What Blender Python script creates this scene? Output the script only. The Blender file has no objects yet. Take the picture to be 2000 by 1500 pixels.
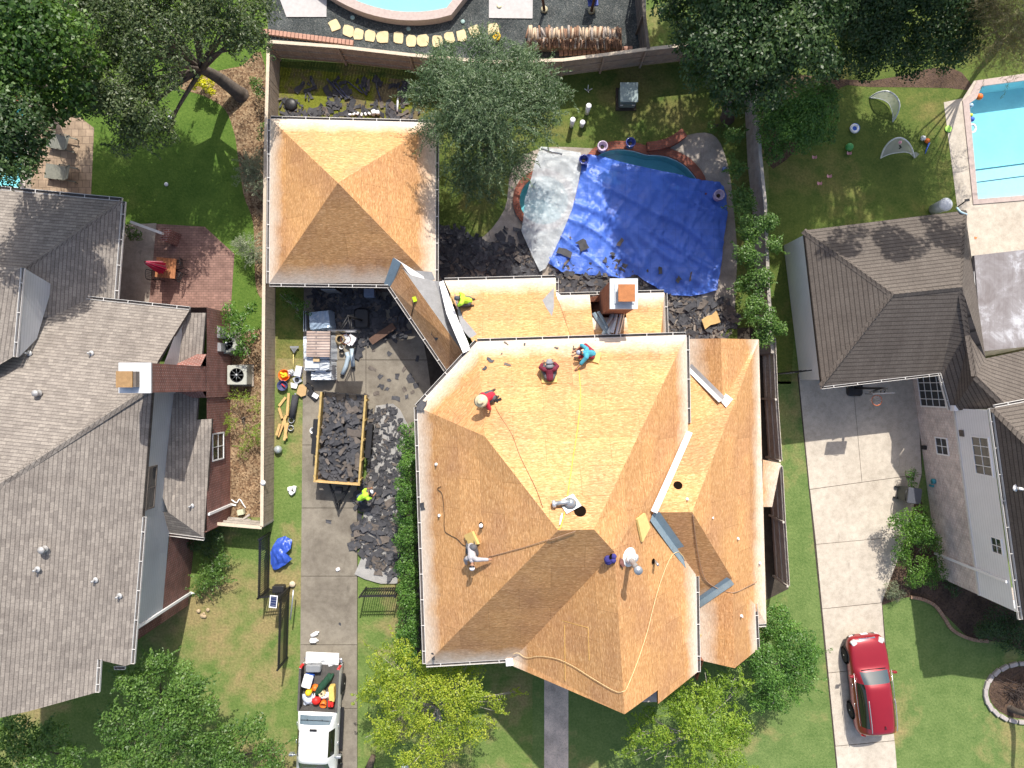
import bpy, bmesh, math, random
import numpy as np
from mathutils import Vector, Matrix, noise as mnoise
from mathutils.geometry import delaunay_2d_cdt

random.seed(7)
SC = bpy.context.scene
COL = SC.collection
# ---------------------------------------------------------------- camera
CAM_H = 35.0            # drone height in metres
PPM = 39.5              # photograph pixels per metre on the ground
cam_d = bpy.data.cameras.new('camera')
cam = bpy.data.objects.new('camera', cam_d)
COL.objects.link(cam)
cam.location = (0, 0, CAM_H)
cam.rotation_euler = (0, 0, 0)
cam_d.sensor_width = 36.0
cam_d.lens = 36.0 * CAM_H / (2000 / PPM)
cam_d.clip_end = 500
SC.camera = cam
# ---------------------------------------------------------------- sky, sun, exposure
SUN = Vector((0.18, 0.88, 1.0)).normalized()
w = bpy.data.worlds.new('World'); SC.world = w; w.use_nodes = True
wn = w.node_tree.nodes; wl = w.node_tree.links
sky = wn.new('ShaderNodeTexSky'); sky.sky_type = 'NISHITA'; sky.sun_disc = False
sky.air_density = 1.0; sky.dust_density = 3.0; sky.ozone_density = .7
sky.sun_elevation = math.asin(SUN.z); sky.sun_rotation = math.atan2(SUN.x, SUN.y)
bg = wn['Background']; bg.inputs['Strength'].default_value = 0.14
wl.new(sky.outputs[0], bg.inputs['Color'])
sd = bpy.data.lights.new('sun', 'SUN'); sd.energy = 4.1; sd.angle = math.radians(0.5)
sd.color = (1.0, 0.95, 0.87)
so = bpy.data.objects.new('sun', sd); COL.objects.link(so)
so.rotation_euler = SUN.to_track_quat('Z', 'Y').to_euler(); so.location = (0, 0, 60)
SC.view_settings.view_transform = 'Standard'
SC.view_settings.look = 'None'
SC.view_settings.gamma = 1.0
SC.view_settings.exposure = 0.52
SC.cycles.max_bounces = 6
SC.cycles.transparent_max_bounces = 12

# ---------------------------------------------------------------- helpers
def P(px, py, z=0.0):
    """photograph pixel -> world point at height z"""
    k = (CAM_H - z) / CAM_H
    return Vector(((px - 1000) / PPM * k, (750 - py) / PPM * k, z))

def tag(o, label=None, cat=None, group=None, kind=None):
    if label: o['label'] = label
    if cat: o['category'] = cat
    if group: o['group'] = group
    if kind: o['kind'] = kind
    return o

def thing(name, label, cat, loc=(0, 0, 0), rz=0.0, group=None):
    o = bpy.data.objects.new(name, None); COL.objects.link(o)
    o.location = Vector(loc); o.rotation_euler = (0, 0, rz)
    o.empty_display_size = 0.2
    tag(o, label, cat, group)
    return o

def root_of(o):
    while o.parent: o = o.parent
    return o

def copy_tree(o, parent=None):
    c = o.copy(); COL.objects.link(c)
    c.parent = parent
    for ch in list(o.children): copy_tree(ch, c)
    return c

def newell(pts):
    n = Vector((0, 0, 0))
    for i in range(len(pts)):
        a, b = pts[i], pts[(i + 1) % len(pts)]
        n += Vector(((a.y - b.y) * (a.z + b.z), (a.z - b.z) * (a.x + b.x), (a.x - b.x) * (a.y + b.y)))
    return n.normalized() if n.length > 1e-12 else Vector((0, 0, 1))

def face_uv(pts):
    n = newell(pts)
    if abs(n.z) > 0.985:
        return [(p.x, p.y) for p in pts]
    u = Vector((0, 0, 1)).cross(n).normalized(); v = n.cross(u)
    vs = [p.dot(v) for p in pts]; vm = min(vs)
    return [(p.dot(u), q - vm) for p, q in zip(pts, vs)]

class MB:
    """collects geometry and links it as ONE mesh object"""
    def __init__(s):
        s.v = []; s.f = []; s.uv = []; s.mi = []; s.sm = []
    def poly(s, pts, mi=0, up=False, smooth=False):
        pts = [Vector(p) for p in pts]
        if up and newell(pts).z < 0: pts.reverse()
        b = len(s.v); s.v += pts
        s.f.append(list(range(b, b + len(pts)))); s.uv.append(face_uv(pts)); s.mi.append(mi); s.sm.append(smooth)
        return s
    def shared(s, verts, faces, mi=0, smooth=True):
        verts = [Vector(v) for v in verts]
        b = len(s.v); s.v += verts
        for f in faces:
            s.f.append([b + i for i in f]); s.uv.append(face_uv([verts[i] for i in f])); s.mi.append(mi); s.sm.append(smooth)
        return s
    def box(s, c, size, rz=0.0, mi=0, rot=None, taper=1.0):
        c = Vector(c); hx, hy, hz = size[0] / 2, size[1] / 2, size[2] / 2
        R = rot if rot is not None else Matrix.Rotation(rz, 3, 'Z')
        q = []
        for z, t in ((-hz, 1.0), (hz, taper)):
            for x, y in ((-hx, -hy), (hx, -hy), (hx, hy), (-hx, hy)):
                q.append(c + R @ Vector((x * t, y * t, z)))
        for f in ((3, 2, 1, 0), (4, 5, 6, 7), (0, 1, 5, 4), (1, 2, 6, 5), (2, 3, 7, 6), (3, 0, 4, 7)):
            s.poly([q[i] for i in f], mi)
        return s
    def rbox(s, c, size, rz=0.0, r=0.03, mi=0, seg=2):
        """box with rounded vertical edges and a chamfered top"""
        hx, hy, hz = size[0] / 2, size[1] / 2, size[2] / 2
        r = min(r, hx * .95, hy * .95)
        ring = []
        for cx, cy, a0 in ((hx - r, hy - r, 0), (-hx + r, hy - r, 90), (-hx + r, -hy + r, 180), (hx - r, -hy + r, 270)):
            for i in range(seg + 1):
                a = math.radians(a0 + 90 * i / seg)
                ring.append((cx + r * math.cos(a), cy + r * math.sin(a)))
        R = Matrix.Rotation(rz, 3, 'Z'); c = Vector(c); n = len(ring)
        ch = min(r * .5, hz * .6)
        lv = [(-hz, 1.0), (hz - ch, 1.0), (hz, None)]
        V = []
        for z, t in lv:
            for x, y in ring:
                if t is None:
                    x *= (hx - ch) / hx; y *= (hy - ch) / hy
                V.append(c + R @ Vector((x, y, z)))
        F = []
        for l in range(2):
            for i in range(n):
                j = (i + 1) % n
                F.append([l * n + i, l * n + j, (l + 1) * n + j, (l + 1) * n + i])
        F.append([2 * n + i for i in range(n)]); F.append([n - 1 - i for i in range(n)])
        s.shared(V, F, mi, smooth=False)
        return s
    def prism(s, pts, z0, z1=None, mi=0):
        """vertical prism; z1 None keeps each point's own z as its top"""
        top = [Vector((p[0], p[1], p[2] if z1 is None else z1)) for p in pts]
        if newell(top).z < 0: top.reverse()
        s.poly(top, mi)
        for i in range(len(top)):
            a, b = top[i], top[(i + 1) % len(top)]
            s.poly([Vector((a.x, a.y, z0)), Vector((b.x, b.y, z0)), b, a], mi)
        return s
    def walls(s, pts, z0, z1, mi=0, close=True):
        n = len(pts)
        if sum(pts[i][0] * pts[(i + 1) % n][1] - pts[(i + 1) % n][0] * pts[i][1] for i in range(n)) < 0: pts = list(reversed(pts))
        for i in range(n if close else n - 1):
            a, b = pts[i], pts[(i + 1) % n]
            s.poly([(a[0], a[1], z0), (b[0], b[1], z0), (b[0], b[1], z1), (a[0], a[1], z1)], mi)
        return s
    def tube(s, path, r, seg=8, mi=0, caps=True):
        path = [Vector(p) for p in path]
        rs = r if isinstance(r, (list, tuple)) else [r] * len(path)
        V = []; F = []
        up = Vector((0, 0, 1)); prev = None
        for i, p in enumerate(path):
            d = (path[min(i + 1, len(path) - 1)] - path[max(i - 1, 0)])
            d = d.normalized() if d.length > 1e-9 else up
            if prev is None:
                a = d.cross(up)
                if a.length < 1e-3: a = d.cross(Vector((1, 0, 0)))
            else:
                a = prev - d * prev.dot(d)
                if a.length < 1e-4: a = d.cross(up)
            a.normalize(); prev = a; b = d.cross(a)
            for k in range(seg):
                t = 2 * math.pi * k / seg
                V.append(p + (a * math.cos(t) + b * math.sin(t)) * rs[i])
        for i in range(len(path) - 1):
            for k in range(seg):
                k2 = (k + 1) % seg
                F.append([i * seg + k, i * seg + k2, (i + 1) * seg + k2, (i + 1) * seg + k])
        if caps:
            F.append([seg - 1 - k for k in range(seg)]); F.append([(len(path) - 1) * seg + k for k in range(seg)])
        s.shared(V, F, mi)
        return s
    def lathe(s, c, prof, seg=16, mi=0, rot=None, sx=1.0, sy=1.0):
        """prof: list of (r,z)"""
        c = Vector(c); V = []; F = []
        for r, z in prof:
            for k in range(seg):
                t = 2 * math.pi * k / seg
                q = Vector((r * math.cos(t) * sx, r * math.sin(t) * sy, z))
                V.append(c + (rot @ q if rot is not None else q))
        m = len(prof)
        for i in range(m - 1):
            for k in range(seg):
                k2 = (k + 1) % seg
                F.append([i * seg + k, i * seg + k2, (i + 1) * seg + k2, (i + 1) * seg + k])
        if prof[0][0] > 1e-6: F.append([seg - 1 - k for k in range(seg)])
        if prof[-1][0] > 1e-6: F.append([(m - 1) * seg + k for k in range(seg)])
        s.shared(V, F, mi)
        return s
    def ball(s, c, r, seg=14, rings=8, mi=0, sz=1.0, rot=None):
        prof = [(max(1e-4, r * math.sin(math.pi * i / rings)), -r * sz * math.cos(math.pi * i / rings)) for i in range(rings + 1)]
        return s.lathe(c, prof, seg, mi, rot)
    def build(s, name, m=None, parent=None, local=False, smooth=None):
        me = bpy.data.meshes.new(name)
        off = Vector((0, 0, 0))
        if parent is not None and not local: off = root_of(parent).location.copy()
        me.from_pydata([tuple(v - off) for v in s.v], [], s.f)
        uvl = me.uv_layers.new(name='UVMap')
        flat = [c for fu in s.uv for uvp in fu for c in uvp]
        uvl.data.foreach_set('uv', flat)
        if any(s.mi): me.polygons.foreach_set('material_index', s.mi)
        sm = s.sm if smooth is None else [smooth] * len(s.f)
        me.polygons.foreach_set('use_smooth', sm)
        ms = m if isinstance(m, (list, tuple)) else [m]
        for q in ms:
            if q: me.materials.append(q)
        me.update()
        o = bpy.data.objects.new(name, me); COL.objects.link(o)
        if parent is not None: o.parent = parent
        return o

def struct(o, label=None):
    o['kind'] = 'structure'
    if label: o['label'] = label
    return o

def pip(x, y, poly):
    c = False; j = len(poly) - 1
    for i in range(len(poly)):
        xi, yi = poly[i][0], poly[i][1]; xj, yj = poly[j][0], poly[j][1]
        if (yi > y) != (yj > y) and x < (xj - xi) * (y - yi) / (yj - yi) + xi: c = not c
        j = i
    return c

def smooth_closed(pts, n=6):
    """closed Catmull-Rom through 2D/3D points"""
    out = []; m = len(pts); pts = [Vector(p) for p in pts]
    for i in range(m):
        p0, p1, p2, p3 = pts[i - 1], pts[i], pts[(i + 1) % m], pts[(i + 2) % m]
        for j in range(n):
            t = j / n
            out.append(0.5 * ((2 * p1) + (p2 - p0) * t + (2 * p0 - 5 * p1 + 4 * p2 - p3) * t * t + (3 * p1 - p0 - 3 * p2 + p3) * t ** 3))
    return out

def smooth_open(pts, n=6):
    out = []; pts = [Vector(p) for p in pts]; m = len(pts)
    for i in range(m - 1):
        p0 = pts[max(i - 1, 0)]; p1 = pts[i]; p2 = pts[i + 1]; p3 = pts[min(i + 2, m - 1)]
        for j in range(n):
            t = j / n
            out.append(0.5 * ((2 * p1) + (p2 - p0) * t + (2 * p0 - 5 * p1 + 4 * p2 - p3) * t * t + (3 * p1 - p0 - 3 * p2 + p3) * t ** 3))
    out.append(pts[-1])
    return out

def ribbon(path, wid, mb, mi=0, lift=0.0):
    """flat strip of width wid following path"""
    path = [Vector(p) for p in path]; L = []; R = []
    for i, p in enumerate(path):
        d = path[min(i + 1, len(path) - 1)] - path[max(i - 1, 0)]
        s = Vector((-d.y, d.x, 0)).normalized() * (wid / 2)
        L.append(p + s + Vector((0, 0, lift))); R.append(p - s + Vector((0, 0, lift)))
    for i in range(len(path) - 1):
        mb.poly([R[i], R[i + 1], L[i + 1], L[i]], mi, up=True)
    return mb

def drape(outline, zf, step, name, m, parent=None, thick=0.0, smooth=True):
    """sheet of cloth over outline (world points); zf(x,y)->z"""
    ol = [Vector((p[0], p[1])) for p in outline]
    # densify the border
    B = []
    for i in range(len(ol)):
        a, b = ol[i], ol[(i + 1) % len(ol)]
        k = max(1, int((b - a).length / step))
        for j in range(k): B.append(a.lerp(b, j / k))
    pts = [Vector((p.x, p.y)) for p in B]; nb = len(pts)
    xs = [p.x for p in ol]; ys = [p.y for p in ol]
    rng = random.Random(5)
    y = min(ys)
    while y < max(ys):
        x = min(xs)
        while x < max(xs):
            qx = x + rng.uniform(-.35, .35) * step; qy = y + rng.uniform(-.35, .35) * step
            if pip(qx, qy, ol): pts.append(Vector((qx, qy)))
            x += step
        y += step
    r = delaunay_2d_cdt(pts, [(i, (i + 1) % nb) for i in range(nb)], [], 1, 1e-5)
    vs, fs = r[0], r[2]
    mb = MB()
    V = [Vector((p.x, p.y, zf(p.x, p.y))) for p in vs]
    F = [f if newell([V[i] for i in f]).z > 0 else list(reversed(f)) for f in fs]
    mb.shared(V, F, 0, smooth)
    o = mb.build(name, m, parent)
    if thick:
        md = o.modifiers.new('thick', 'SOLIDIFY'); md.thickness = thick; md.offset = -1
    return o
# ---------------------------------------------------------------- procedural materials
class NT:
    def __init__(s, name):
        s.m = bpy.data.materials.new(name); s.m.use_nodes = True
        s.t = s.m.node_tree; s.b = s.t.nodes['Principled BSDF']
        s.out = s.t.nodes['Material Output']
    def n(s, typ, **kw):
        x = s.t.nodes.new(typ)
        for k, v in kw.items(): setattr(x, k, v)
        return x
    def l(s, a, b): s.t.links.new(a, b)
    def coord(s, kind='Object', scale=(1, 1, 1)):
        tc = s.n('ShaderNodeTexCoord'); mp = s.n('ShaderNodeMapping')
        mp.inputs['Scale'].default_value = scale
        s.l(tc.outputs[kind], mp.inputs[0]); return mp.outputs[0]
    def noise(s, co, scale, detail=3, rough=.55, dist=0):
        x = s.n('ShaderNodeTexNoise'); s.l(co, x.inputs['Vector'])
        x.inputs['Scale'].default_value = scale; x.inputs['Detail'].default_value = detail
        x.inputs['Roughness'].default_value = rough; x.inputs['Distortion'].default_value = dist
        return x.outputs['Fac']
    def ramp(s, fac, stops):
        r = s.n('ShaderNodeValToRGB'); e = r.color_ramp.elements
        while len(e) < len(stops): e.new(0.5)
        for i, (p, c) in enumerate(stops):
            e[i].position = p; e[i].color = (*c, 1) if len(c) == 3 else c
        s.l(fac, r.inputs[0]); return r.outputs[0]
    def mix(s, fac, a, b, mode='MIX'):
        x = s.n('ShaderNodeMix', data_type='RGBA', blend_type=mode)
        for sock, val in ((x.inputs[0], fac), (x.inputs[6], a), (x.inputs[7], b)):
            if hasattr(val, 'is_linked'): s.l(val, sock)
            elif isinstance(val, (int, float)): sock.default_value = val
            else: sock.default_value = (*val, 1)
        return x.outputs[2]
    def mapr(s, v, a, b, c=0.0, d=1.0):
        x = s.n('ShaderNodeMapRange'); s.l(v, x.inputs[0])
        x.inputs[1].default_value = a; x.inputs[2].default_value = b; x.inputs[3].default_value = c; x.inputs[4].default_value = d
        return x.outputs[0]
    def math(s, op, a, b=None):
        x = s.n('ShaderNodeMath', operation=op)
        for i, v in enumerate((a, b)):
            if v is None: continue
            if hasattr(v, 'is_linked'): s.l(v, x.inputs[i])
            else: x.inputs[i].default_value = v
        return x.outputs[0]
    def bump(s, h, strength=.4, dist=.02):
        x = s.n('ShaderNodeBump'); s.l(h, x.inputs['Height'])
        x.inputs['Strength'].default_value = strength; x.inputs['Distance'].default_value = dist
        s.l(x.outputs[0], s.b.inputs['Normal'])
    def done(s, col=None, rough=.8, spec=.3, metal=0.0):
        if col is not None:
            if hasattr(col, 'is_linked'): s.l(col, s.b.inputs['Base Color'])
            else: s.b.inputs['Base Color'].default_value = (*col, 1)
        s.b.inputs['Roughness'].default_value = rough
        s.b.inputs['Specular IOR Level'].default_value = spec
        s.b.inputs['Metallic'].default_value = metal
        return s.m

_mc = {}
def plain(name, c, rough=.7, spec=.3, metal=0.0, var=.25, scale=6.0, bump=0.0, coat=0.0):
    """one colour broken up by two sizes of noise"""
    if name in _mc: return _mc[name]
    t = NT(name); co = t.coord()
    a = t.noise(co, scale, 4); b = t.noise(co, scale * 6.3, 2)
    f = t.math('ADD', t.math('MULTIPLY', a, .65), t.math('MULTIPLY', b, .35))
    lo = tuple(x * (1 - var) for x in c); hi = tuple(min(1, x * (1 + var)) for x in c)
    col = t.ramp(f, [(.3, lo), (.7, hi)])
    if bump: t.bump(f, bump, .02)
    if coat: t.b.inputs['Coat Weight'].default_value = coat; t.b.inputs['Coat Roughness'].default_value = .05
    _mc[name] = t.done(col, rough, spec, metal); return _mc[name]

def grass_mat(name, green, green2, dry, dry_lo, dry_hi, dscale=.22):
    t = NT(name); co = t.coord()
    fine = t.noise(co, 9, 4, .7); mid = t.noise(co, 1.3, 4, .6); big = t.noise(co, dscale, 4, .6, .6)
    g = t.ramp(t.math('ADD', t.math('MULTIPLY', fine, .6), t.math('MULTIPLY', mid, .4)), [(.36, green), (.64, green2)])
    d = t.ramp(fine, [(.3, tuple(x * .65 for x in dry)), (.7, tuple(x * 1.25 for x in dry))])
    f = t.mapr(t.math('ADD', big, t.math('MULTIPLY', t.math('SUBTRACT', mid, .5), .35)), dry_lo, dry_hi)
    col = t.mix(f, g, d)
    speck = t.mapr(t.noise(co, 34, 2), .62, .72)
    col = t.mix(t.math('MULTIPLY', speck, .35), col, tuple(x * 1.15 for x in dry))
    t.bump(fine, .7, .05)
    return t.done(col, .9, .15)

def osb_mat(name='osb_sheathing', bleach=.85):
    t = NT(name); uv = t.n('ShaderNodeTexCoord').outputs['UV']
    def mp(sx, sy):
        m = t.n('ShaderNodeMapping'); m.inputs['Scale'].default_value = (sx, sy, 1); t.l(uv, m.inputs[0]); return m.outputs[0]
    strand = t.noise(mp(5.5, 17.0), 1.0, 3, .65, .8)
    strand2 = t.noise(mp(11.0, 32.0), 1.0, 2, .6, .5)
    big = t.noise(mp(.35, .35), 1.0, 4, .6)
    f = t.math('ADD', t.math('MULTIPLY', strand, .6), t.math('MULTIPLY', strand2, .4))
    col = t.ramp(f, [(.28, (.37, .175, .062)), (.43, (.51, .265, .105)), (.55, (.59, .335, .148)), (.72, (.73, .48, .255))])
    worn = t.ramp(f, [(.3, (.28, .135, .068)), (.5, (.43, .225, .115)), (.7, (.57, .345, .20))])
    col = t.mix(t.mapr(big, .44, .66, 0, .7), col, worn)
    fl = t.n('ShaderNodeTexVoronoi'); t.l(mp(7.5, 26.0), fl.inputs['Vector']); fl.inputs['Scale'].default_value = 1
    fs = t.n('ShaderNodeSeparateColor'); t.l(fl.outputs['Color'], fs.inputs[0])
    col = t.mix(1.0, col, t.ramp(fs.outputs[0], [(.05, (.84, .81, .78)), (.3, (.95, .94, .93)), (.75, (1.03, 1.03, 1.03)), (.92, (1.20, 1.24, 1.28))]), 'MULTIPLY')
    # sheets of 1.2 x 2.4 m: slightly different tone each, fine seams
    br = t.n('ShaderNodeTexBrick'); t.l(uv, br.inputs['Vector'])
    br.inputs['Color1'].default_value = (.90, .89, .88, 1); br.inputs['Color2'].default_value = (1.08, 1.07, 1.05, 1)
    br.inputs['Mortar'].default_value = (.66, .62, .58, 1)
    br.inputs['Scale'].default_value = 1; br.inputs['Mortar Size'].default_value = .008
    br.inputs['Brick Width'].default_value = 2.44; br.inputs['Row Height'].default_value = 1.22
    col = t.mix(1.0, col, br.outputs['Color'], 'MULTIPLY')
    # weather-bleached boards along the eaves
    sx = t.n('ShaderNodeSeparateXYZ'); t.l(uv, sx.inputs[0])
    edge = t.mapr(t.math('ADD', sx.outputs[1], t.math('MULTIPLY', t.math('SUBTRACT', t.noise(mp(.9, .9), 1, 4), .5), 1.0)), .2, 1.0, bleach, 0)
    pale = t.ramp(f, [(.3, (.50, .40, .31)), (.65, (.80, .70, .58))])
    col = t.mix(edge, col, pale)
    # a few dark nail marks and felt crumbs
    vo = t.n('ShaderNodeTexVoronoi'); t.l(mp(1.7, 1.7), vo.inputs['Vector']); vo.inputs['Scale'].default_value = 1
    col = t.mix(t.mapr(vo.outputs['Distance'], .028, .045, .75, 0), col, (.06, .04, .03))
    t.bump(f, .25, .01)
    return t.done(col, .75, .25)

def shingle_mat(name, c1, c2, row_shadow, width=.30, row=.145):
    """rows of tabs: each row ends in a thin painted shadow line, tabs differ a little in tone"""
    t = NT(name); uv = t.n('ShaderNodeTexCoord').outputs['UV']; co = t.coord()
    br = t.n('ShaderNodeTexBrick'); t.l(uv, br.inputs['Vector'])
    br.offset = .43; br.offset_frequency = 2; br.squash = .7; br.squash_frequency = 3
    br.inputs['Color1'].default_value = (*c1, 1); br.inputs['Color2'].default_value = (*c2, 1); br.inputs['Mortar'].default_value = (*[x * .7 for x in c2], 1)
    br.inputs['Scale'].default_value = 1; br.inputs['Mortar Size'].default_value = .004; br.inputs['Mortar Smooth'].default_value = .2
    br.inputs['Brick Width'].default_value = width; br.inputs['Row Height'].default_value = row
    sx = t.n('ShaderNodeSeparateXYZ'); t.l(uv, sx.inputs[0])
    fr = t.math('FRACT', t.math('DIVIDE', sx.outputs[1], row))
    line = t.mapr(fr, .10, .24, row_shadow, 1.0)  # shadow under each shingle row, painted into the colour
    n1 = t.noise(co, .35, 6, .65); n2 = t.noise(co, 20, 3); n3 = t.noise(t.coord('UV', (1.3, .16, 1)), 1.0, 5, .7)
    col = t.mix(1.0, br.outputs['Color'], line, 'MULTIPLY')
    col = t.mix(1.0, col, t.ramp(n1, [(.3, (.88, .87, .86)), (.7, (1.08, 1.07, 1.05))]), 'MULTIPLY')
    col = t.mix(1.0, col, t.ramp(n3, [(.34, (.90, .89, .88)), (.6, (1.04, 1.04, 1.03))]), 'MULTIPLY')
    col = t.mix(1.0, col, t.ramp(n2, [(.3, (.80, .80, .80)), (.7, (1.17, 1.17, 1.17))]), 'MULTIPLY')
    t.bump(fr, .5, .012)
    return t.done(col, .9, .15)

def brick_mat(name, c1, c2, mort, width=.23, row=.085, msize=.012, scale=1.0, coords='UV'):
    t = NT(name); uv = t.coord(coords); co = t.coord()
    br = t.n('ShaderNodeTexBrick'); t.l(uv, br.inputs['Vector'])
    br.inputs['Color1'].default_value = (*c1, 1); br.inputs['Color2'].default_value = (*c2, 1); br.inputs['Mortar'].default_value = (*mort, 1)
    br.inputs['Scale'].default_value = scale; br.inputs['Mortar Size'].default_value = msize
    br.inputs['Brick Width'].default_value = width; br.inputs['Row Height'].default_value = row
    col = t.mix(1.0, br.outputs['Color'], t.ramp(t.noise(co, 2.2, 5), [(.3, (.75, .75, .75)), (.7, (1.2, 1.2, 1.2))]), 'MULTIPLY')
    t.bump(t.math('SUBTRACT', 1.0, br.outputs['Fac']), .5, .01)
    return t.done(col, .88, .2)

def siding_mat(name, c, row=.16):
    t = NT(name); uv = t.n('ShaderNodeTexCoord').outputs['UV']; co = t.coord()
    sx = t.n('ShaderNodeSeparateXYZ'); t.l(uv, sx.inputs[0])
    fr = t.math('FRACT', t.math('DIVIDE', sx.outputs[1], row))
    gap = t.mapr(fr, .0, .12, .62, 1.0)
    col = t.mix(1.0, t.ramp(t.noise(co, 1.2, 4), [(.3, tuple(x * .93 for x in c)), (.7, c)]), gap, 'MULTIPLY')
    t.bump(fr, .5, .02)
    return t.done(col, .6, .3)

def concrete_mat(name, c, stain, sc=.5):
    t = NT(name); co = t.coord()
    a = t.noise(co, sc, 6, .65, .5); b = t.noise(co, 26, 3, .7); m = t.noise(co, 3.1, 5, .65)
    col = t.ramp(a, [(.32, stain), (.52, c), (.7, tuple(min(1, x * 1.12) for x in c))])
    col = t.mix(1.0, col, t.ramp(b, [(.3, (.86, .86, .86)), (.7, (1.12, 1.12, 1.12))]), 'MULTIPLY')
    col = t.mix(1.0, col, t.ramp(m, [(.33, (.84, .83, .82)), (.6, (1.05, 1.05, 1.05))]), 'MULTIPLY')
    # short dark drip stains
    dk = t.mapr(t.noise(t.coord(scale=(1.6, .5, 1)), 1.1, 5, .7), .62, .74, 0, .5)
    col = t.mix(dk, col, tuple(x * .45 for x in stain))
    t.bump(b, .2, .01)
    return t.done(col, .85, .25)

def speckle_mat(name, cols, scale, rough=.9, bump=.6, dist=.03):
    """gravel, mulch, leaf litter"""
    t = NT(name); co = t.coord()
    vo = t.n('ShaderNodeTexVoronoi'); t.l(co, vo.inputs['Vector']); vo.inputs['Scale'].default_value = scale
    sp = t.n('ShaderNodeSeparateColor'); t.l(vo.outputs['Color'], sp.inputs[0])
    st = [(i / max(1, len(cols) - 1), c) for i, c in enumerate(cols)]
    col = t.ramp(sp.outputs[0], st)
    col = t.mix(1.0, col, t.ramp(t.noise(co, 1.1, 5), [(.3, (.6, .6, .6)), (.7, (1.25, 1.22, 1.18))]), 'MULTIPLY')
    t.bump(vo.outputs['Distance'], bump, dist)
    return t.done(col, rough, .15)

def leaf_mat(name, c1, c2, c3, trans=.3, rough=.45):
    t = NT(name); co = t.coord()
    at = t.n('ShaderNodeAttribute', attribute_name='leaf_hue')
    f = t.math('ADD', t.math('MULTIPLY', at.outputs['Fac'], .7), t.math('MULTIPLY', t.noise(co, .9, 3), .3))
    col = t.ramp(f, [(.15, c1), (.5, c2), (.85, c3)])
    t.done(col, rough, .45)
    tr = t.n('ShaderNodeBsdfTranslucent'); t.l(t.mix(1.0, col, (1.1, 1.3, .45), 'MULTIPLY'), tr.inputs['Color'])
    mx = t.n('ShaderNodeMixShader'); mx.inputs[0].default_value = trans
    t.l(t.b.outputs[0], mx.inputs[1]); t.l(tr.outputs[0], mx.inputs[2]); t.l(mx.outputs[0], t.out.inputs[0])
    return t.m

def sheet_mat(name, c, trans=.35, rough=.35, alpha=1.0, dirt=(.25, .25, .25), dirt_amt=.25, weave=0, bs=.35):
    """tarpaulin and plastic film: diffuse + translucent, some see-through"""
    t = NT(name); co = t.coord()
    col = t.ramp(t.noise(co, 1.6, 5), [(.3, tuple(x * .82 for x in c)), (.7, tuple(min(1, x * 1.12) for x in c))])
    col = t.mix(t.mapr(t.noise(co, .8, 6, .7), .5, .72, 0, dirt_amt), col, dirt)
    if weave:   # welded seams and fold lines of the tarpaulin
        br = t.n('ShaderNodeTexBrick'); t.l(co, br.inputs['Vector']); br.offset = .0; br.inputs['Scale'].default_value = 1
        br.inputs['Color1'].default_value = (1, 1, 1, 1); br.inputs['Color2'].default_value = (.94, .95, .97, 1); br.inputs['Mortar'].default_value = (.72, .74, .82, 1)
        br.inputs['Mortar Size'].default_value = .012; br.inputs['Brick Width'].default_value = .62; br.inputs['Row Height'].default_value = .95; br.inputs['Mortar Smooth'].default_value = .6
        col = t.mix(1.0, col, br.outputs['Color'], 'MULTIPLY')
    t.bump(t.noise(co, 3.5, 6, .62, 1.4), bs, .06)
    t.done(col, rough, .5)
    tr = t.n('ShaderNodeBsdfTranslucent'); t.l(col, tr.inputs['Color'])
    mx = t.n('ShaderNodeMixShader'); mx.inputs[0].default_value = trans
    t.l(t.b.outputs[0], mx.inputs[1]); t.l(tr.outputs[0], mx.inputs[2])
    last = mx.outputs[0]
    if alpha < 1:
        tp = t.n('ShaderNodeBsdfTransparent'); tp.inputs[0].default_value = (*[min(1, .35 + .65 * x) for x in c], 1)
        m2 = t.n('ShaderNodeMixShader'); m2.inputs[0].default_value = alpha
        t.l(tp.outputs[0], m2.inputs[1]); t.l(last, m2.inputs[2]); last = m2.outputs[0]
    t.l(last, t.out.inputs[0])
    return t.m

def water_mat(name, tint):
    t = NT(name); co = t.coord()
    for l in list(t.out.inputs[0].links): t.t.links.remove(l)
    tp = t.n('ShaderNodeBsdfTransparent'); tp.inputs[0].default_value = (*tint, 1)
    gl = t.n('ShaderNodeBsdfGlossy'); gl.inputs['Roughness'].default_value = .03
    bp = t.n('ShaderNodeBump'); bp.inputs['Strength'].default_value = .25; bp.inputs['Distance'].default_value = .05
    t.l(t.noise(co, 2.2, 3, .5, .4), bp.inputs['Height']); t.l(bp.outputs[0], gl.inputs['Normal'])
    fr = t.n('ShaderNodeFresnel'); fr.inputs[0].default_value = 1.33; t.l(bp.outputs[0], fr.inputs['Normal'])
    mx = t.n('ShaderNodeMixShader'); t.l(fr.outputs[0], mx.inputs[0]); t.l(tp.outputs[0], mx.inputs[1]); t.l(gl.outputs[0], mx.inputs[2])
    t.l(mx.outputs[0], t.out.inputs[0])
    return t.m

def glass_mat(name, c=(.02, .025, .03), rough=.04):
    t = NT(name); return t.done(c, rough, .8)

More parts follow.
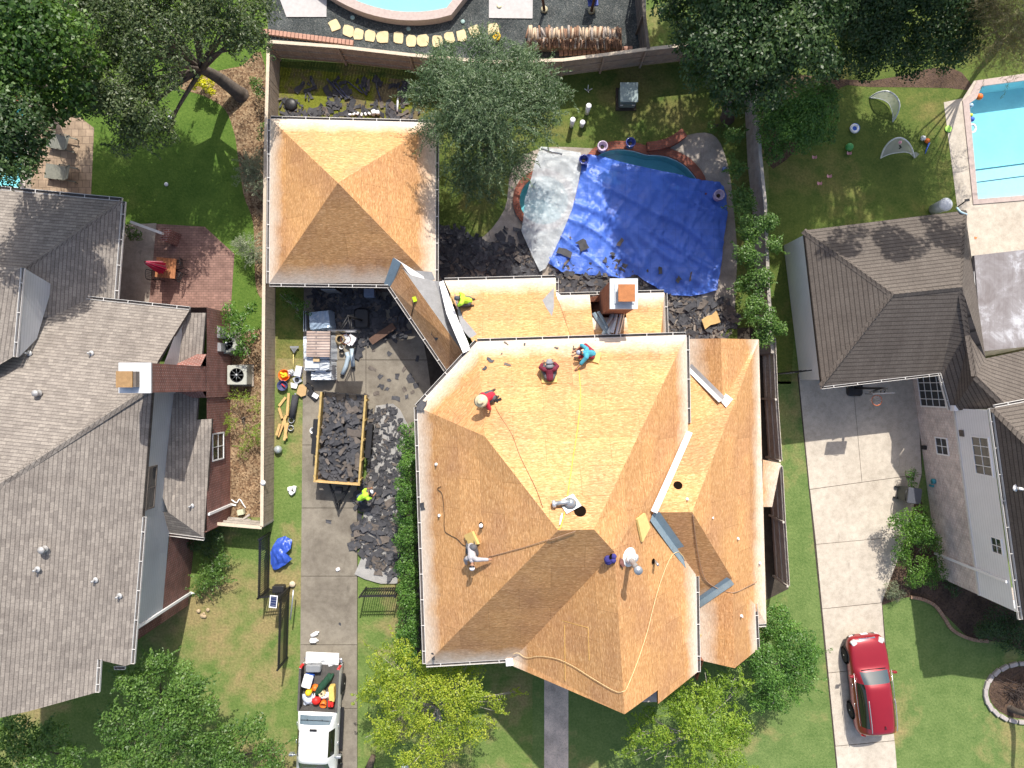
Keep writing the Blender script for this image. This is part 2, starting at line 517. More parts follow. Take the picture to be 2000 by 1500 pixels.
OSB = osb_mat(); OSB_L = osb_mat('osb_link_sheathing', .12)
SH_L = shingle_mat('brown_grey_shingles', (.295, .265, .238), (.21, .187, .17), .55, .30, .15)
SH_R = shingle_mat('weathered_brown_shingles', (.145, .126, .112), (.126, .109, .097), .42, .35, .19)
BRICK = brick_mat('red_brick', (.24, .075, .055), (.16, .055, .042), (.34, .27, .24))
BRICK_H = brick_mat('chimney_brick', (.30, .11, .06), (.22, .075, .045), (.28, .17, .12))
BRICK_P = brick_mat('pinkish_brick', (.66, .56, .50), (.50, .39, .35), (.68, .63, .59), .26, .1, .02)
SIDING = siding_mat('white_siding', (.80, .81, .83))
SIDING_P = siding_mat('pale_siding', (.82, .83, .85))
TRIM = plain('white_trim', (.62, .60, .57), .5, .35, var=.08)
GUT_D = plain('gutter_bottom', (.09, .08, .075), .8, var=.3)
FASC = plain('painted_fascia', (.60, .52, .44), .6, var=.12)
CONC = concrete_mat('driveway_concrete', (.23, .205, .165), (.15, .13, .105))
CONC_R = concrete_mat('pale_concrete', (.50, .445, .37), (.45, .395, .325))
CONC_P = concrete_mat('pool_deck_concrete', (.34, .295, .25), (.25, .215, .18))
SOIL = plain('dark_soil', (.055, .045, .035), .95, var=.4, scale=3)
G_FRONT = grass_mat('front_grass', (.080, .140, .030), (.170, .228, .066), (.27, .22, .10), .50, .68)
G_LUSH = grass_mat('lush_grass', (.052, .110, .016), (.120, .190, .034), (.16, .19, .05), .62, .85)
G_BACK = grass_mat('olive_grass', (.058, .100, .020), (.135, .165, .040), (.20, .175, .06), .52, .72)  # darker olive green of the back lawns
G_RIGHT = grass_mat('right_grass', (.080, .140, .036), (.168, .228, .074), (.28, .235, .10), .56, .74)
G_WASTE = grass_mat('mossy_grass', (.10, .125, .012), (.20, .21, .03), (.16, .13, .07), .45, .6, .9)
MULCH = speckle_mat('leaf_mulch', [(.08, .05, .032), (.20, .125, .072), (.34, .25, .155), (.15, .095, .055)], 14)
GRAVEL_D = speckle_mat('dark_gravel', [(.035, .045, .045), (.08, .09, .09), (.055, .065, .07), (.14, .145, .14)], 22)
MULCH_D = speckle_mat('brown_mulch', [(.06, .04, .03), (.12, .08, .055), (.09, .06, .05)], 16)
PEBBLE = speckle_mat('pebble_walk', [(.50, .42, .36), (.72, .61, .53), (.60, .50, .43)], 28)
PAVER_L = brick_mat('tan_pavers', (.36, .27, .19), (.29, .215, .15), (.19, .14, .10), .36, .36, .014, 1.0, 'Object')
PAVER_B = brick_mat('brick_pavers', (.29, .175, .14), (.225, .135, .11), (.15, .095, .08), .24, .12, .010, 1.0, 'Object')
FENCE = plain('weathered_fence_wood', (.36, .295, .23), .85, var=.25, scale=3)
FENCE_G = plain('grey_fence_wood', (.36, .325, .285), .85, var=.3, scale=3)
FENCE_C = plain('pale_fence_cap', (.56, .47, .36), .8, var=.15)
FENCE_D = plain('dark_fence_wood', (.13, .11, .095), .85, var=.3, scale=3)
IRON = plain('black_iron', (.018, .018, .02), .5, .4, var=.2)
FLASH = plain('galvanised_flashing', (.62, .64, .66), .38, .5, .55, var=.12, scale=2.5)
FLASH_B = plain('blue_grey_flashing', (.25, .33, .38), .45, .4, .2, var=.15, scale=2.5)
FLASH_W = plain('white_flashing', (.78, .78, .78), .5, .35, var=.06, scale=2.5)
FELT = plain('grey_underlayment', (.26, .26, .265), .85, var=.18, scale=3, bump=.3)
SHGL = plain('torn_shingle', (.062, .062, .068), .85, .25, var=.4, scale=5)
SHGL2 = plain('torn_shingle_brown', (.135, .115, .10), .9, .2, var=.35, scale=6)
SHGL3 = plain('torn_shingle_slate', (.078, .078, .085), .85, .25, var=.35, scale=6)
TIMB = plain('new_timber', (.55, .36, .15), .7, var=.22, scale=4)
TIMB_Y = plain('trailer_boards', (.43, .31, .12), .7, var=.3, scale=4)
BLACK = plain('black_plastic', (.02, .02, .022), .45, .4, var=.2)
RUBBER = plain('tyre_rubber', (.018, .018, .018), .8, var=.3)
WHITE = plain('white_plastic', (.80, .80, .80), .45, .4, var=.05)
STEEL = plain('grey_steel', (.42, .44, .46), .4, .5, .6, var=.12)
GLASS = glass_mat('window_glass')
BARK = plain('tree_bark', (.115, .095, .08), .9, .2, var=.4, scale=5, bump=.6)
BARK_G = plain('grey_bark', (.34, .31, .27), .9, .2, var=.3, scale=5, bump=.5)
RUST = plain('rusty_metal', (.40, .16, .06), .7, .3, .2, var=.22, scale=4)
# ---------------------------------------------------------------- ground, lawns, paving, pools
def px_poly(pts, z=0.0): return [P(x, y, z) for x, y in pts]

def sheet(name, m, pts, z, curved=0):
    q = px_poly(pts)
    if curved: q = smooth_closed(q, curved)
    mb = MB(); mb.poly([(p.x, p.y, z) for p in q], up=True)
    return struct(mb.build(name, m))

def fill_holes(name, m, outer, holes, z):
    vs = []; ed = []
    for loop in [outer] + holes:
        b = len(vs); n = len(loop)
        vs += [Vector((p[0], p[1])) for p in loop]
        ed += [(b + i, b + (i + 1) % n) for i in range(n)]
    r = delaunay_2d_cdt(vs, ed, [], 1, 1e-6)
    mb = MB(); V = [Vector((v.x, v.y, z)) for v in r[0]]; F = []
    for f in r[2]:
        c = sum((V[i] for i in f), Vector()) / len(f)
        if any(pip(c.x, c.y, h) for h in holes): continue
        F.append(f if newell([V[i] for i in f]).z > 0 else list(reversed(f)))
    mb.shared(V, F, 0, False)
    return struct(mb.build(name, m))

def offset_loop(loop, d):
    """grow (d>0) a closed world loop outward"""
    n = len(loop); A = sum(loop[i][0] * loop[(i + 1) % n][1] - loop[(i + 1) % n][0] * loop[i][1] for i in range(n))
    s = 1 if A > 0 else -1; out = []
    for i in range(n):
        a, b, c = Vector(loop[i - 1][:2]), Vector(loop[i][:2]), Vector(loop[(i + 1) % n][:2])
        t = ((b - a).normalized() + (c - b).normalized())
        t = t.normalized() if t.length > 1e-6 else (c - a).normalized()
        nn = Vector((t.y, -t.x)) * s
        out.append(Vector((b.x + nn.x * d, b.y + nn.y * d, 0)))
    return out

POOL_C = smooth_closed(px_poly([(1160, 312), (1184, 296), (1211, 292), (1238, 295), (1262, 302), (1282, 303), (1302, 306), (1320, 313),
                   (1338, 324), (1354, 341), (1363, 358), (1362, 385), (1340, 412), (1295, 425), (1235, 418), (1185, 392), (1160, 350)]), 3)
SPA = [P(1062, 392) + Vector((1.2 * math.cos(a), 1.2 * math.sin(a), 0)) for a in [2 * math.pi * i / 28 for i in range(28)]]
POOL_R = px_poly([(1916, 169), (2110, 143), (2135, 370), (1909, 389), (1892, 203), (1906, 193)])
POOL_L = px_poly([(-70, 203), (50, 213), (46, 300), (38, 376), (-70, 374)])
big = [(-95, -95), (95, -95), (95, 95), (-95, 95)]
HOLES = [POOL_C, SPA, POOL_R, POOL_L]
fill_holes('ground', G_FRONT, big, HOLES, 0.0)

def lawn(name, m, pts, z):
    outer = px_poly(pts)
    hs = []
    for h in HOLES:
        c = sum((Vector(p) for p in h), Vector()) / len(h)
        if pip(c.x, c.y, outer): hs.append(h)
    return fill_holes(name, m, outer, hs, z)

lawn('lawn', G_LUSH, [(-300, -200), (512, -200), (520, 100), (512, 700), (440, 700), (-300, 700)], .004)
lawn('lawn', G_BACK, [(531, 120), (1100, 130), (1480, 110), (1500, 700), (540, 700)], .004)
sheet('lawn', G_WASTE, [(544, 130), (830, 160), (860, 250), (541, 250)], .008)
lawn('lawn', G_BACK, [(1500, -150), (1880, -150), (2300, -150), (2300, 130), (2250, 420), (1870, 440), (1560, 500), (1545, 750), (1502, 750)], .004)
sheet('lawn', G_RIGHT, [(1502, 745), (1640, 745), (2400, 745), (2500, 1900), (1040, 1900), (1040, 1250), (1500, 1250)], .004)

# mulch and gravel beds
sheet('mulch_bed', MULCH, [(352, 172), (372, 150), (420, 140), (470, 130), (518, 130), (519, 540), (500, 560), (495, 440), (476, 380), (464, 300), (458, 262), (440, 215), (400, 188)], .010, 4)
sheet('mulch_bed', MULCH, [(448, 655), (520, 640), (520, 1010), (440, 1010), (430, 860)], .010)
sheet('mulch_bed', MULCH_D, [(1510, 150), (1700, 158), (1850, 130), (1900, 175), (1850, 172), (1700, 170), (1640, 172), (1600, 240), (1510, 330), (1490, 250)], .010, 3)
sheet('mulch_bed', MULCH_D, [(1715, 1170), (1745, 1010), (1800, 980), (1860, 1120), (2000, 1190), (2080, 1300), (1960, 1255), (1900, 1250), (1850, 1205), (1800, 1168), (1760, 1168)], .010, 3)
sheet('mulch_bed', SOIL, [(784, 830), (850, 800), (850, 1290), (790, 1290)], .010)
sheet('side_path', SOIL, [(806, 560), (880, 556), (912, 700), (866, 812), (846, 790), (834, 703)], .034)
sheet('gravel_yard', GRAVEL_D, [(500, -250), (1262, -250), (1262, 96), (1100, 118), (800, 118), (526, 88)], .004)
sheet('side_path', SOIL, [(1440, 640), (1500, 640), (1540, 1150), (1440, 1200)], .008)

# paving
sheet('pool_deck', PAVER_L, [(60, 385), (52, 200), (118, 200), (184, 250), (178, 385)], .012)
sheet('pool_deck', CONC_P, [(38, 374), (52, 200), (64, 200), (60, 385)], .016)
sheet('patio', PAVER_B, [(300, 437), (400, 443), (458, 496), (448, 650), (284, 602)], .014)
sheet('patio', CONC_P, [(215, 440), (306, 436), (290, 605), (210, 605)], .018)
fill_holes('pool_deck', CONC_P, smooth_closed(px_poly([(1000, 330), (1055, 290), (1160, 290), (1290, 298), (1330, 268), (1390, 262), (1418, 310), (1432, 400), (1438, 540),
            (1400, 660), (1150, 660), (900, 640), (862, 600), (862, 450), (930, 470), (985, 410)]), 4), [POOL_C, SPA], .014)
fill_holes('pool_deck', CONC_R, px_poly([(1843, 200), (1880, 192), (1902, 158), (2110, 128), (2300, 120), (2300, 760), (1895, 520), (1870, 410)]), [POOL_R], .014)
sheet('walkway', PEBBLE, [(1063, 1200), (1110, 1200), (1110, 1700), (1063, 1700)], .014)

def slabs(name, m, rows, gap=.02, z=.03):
    """rows: list of quads in photo pixels, each a concrete slab with a real joint round it"""
    mb = MB()
    for q in rows:
        pts = px_poly(q); c = sum(pts, Vector()) / len(pts)
        pts = [p + (c - p).normalized() * gap for p in pts]
        mb.prism(pts, 0.0, z)
    return struct(mb.build(name, m))

def lx(y): return 592 - (y - 700) * .010
LR = [(560, 703), (703, 869), (869, 992), (992, 1125), (1125, 1259), (1259, 1383), (1383, 1520), (1520, 1700)]
rows = []
for a, b in LR:
    rows.append([(lx(a), a), (698 if a > 860 else 715, a), (698 if a >= 869 else 715, b), (lx(b), b)])
rows += [[(715, 560), (872, 560), (835, 703), (715, 703)], [(715, 703), (835, 703), (846, 790), (812, 869), (715, 869)]]
slabs('driveway', CONC, rows)
sheet('driveway_joint', SOIL, [(600, 560), (872, 560), (840, 760), (800, 872), (699, 872), (698, 1700), (584, 1700), (592, 700)], .012)
RL = [((1559, 730), (1772, 730), (1772, 932), (1582, 956))]
rr = [[(1559, 730), (1664, 730), (1683, 942), (1581, 956)], [(1664, 730), (1790, 730), (1800, 926), (1683, 942)],
      [(1581, 956), (1800, 926), (1770, 1047), (1593, 1063)], [(1593, 1063), (1770, 1047), (1722, 1177), (1605, 1189)],
      [(1605, 1189), (1722, 1177), (1731, 1302), (1617, 1314)], [(1617, 1314), (1731, 1302), (1747, 1446), (1631, 1457)],
      [(1631, 1457), (1747, 1446), (1768, 1700), (1655, 1700)]]
slabs('driveway', CONC_R, rr)
sheet('driveway_joint', SOIL, [(1557, 730), (1800, 730), (1800, 930), (1723, 1177), (1768, 1700), (1653, 1700)], .012)

# pools ---------------------------------------------------------------
PLASTER = plain('pool_plaster', (.66, .80, .80), .7, var=.1, scale=1.5)
PLASTER_R = plain('blue_pool_plaster', (.50, .74, .80), .7, var=.08, scale=1.2)
PLASTER_T = plain('pale_pool_plaster', (.55, .80, .82), .7, var=.05, scale=1.5)
WATER_G = water_mat('murky_water', (.48, .77, .82))
WATER_B = water_mat('clear_water', (.66, .92, .96))
COPE_B = brick_mat('coping_brick', (.29, .095, .06), (.22, .075, .05), (.17, .09, .07), .2, .1, .012, 1.0, 'Object')
COPE_S = plain('coping_stone', (.44, .355, .32), .8, var=.18, scale=8)

def basin(name, loop, depth, m):
    mb = MB()
    lo = [Vector((p[0], p[1], 0)) for p in loop]
    n = len(lo); A = sum(lo[i].x * lo[(i + 1) % n].y - lo[(i + 1) % n].x * lo[i].y for i in range(n))
    if A < 0: lo.reverse()
    mb.poly([(p.x, p.y, -depth) for p in lo], up=True)
    for i in range(n):
        a, b = lo[i], lo[(i + 1) % n]
        mb.poly([(b.x, b.y, -depth), (a.x, a.y, -depth), (a.x, a.y, .0), (b.x, b.y, .0)])
    return struct(mb.build(name, m))
def water(name, loop, z, m):
    mb = MB(); mb.poly([(p[0], p[1], z) for p in loop], up=True); return struct(mb.build(name, m))
def ring(mb, loop, wid, z0, z1, inner=.0):
    o = offset_loop(loop, wid); i_ = offset_loop(loop, -inner); n = len(o)
    for k in range(n):
        j = (k + 1) % n
        for a, b, c, d in (((i_[k], z1), (o[k], z1), (o[j], z1), (i_[j], z1)), ((o[k], z0), (o[j], z0), (o[j], z1), (o[k], z1)), ((i_[k], z0), (i_[k], z1), (i_[j], z1), (i_[j], z0))):
            q = [Vector((v[0].x, v[0].y, v[1])) for v in (a, b, c, d)]
            mb.poly(q, up=True)
    return mb
def coping(name, loop, wid, z1, m, label, cat='pool edge', z0=0.0):
    mb = MB(); ring(mb, loop, wid, z0, z1); o = mb.build(name, m); return tag(o, label, cat)

basin('pool_basin', POOL_C, .8, PLASTER); water('pool_water', POOL_C, -.12, WATER_G)
mb = MB(); ring(mb, POOL_C, .40, 0, .10)
wp = [P(x, y) for x, y in ((1262, 290), (1280, 288), (1300, 283), (1318, 274), (1334, 262))]
L = []; R = []
for i, p in enumerate(smooth_open(wp, 3)): pass
sm = smooth_open(wp, 4)
for i in range(len(sm) - 1):
    a, b = sm[i], sm[i + 1]; d = (b - a).normalized(); s = Vector((-d.y, d.x, 0)) * .22
    mb.prism([a - s, b - s, b + s, a + s], 0, .32)
tag(mb.build('pool_coping', COPE_B), 'red brick coping round the half covered pool with a short curving wall', 'pool edge')
basin('spa_basin', SPA, .9, PLASTER); water('spa_water', SPA, -.10, WATER_G)
coping('spa_coping', SPA, .33, .16, COPE_B, 'ring of red brick round the spa under the clear plastic sheet')
basin('pool_basin', POOL_R, 1.1, PLASTER_R); water('pool_water', POOL_R, -.10, WATER_B)
mb = MB(); mb.prism([P(1903, 330), P(2132, 300), P(2134, 369), P(1910, 388)], -1.09, -.28)
struct(mb.build('pool_ledge', plain('ledge_plaster', (.74, .80, .86), .7, var=.06)))
mb = MB(); tl = [P(1903, 330), P(2132, 300)]; ribbon([Vector((p.x, p.y, -.27)) for p in tl], .07, mb); ribbon([Vector((p.x, p.y - .62, -.27)) for p in tl], .05, mb); struct(mb.build('pool_tile_line', plain('dark_pool_tile', (.10, .16, .20), .5)))
coping('pool_coping', POOL_R, .36, .06, COPE_S, 'brownish stone coping round the bright blue pool behind the brown roof')
basin('pool_basin', POOL_L, 1.1, PLASTER_T); water('pool_water', POOL_L, -.10, WATER_B)
coping('pool_coping', POOL_L, .34, .06, plain('pale_coping', (.50, .45, .40), .8), 'pale coping of the pool under the trees beside tan pavers')
# raised round pool beyond the back fence
TP = [P(805, -254, .5) + Vector((6.92 * math.cos(a), 6.92 * math.sin(a), 0)) for a in [2 * math.pi * i / 90 for i in range(72)]]
mb = MB(); mb.poly([(p.x, p.y, .12) for p in TP], up=True); struct(mb.build('pool_basin', PLASTER_T))
water('pool_water', TP, .40, WATER_B)
coping('pool_coping', TP, .42, .52, COPE_S, 'curved pale coping of the raised round pool over dark gravel')
sheet('pool_deck', plain('white_decking', (.46, .44, .43), .8, var=.12), [(540, -20), (640, -60), (638, 34), (560, 34)], .05)
sheet('pool_deck', plain('white_decking', (.46, .44, .43)), [(955, -60), (1041, -60), (1040, 37), (955, 36)], .05)
# ---------------------------------------------------------------- the house being re-roofed
def gutter(a, b, inside, root, wid=.13, drop=.02, m=TRIM, spikes=True, name='gutter'):
    """open trough along the eave a-b, on the side away from the point `inside`"""
    a = Vector(a); b = Vector(b); d = (b - a); L = d.length; d.normalize()
    s = Vector((d.y, -d.x, 0)).normalized()
    if (a - Vector(inside)).dot(s) < 0: s = -s
    mb = MB(); dn = Vector((0, 0, -drop)); h = Vector((0, 0, -.11))
    t = .016
    o0, o1 = a + s * wid + dn, b + s * wid + dn
    i0, i1 = a + s * .03 + dn, b + s * .03 + dn
    # floor, outer lip, inner lip
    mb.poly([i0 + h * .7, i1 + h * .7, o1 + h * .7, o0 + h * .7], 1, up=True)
    for p0, p1, w0 in ((o0, o1, t), (a + dn * .2, b + dn * .2, .02)):
        q = [p0, p1, p1 + s * w0, p0 + s * w0]
        mb.prism(q, 0, None) if False else None
        top = q if newell(q).z > 0 else list(reversed(q))
        mb.poly(top, 0)
        for k in range(4):
            x, y = top[k], top[(k + 1) % 4]
            mb.poly([x + h, y + h, y, x], 0)
    for p in (a, b):
        mb.poly([p + dn, p + s * wid + dn, p + s * wid + dn + h, p + dn + h], 0)
    if spikes:
        n = max(2, int(L / 1.05))
        for k in range(n):
            c = a + d * (L * (k + .5) / n) + s * (wid * .55) + dn + Vector((0, 0, .012))
            mb.box(c, (.03, wid + .02, .012), math.atan2(d.y, d.x), 0)
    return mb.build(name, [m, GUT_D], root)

def fascia(mb, pts, depth=.2, closed=False, mi=0):
    pts = [Vector(p) for p in pts]
    for i in range(len(pts) - (0 if closed else 1)):
        a, b = pts[i], pts[(i + 1) % len(pts)]; h = Vector((0, 0, depth))
        mb.poly([a - h, b - h, b, a], mi); mb.poly([a, b, b - h, a - h], mi)

def lifted(pts, d=.012):
    n = newell([Vector(p) for p in pts])
    if n.z < 0: n = -n
    return [Vector(p) + n * d for p in pts]

def patch(pts, m, name, root, lift=.012, thick=0):
    """thin sheet laid on a sloping roof"""
    mb = MB(); q = lifted(pts, lift); mb.poly(q, up=True)
    return mb.build(name, m, root)

def on_facet(facet, px, py, lift=0.0):
    """the point of a roof facet seen at photograph pixel px,py"""
    pts = [Vector(p) for p in facet]; n = newell(pts); p0 = sum(pts, Vector()) / len(pts)
    o = Vector((0, 0, CAM_H)); d = P(px, py, 0) - o
    t = (p0 - o).dot(n) / d.dot(n)
    q = o + d * t
    if n.z < 0: n = -n
    return q + n * lift

z2 = 5.2
A = P(932, 668, z2); B = P(1340, 655, z2); C = P(815, 795, z2); D = P(832, 1297, z2); E = P(1003, 1287, z2)
Fp = P(947, 852, 7.95); R1 = P(1090, 1036, 10.2); R2 = P(1160, 1034, 10.2); W1 = P(1200, 1078, 9.5); W2 = P(1220, 1395, 9.4)
We = P(1000, 1300, z2); J = P(1270, 1001, 7.5); K = P(1344, 838, z2); Lp = P(1359, 1122, z2); Mq = P(1362, 1313, z2)
N1 = P(1285, 1348, 7.6); N2 = P(1285, 1375, 7.6)
FN = [A, Fp, R1, R2, B]; FC = [A, C, Fp]; FW = [C, D, R1, Fp]; FS = [D, E, W1, R2, R1]
FWW = [E, We, W2, W1]; FE = [B, R2, W1, W2, N1, N2, Mq, Lp, J, K]
Rg = P(1352, 1000, 7.5); NE = P(1482, 663, 2.92); G1 = P(1412, 785, 4.73); V1 = P(1345, 718, 3.74); V0 = P(1344, 662, 3.74); G0 = P(1408, 661, 4.73)
SEe = P(1497, 1218, 2.9); T1 = P(1474, 1180, 3.3); Q = P(1430, 1130, 5.05); V3 = P(1364, 1178, 4.1); Ap = P(1435, 1305, 5.05); Wl = P(1361, 1288, 4.1); El = P(1478, 1270, 3.0)
GN = [J, Rg, NE, G1, V1, K]; GGW = [V1, G1, G0, V0]; GGE = [G1, NE, G0]; GE = [Rg, Q, T1, SEe, NE]; GS = [J, Lp, V3, Q, Rg]
GSW = [V3, Wl, Ap, Q]; GSE = [Q, Ap, El, T1]; GX = [T1, P(1477, 1219, 2.9), SEe]
f1 = [Vector(p) for p in ((-3.06, 4.67, 2.9), (-1.6, 1.62, 5.1), (2.6, 1.62, 5.1), (1.97, 4.0, 3.46), (1.97, 4.8, 2.9))]
f2 = [Vector(p) for p in ((2.04, 4.0, 2.9), (2.62, 1.62, 5.05), (6.25, 1.62, 4.95), (6.9, 4.13, 2.9))]
f3 = [Vector(p) for p in ((6.9, 4.13, 2.9), (6.25, 1.62, 4.95), (6.98, 1.62, 2.95))]
lkW = [P(762, 560, 2.6), P(872, 722, 2.6), P(905, 690, 4.0), P(785, 522, 3.5)]
lkE = [P(785, 522, 3.5), P(905, 690, 4.0), P(916, 684, 4.3), P(862, 549, 2.88), P(848, 549, 2.65)]
gz = 2.6
gNW = P(528, 232, gz); gNE = P(851, 240, gz); gSE = P(850, 553, gz); gSW = P(526, 553, gz); gA = P(660, 357, 5.45)
gN = [gNW, gA, gNE]; gE = [gNE, gA, gSE]; gS = [gSE, gA, gSW]; gW = [gSW, gA, gNW]

house = thing('main_house', 'two storey house at the centre with its roof stripped to bare orange sheathing boards', 'house', P(1090, 1000, 0))
mb = MB()
for f in (FN, FC, FW, FS, FWW, FE): mb.poly(f, up=True)
fascia(mb, [A, C, D, E, We, W2, N1, N2, Mq, Lp]); fascia(mb, [A, B, K]); fascia(mb, [E, We, W2])
up_roof = mb.build('upper_roof', OSB, house)
mb = MB()
for f in (GN, GGW, GGE, GE, GS, GSW, GSE, GX): mb.poly(f, up=True)
fascia(mb, [V0, G0, NE, SEe, P(1477, 1219, 2.9)]); fascia(mb, [T1, El, Ap, Wl])
mb.build('wing_roof', OSB, house)
mb = MB()
f2z = lambda x, y: Vector((x, y, 2.9 + (4.04 - y) * .872 + (x - 2.04) * .024))
f2 = [f2z(2.04, 4.0), f2z(2.62, 1.62), f2z(6.25, 1.62), f2z(6.9, 4.13)]
for f in (f1, f3, [f2z(2.04, 4.0), f2z(2.62, 1.62), f2z(3.52, 1.62), f2z(3.52, 4.04)], [f2z(3.52, 2.92), f2z(3.52, 1.62), f2z(5.02, 1.62), f2z(5.02, 2.92)], [f2z(5.02, 4.08), f2z(5.02, 1.62), f2z(6.25, 1.62), f2z(6.9, 4.13)]): mb.poly(f, up=True)
fascia(mb, [f1[0], f1[4], f1[3], f2[0], f2[3], f3[2]])
mb.build('rear_roof', OSB, house)

# walls under the eaves
def inset(pts, d):
    c = sum((Vector(p) for p in pts), Vector()) / len(pts)
    return [Vector((p.x, p.y, 0)) for p in offset_loop([Vector((p[0], p[1], 0)) for p in pts], -d)]
mb = MB()
upw = inset([A, B, K, Lp, Mq, Vector((Mq.x, W2.y, 0)), Vector((0.05, W2.y, 0)), Vector((0.05, E.y, 0)), D, C], .4)
mb.walls(upw, 0, z2 - .05)
wa = Vector((W2.x, -11.55, 9.0))
mb.poly([(0.35, -11.55, z2 - .1), (7.4, -11.55, z2 - .1), wa])
mb.walls(inset([P(1344, 662, 2.9), P(1482, 663, 2.9), SEe, P(1478, 1218, 2.9), El, Vector((9.4, El.y, 0)), Wl], .35), 0, 2.85)
mb.poly([(8.15, -11.75, 2.9), (11.0, -11.75, 2.9), (9.4, -11.75, 4.85)])
mb.walls([(-2.75, 4.35), (1.7, 4.45), (1.7, 3.7), (6.6, 3.8), (6.6, 1.6), (-1.5, 1.6)], 0, 2.85)
mb.build('wall', BRICK_H, house)
# shaded brick pier in the notch of the front gable
mb = MB(); q = P(1267, 1361, 6.7); mb.box((q.x, q.y, 3.35), (.72, .42, 6.7)); mb.build('gable_pier', FENCE_G, house)

ctr = Vector((2, -5, 0))
for a, b in ((A, B), (A, C), (C, D), (B, P(1343, 826, z2)), (P(1359, 1126, z2), Mq), (D, E)):
    gutter(a, b, ctr, house)
for a, b in ((f1[0], f1[4]), (f1[4], f1[3] + Vector((0, .05, -.5))), (f2[0], f2[3]), (f3[0], f3[2])):
    a = Vector((a.x, a.y, 2.9)); b = Vector((b.x, b.y, 2.9))
    gutter(a, b, Vector((1.0, 2.2, 0)), house)
gutter(T1, El, Vector((9, -11, 0)), house); gutter(P(1480, 1219, 2.9), SEe, Vector((11, -10, 0)), house, spikes=False)
mb = MB(); mb.box(P(995, 1291, z2 - .05), (.3, .28, .35), .1); mb.build('gutter_outlet', WHITE, house)

# valley flashings: V-bent metal strips
def strip_px(fa, fb, pts, wid, m, name, root, lift=.02):
    """metal valley strip through photo points; half its width lies on facet fa, half on fb"""
    mb = MB(); c = [on_facet(fa, *p) for p in pts]
    n = len(c)
    for i in range(n - 1):
        d = (c[i + 1] - c[i]).normalized()
        for f in (fa, fb):
            nn = newell([Vector(q) for q in f]);
            if nn.z < 0: nn = -nn
            s = nn.cross(d).normalized()
            cc = sum((Vector(q) for q in f), Vector()) / len(f)
            if (cc - c[i]).dot(s) < 0: s = -s
            q = [c[i] + nn * lift, c[i + 1] + nn * lift, c[i + 1] + nn * lift + s * wid, c[i] + nn * lift + s * wid]
            mb.poly(q, up=True)
    return mb.build(name, m, root)
strip_px(FE, GN, [(1341, 843), (1306, 922), (1271, 999)], .25, FLASH, 'valley_flashing', house, .07)
strip_px(FE, GS, [(1274, 1004), (1316, 1063), (1359, 1118)], .30, FLASH_B, 'valley_flashing', house)
strip_px(GS, GSW, [(1362, 1176), (1395, 1153), (1427, 1131)], .25, FLASH_B, 'valley_flashing', house)
strip_px(GN, GGW, [(1347, 719), (1380, 752), (1412, 784)], .26, FLASH, 'valley_flashing', house, .16)
patch([on_facet(GN, *p) for p in ((1404, 781), (1414, 768), (1431, 781), (1418, 797))], FLASH_W, 'flashing_flap', house, .06)
# underlayment left in the rear valleys
patch([on_facet(f1, *p) for p in ((1057, 582), (1064, 570), (1076, 558), (1082, 548), (1082, 600), (1078, 618), (1066, 600))], FELT, 'felt_patch', house)
patch([on_facet(f2, *p) for p in ((1064, 601), (1078, 575), (1094, 585), (1087, 607), (1076, 611))], FLASH_W, 'flashing_flap', house, .30)
patch([on_facet(f1, *p) for p in ((886, 566), (890, 592), (905, 622), (925, 645), (935, 657), (917, 660), (900, 640))], FELT, 'felt_patch', house)
patch([on_facet(FC, *p) for p in ((817, 797), (835, 781), (833, 792), (828, 800), (830, 806))], SHGL3, 'felt_patch', house)

# chimney of the house
mb = MB()
cx0, cx1, cy0, cy1 = 3.97, 4.98, 3.06, 4.17; cz = 6.55
mb.walls([(cx0, cy0), (cx1, cy0), (cx1, cy1), (cx0, cy1)], 0.0, cz)
mb.walls([(3.54, 2.95), (4.99, 2.95), (4.99, 4.05), (3.54, 4.05)], 0, 2.0); mb.poly([(3.54, 2.95, 2.0), (3.97, 2.95, 2.6), (3.97, 4.05, 2.6), (3.54, 4.05, 2.0)], up=True)
chim = mb.build('chimney', BRICK_H, house)
mb = MB(); mb.box(((cx0 + cx1) / 2, (cy0 + cy1) / 2, cz + .07), (1.12, 1.22, .14))
mb.box(((cx0 + cx1) / 2 + .02, (cy0 + cy1) / 2, cz + .16), (.78, .80, .05)); mb.build('chimney_cap', plain('chimney_mortar', (.52, .55, .57), .8, var=.1), chim)
mb = MB(); fx, fy = (cx0 + cx1) / 2 + .05, (cy0 + cy1) / 2 - .02
for dx in (-.26, .26):
    for dy in (-.26, .26): mb.box((fx + dx, fy + dy, cz + .33), (.05, .05, .30))
mb.box((fx - .2, fy, cz + .32), (.06, .5, .26), mi=1)
mb.box((fx, fy, cz + .50), (.66, .68, .06)); mb.build('flue_cover', [RUST, FENCE_D], chim)
# step flashing and a cricket of bent metal south of the chimney
mb = MB()
rngm = random.Random(3)
for (x0, y0, x1, y1, wd, mi) in ((1159, 615, 1185, 655, 9, 1), (1168, 613, 1190, 652, 8, 1), (1196, 618, 1178, 656, 9, 0), (1205, 612, 1195, 655, 8, 2), (1213, 614, 1204, 656, 7, 2), (1199, 634, 1188, 656, 10, 0), (1218, 616, 1209, 655, 5, 0)):
    a = on_facet(f2, x0, y0, .10 + rngm.random() * .12); b = on_facet(f2, x1, y1, .06 + rngm.random() * .1)
    d = (b - a).normalized(); s = Vector((-d.y, d.x, 0)) * (wd / PPM * .45)
    up = Vector((0, 0, .07))
    mb.poly([a - s, b - s, b + up, a + up], mi, up=True); mb.poly([a + up, b + up, b + s, a + s], mi, up=True)
mb.build('step_flashing', [FLASH, FLASH_B, FLASH_W], chim)

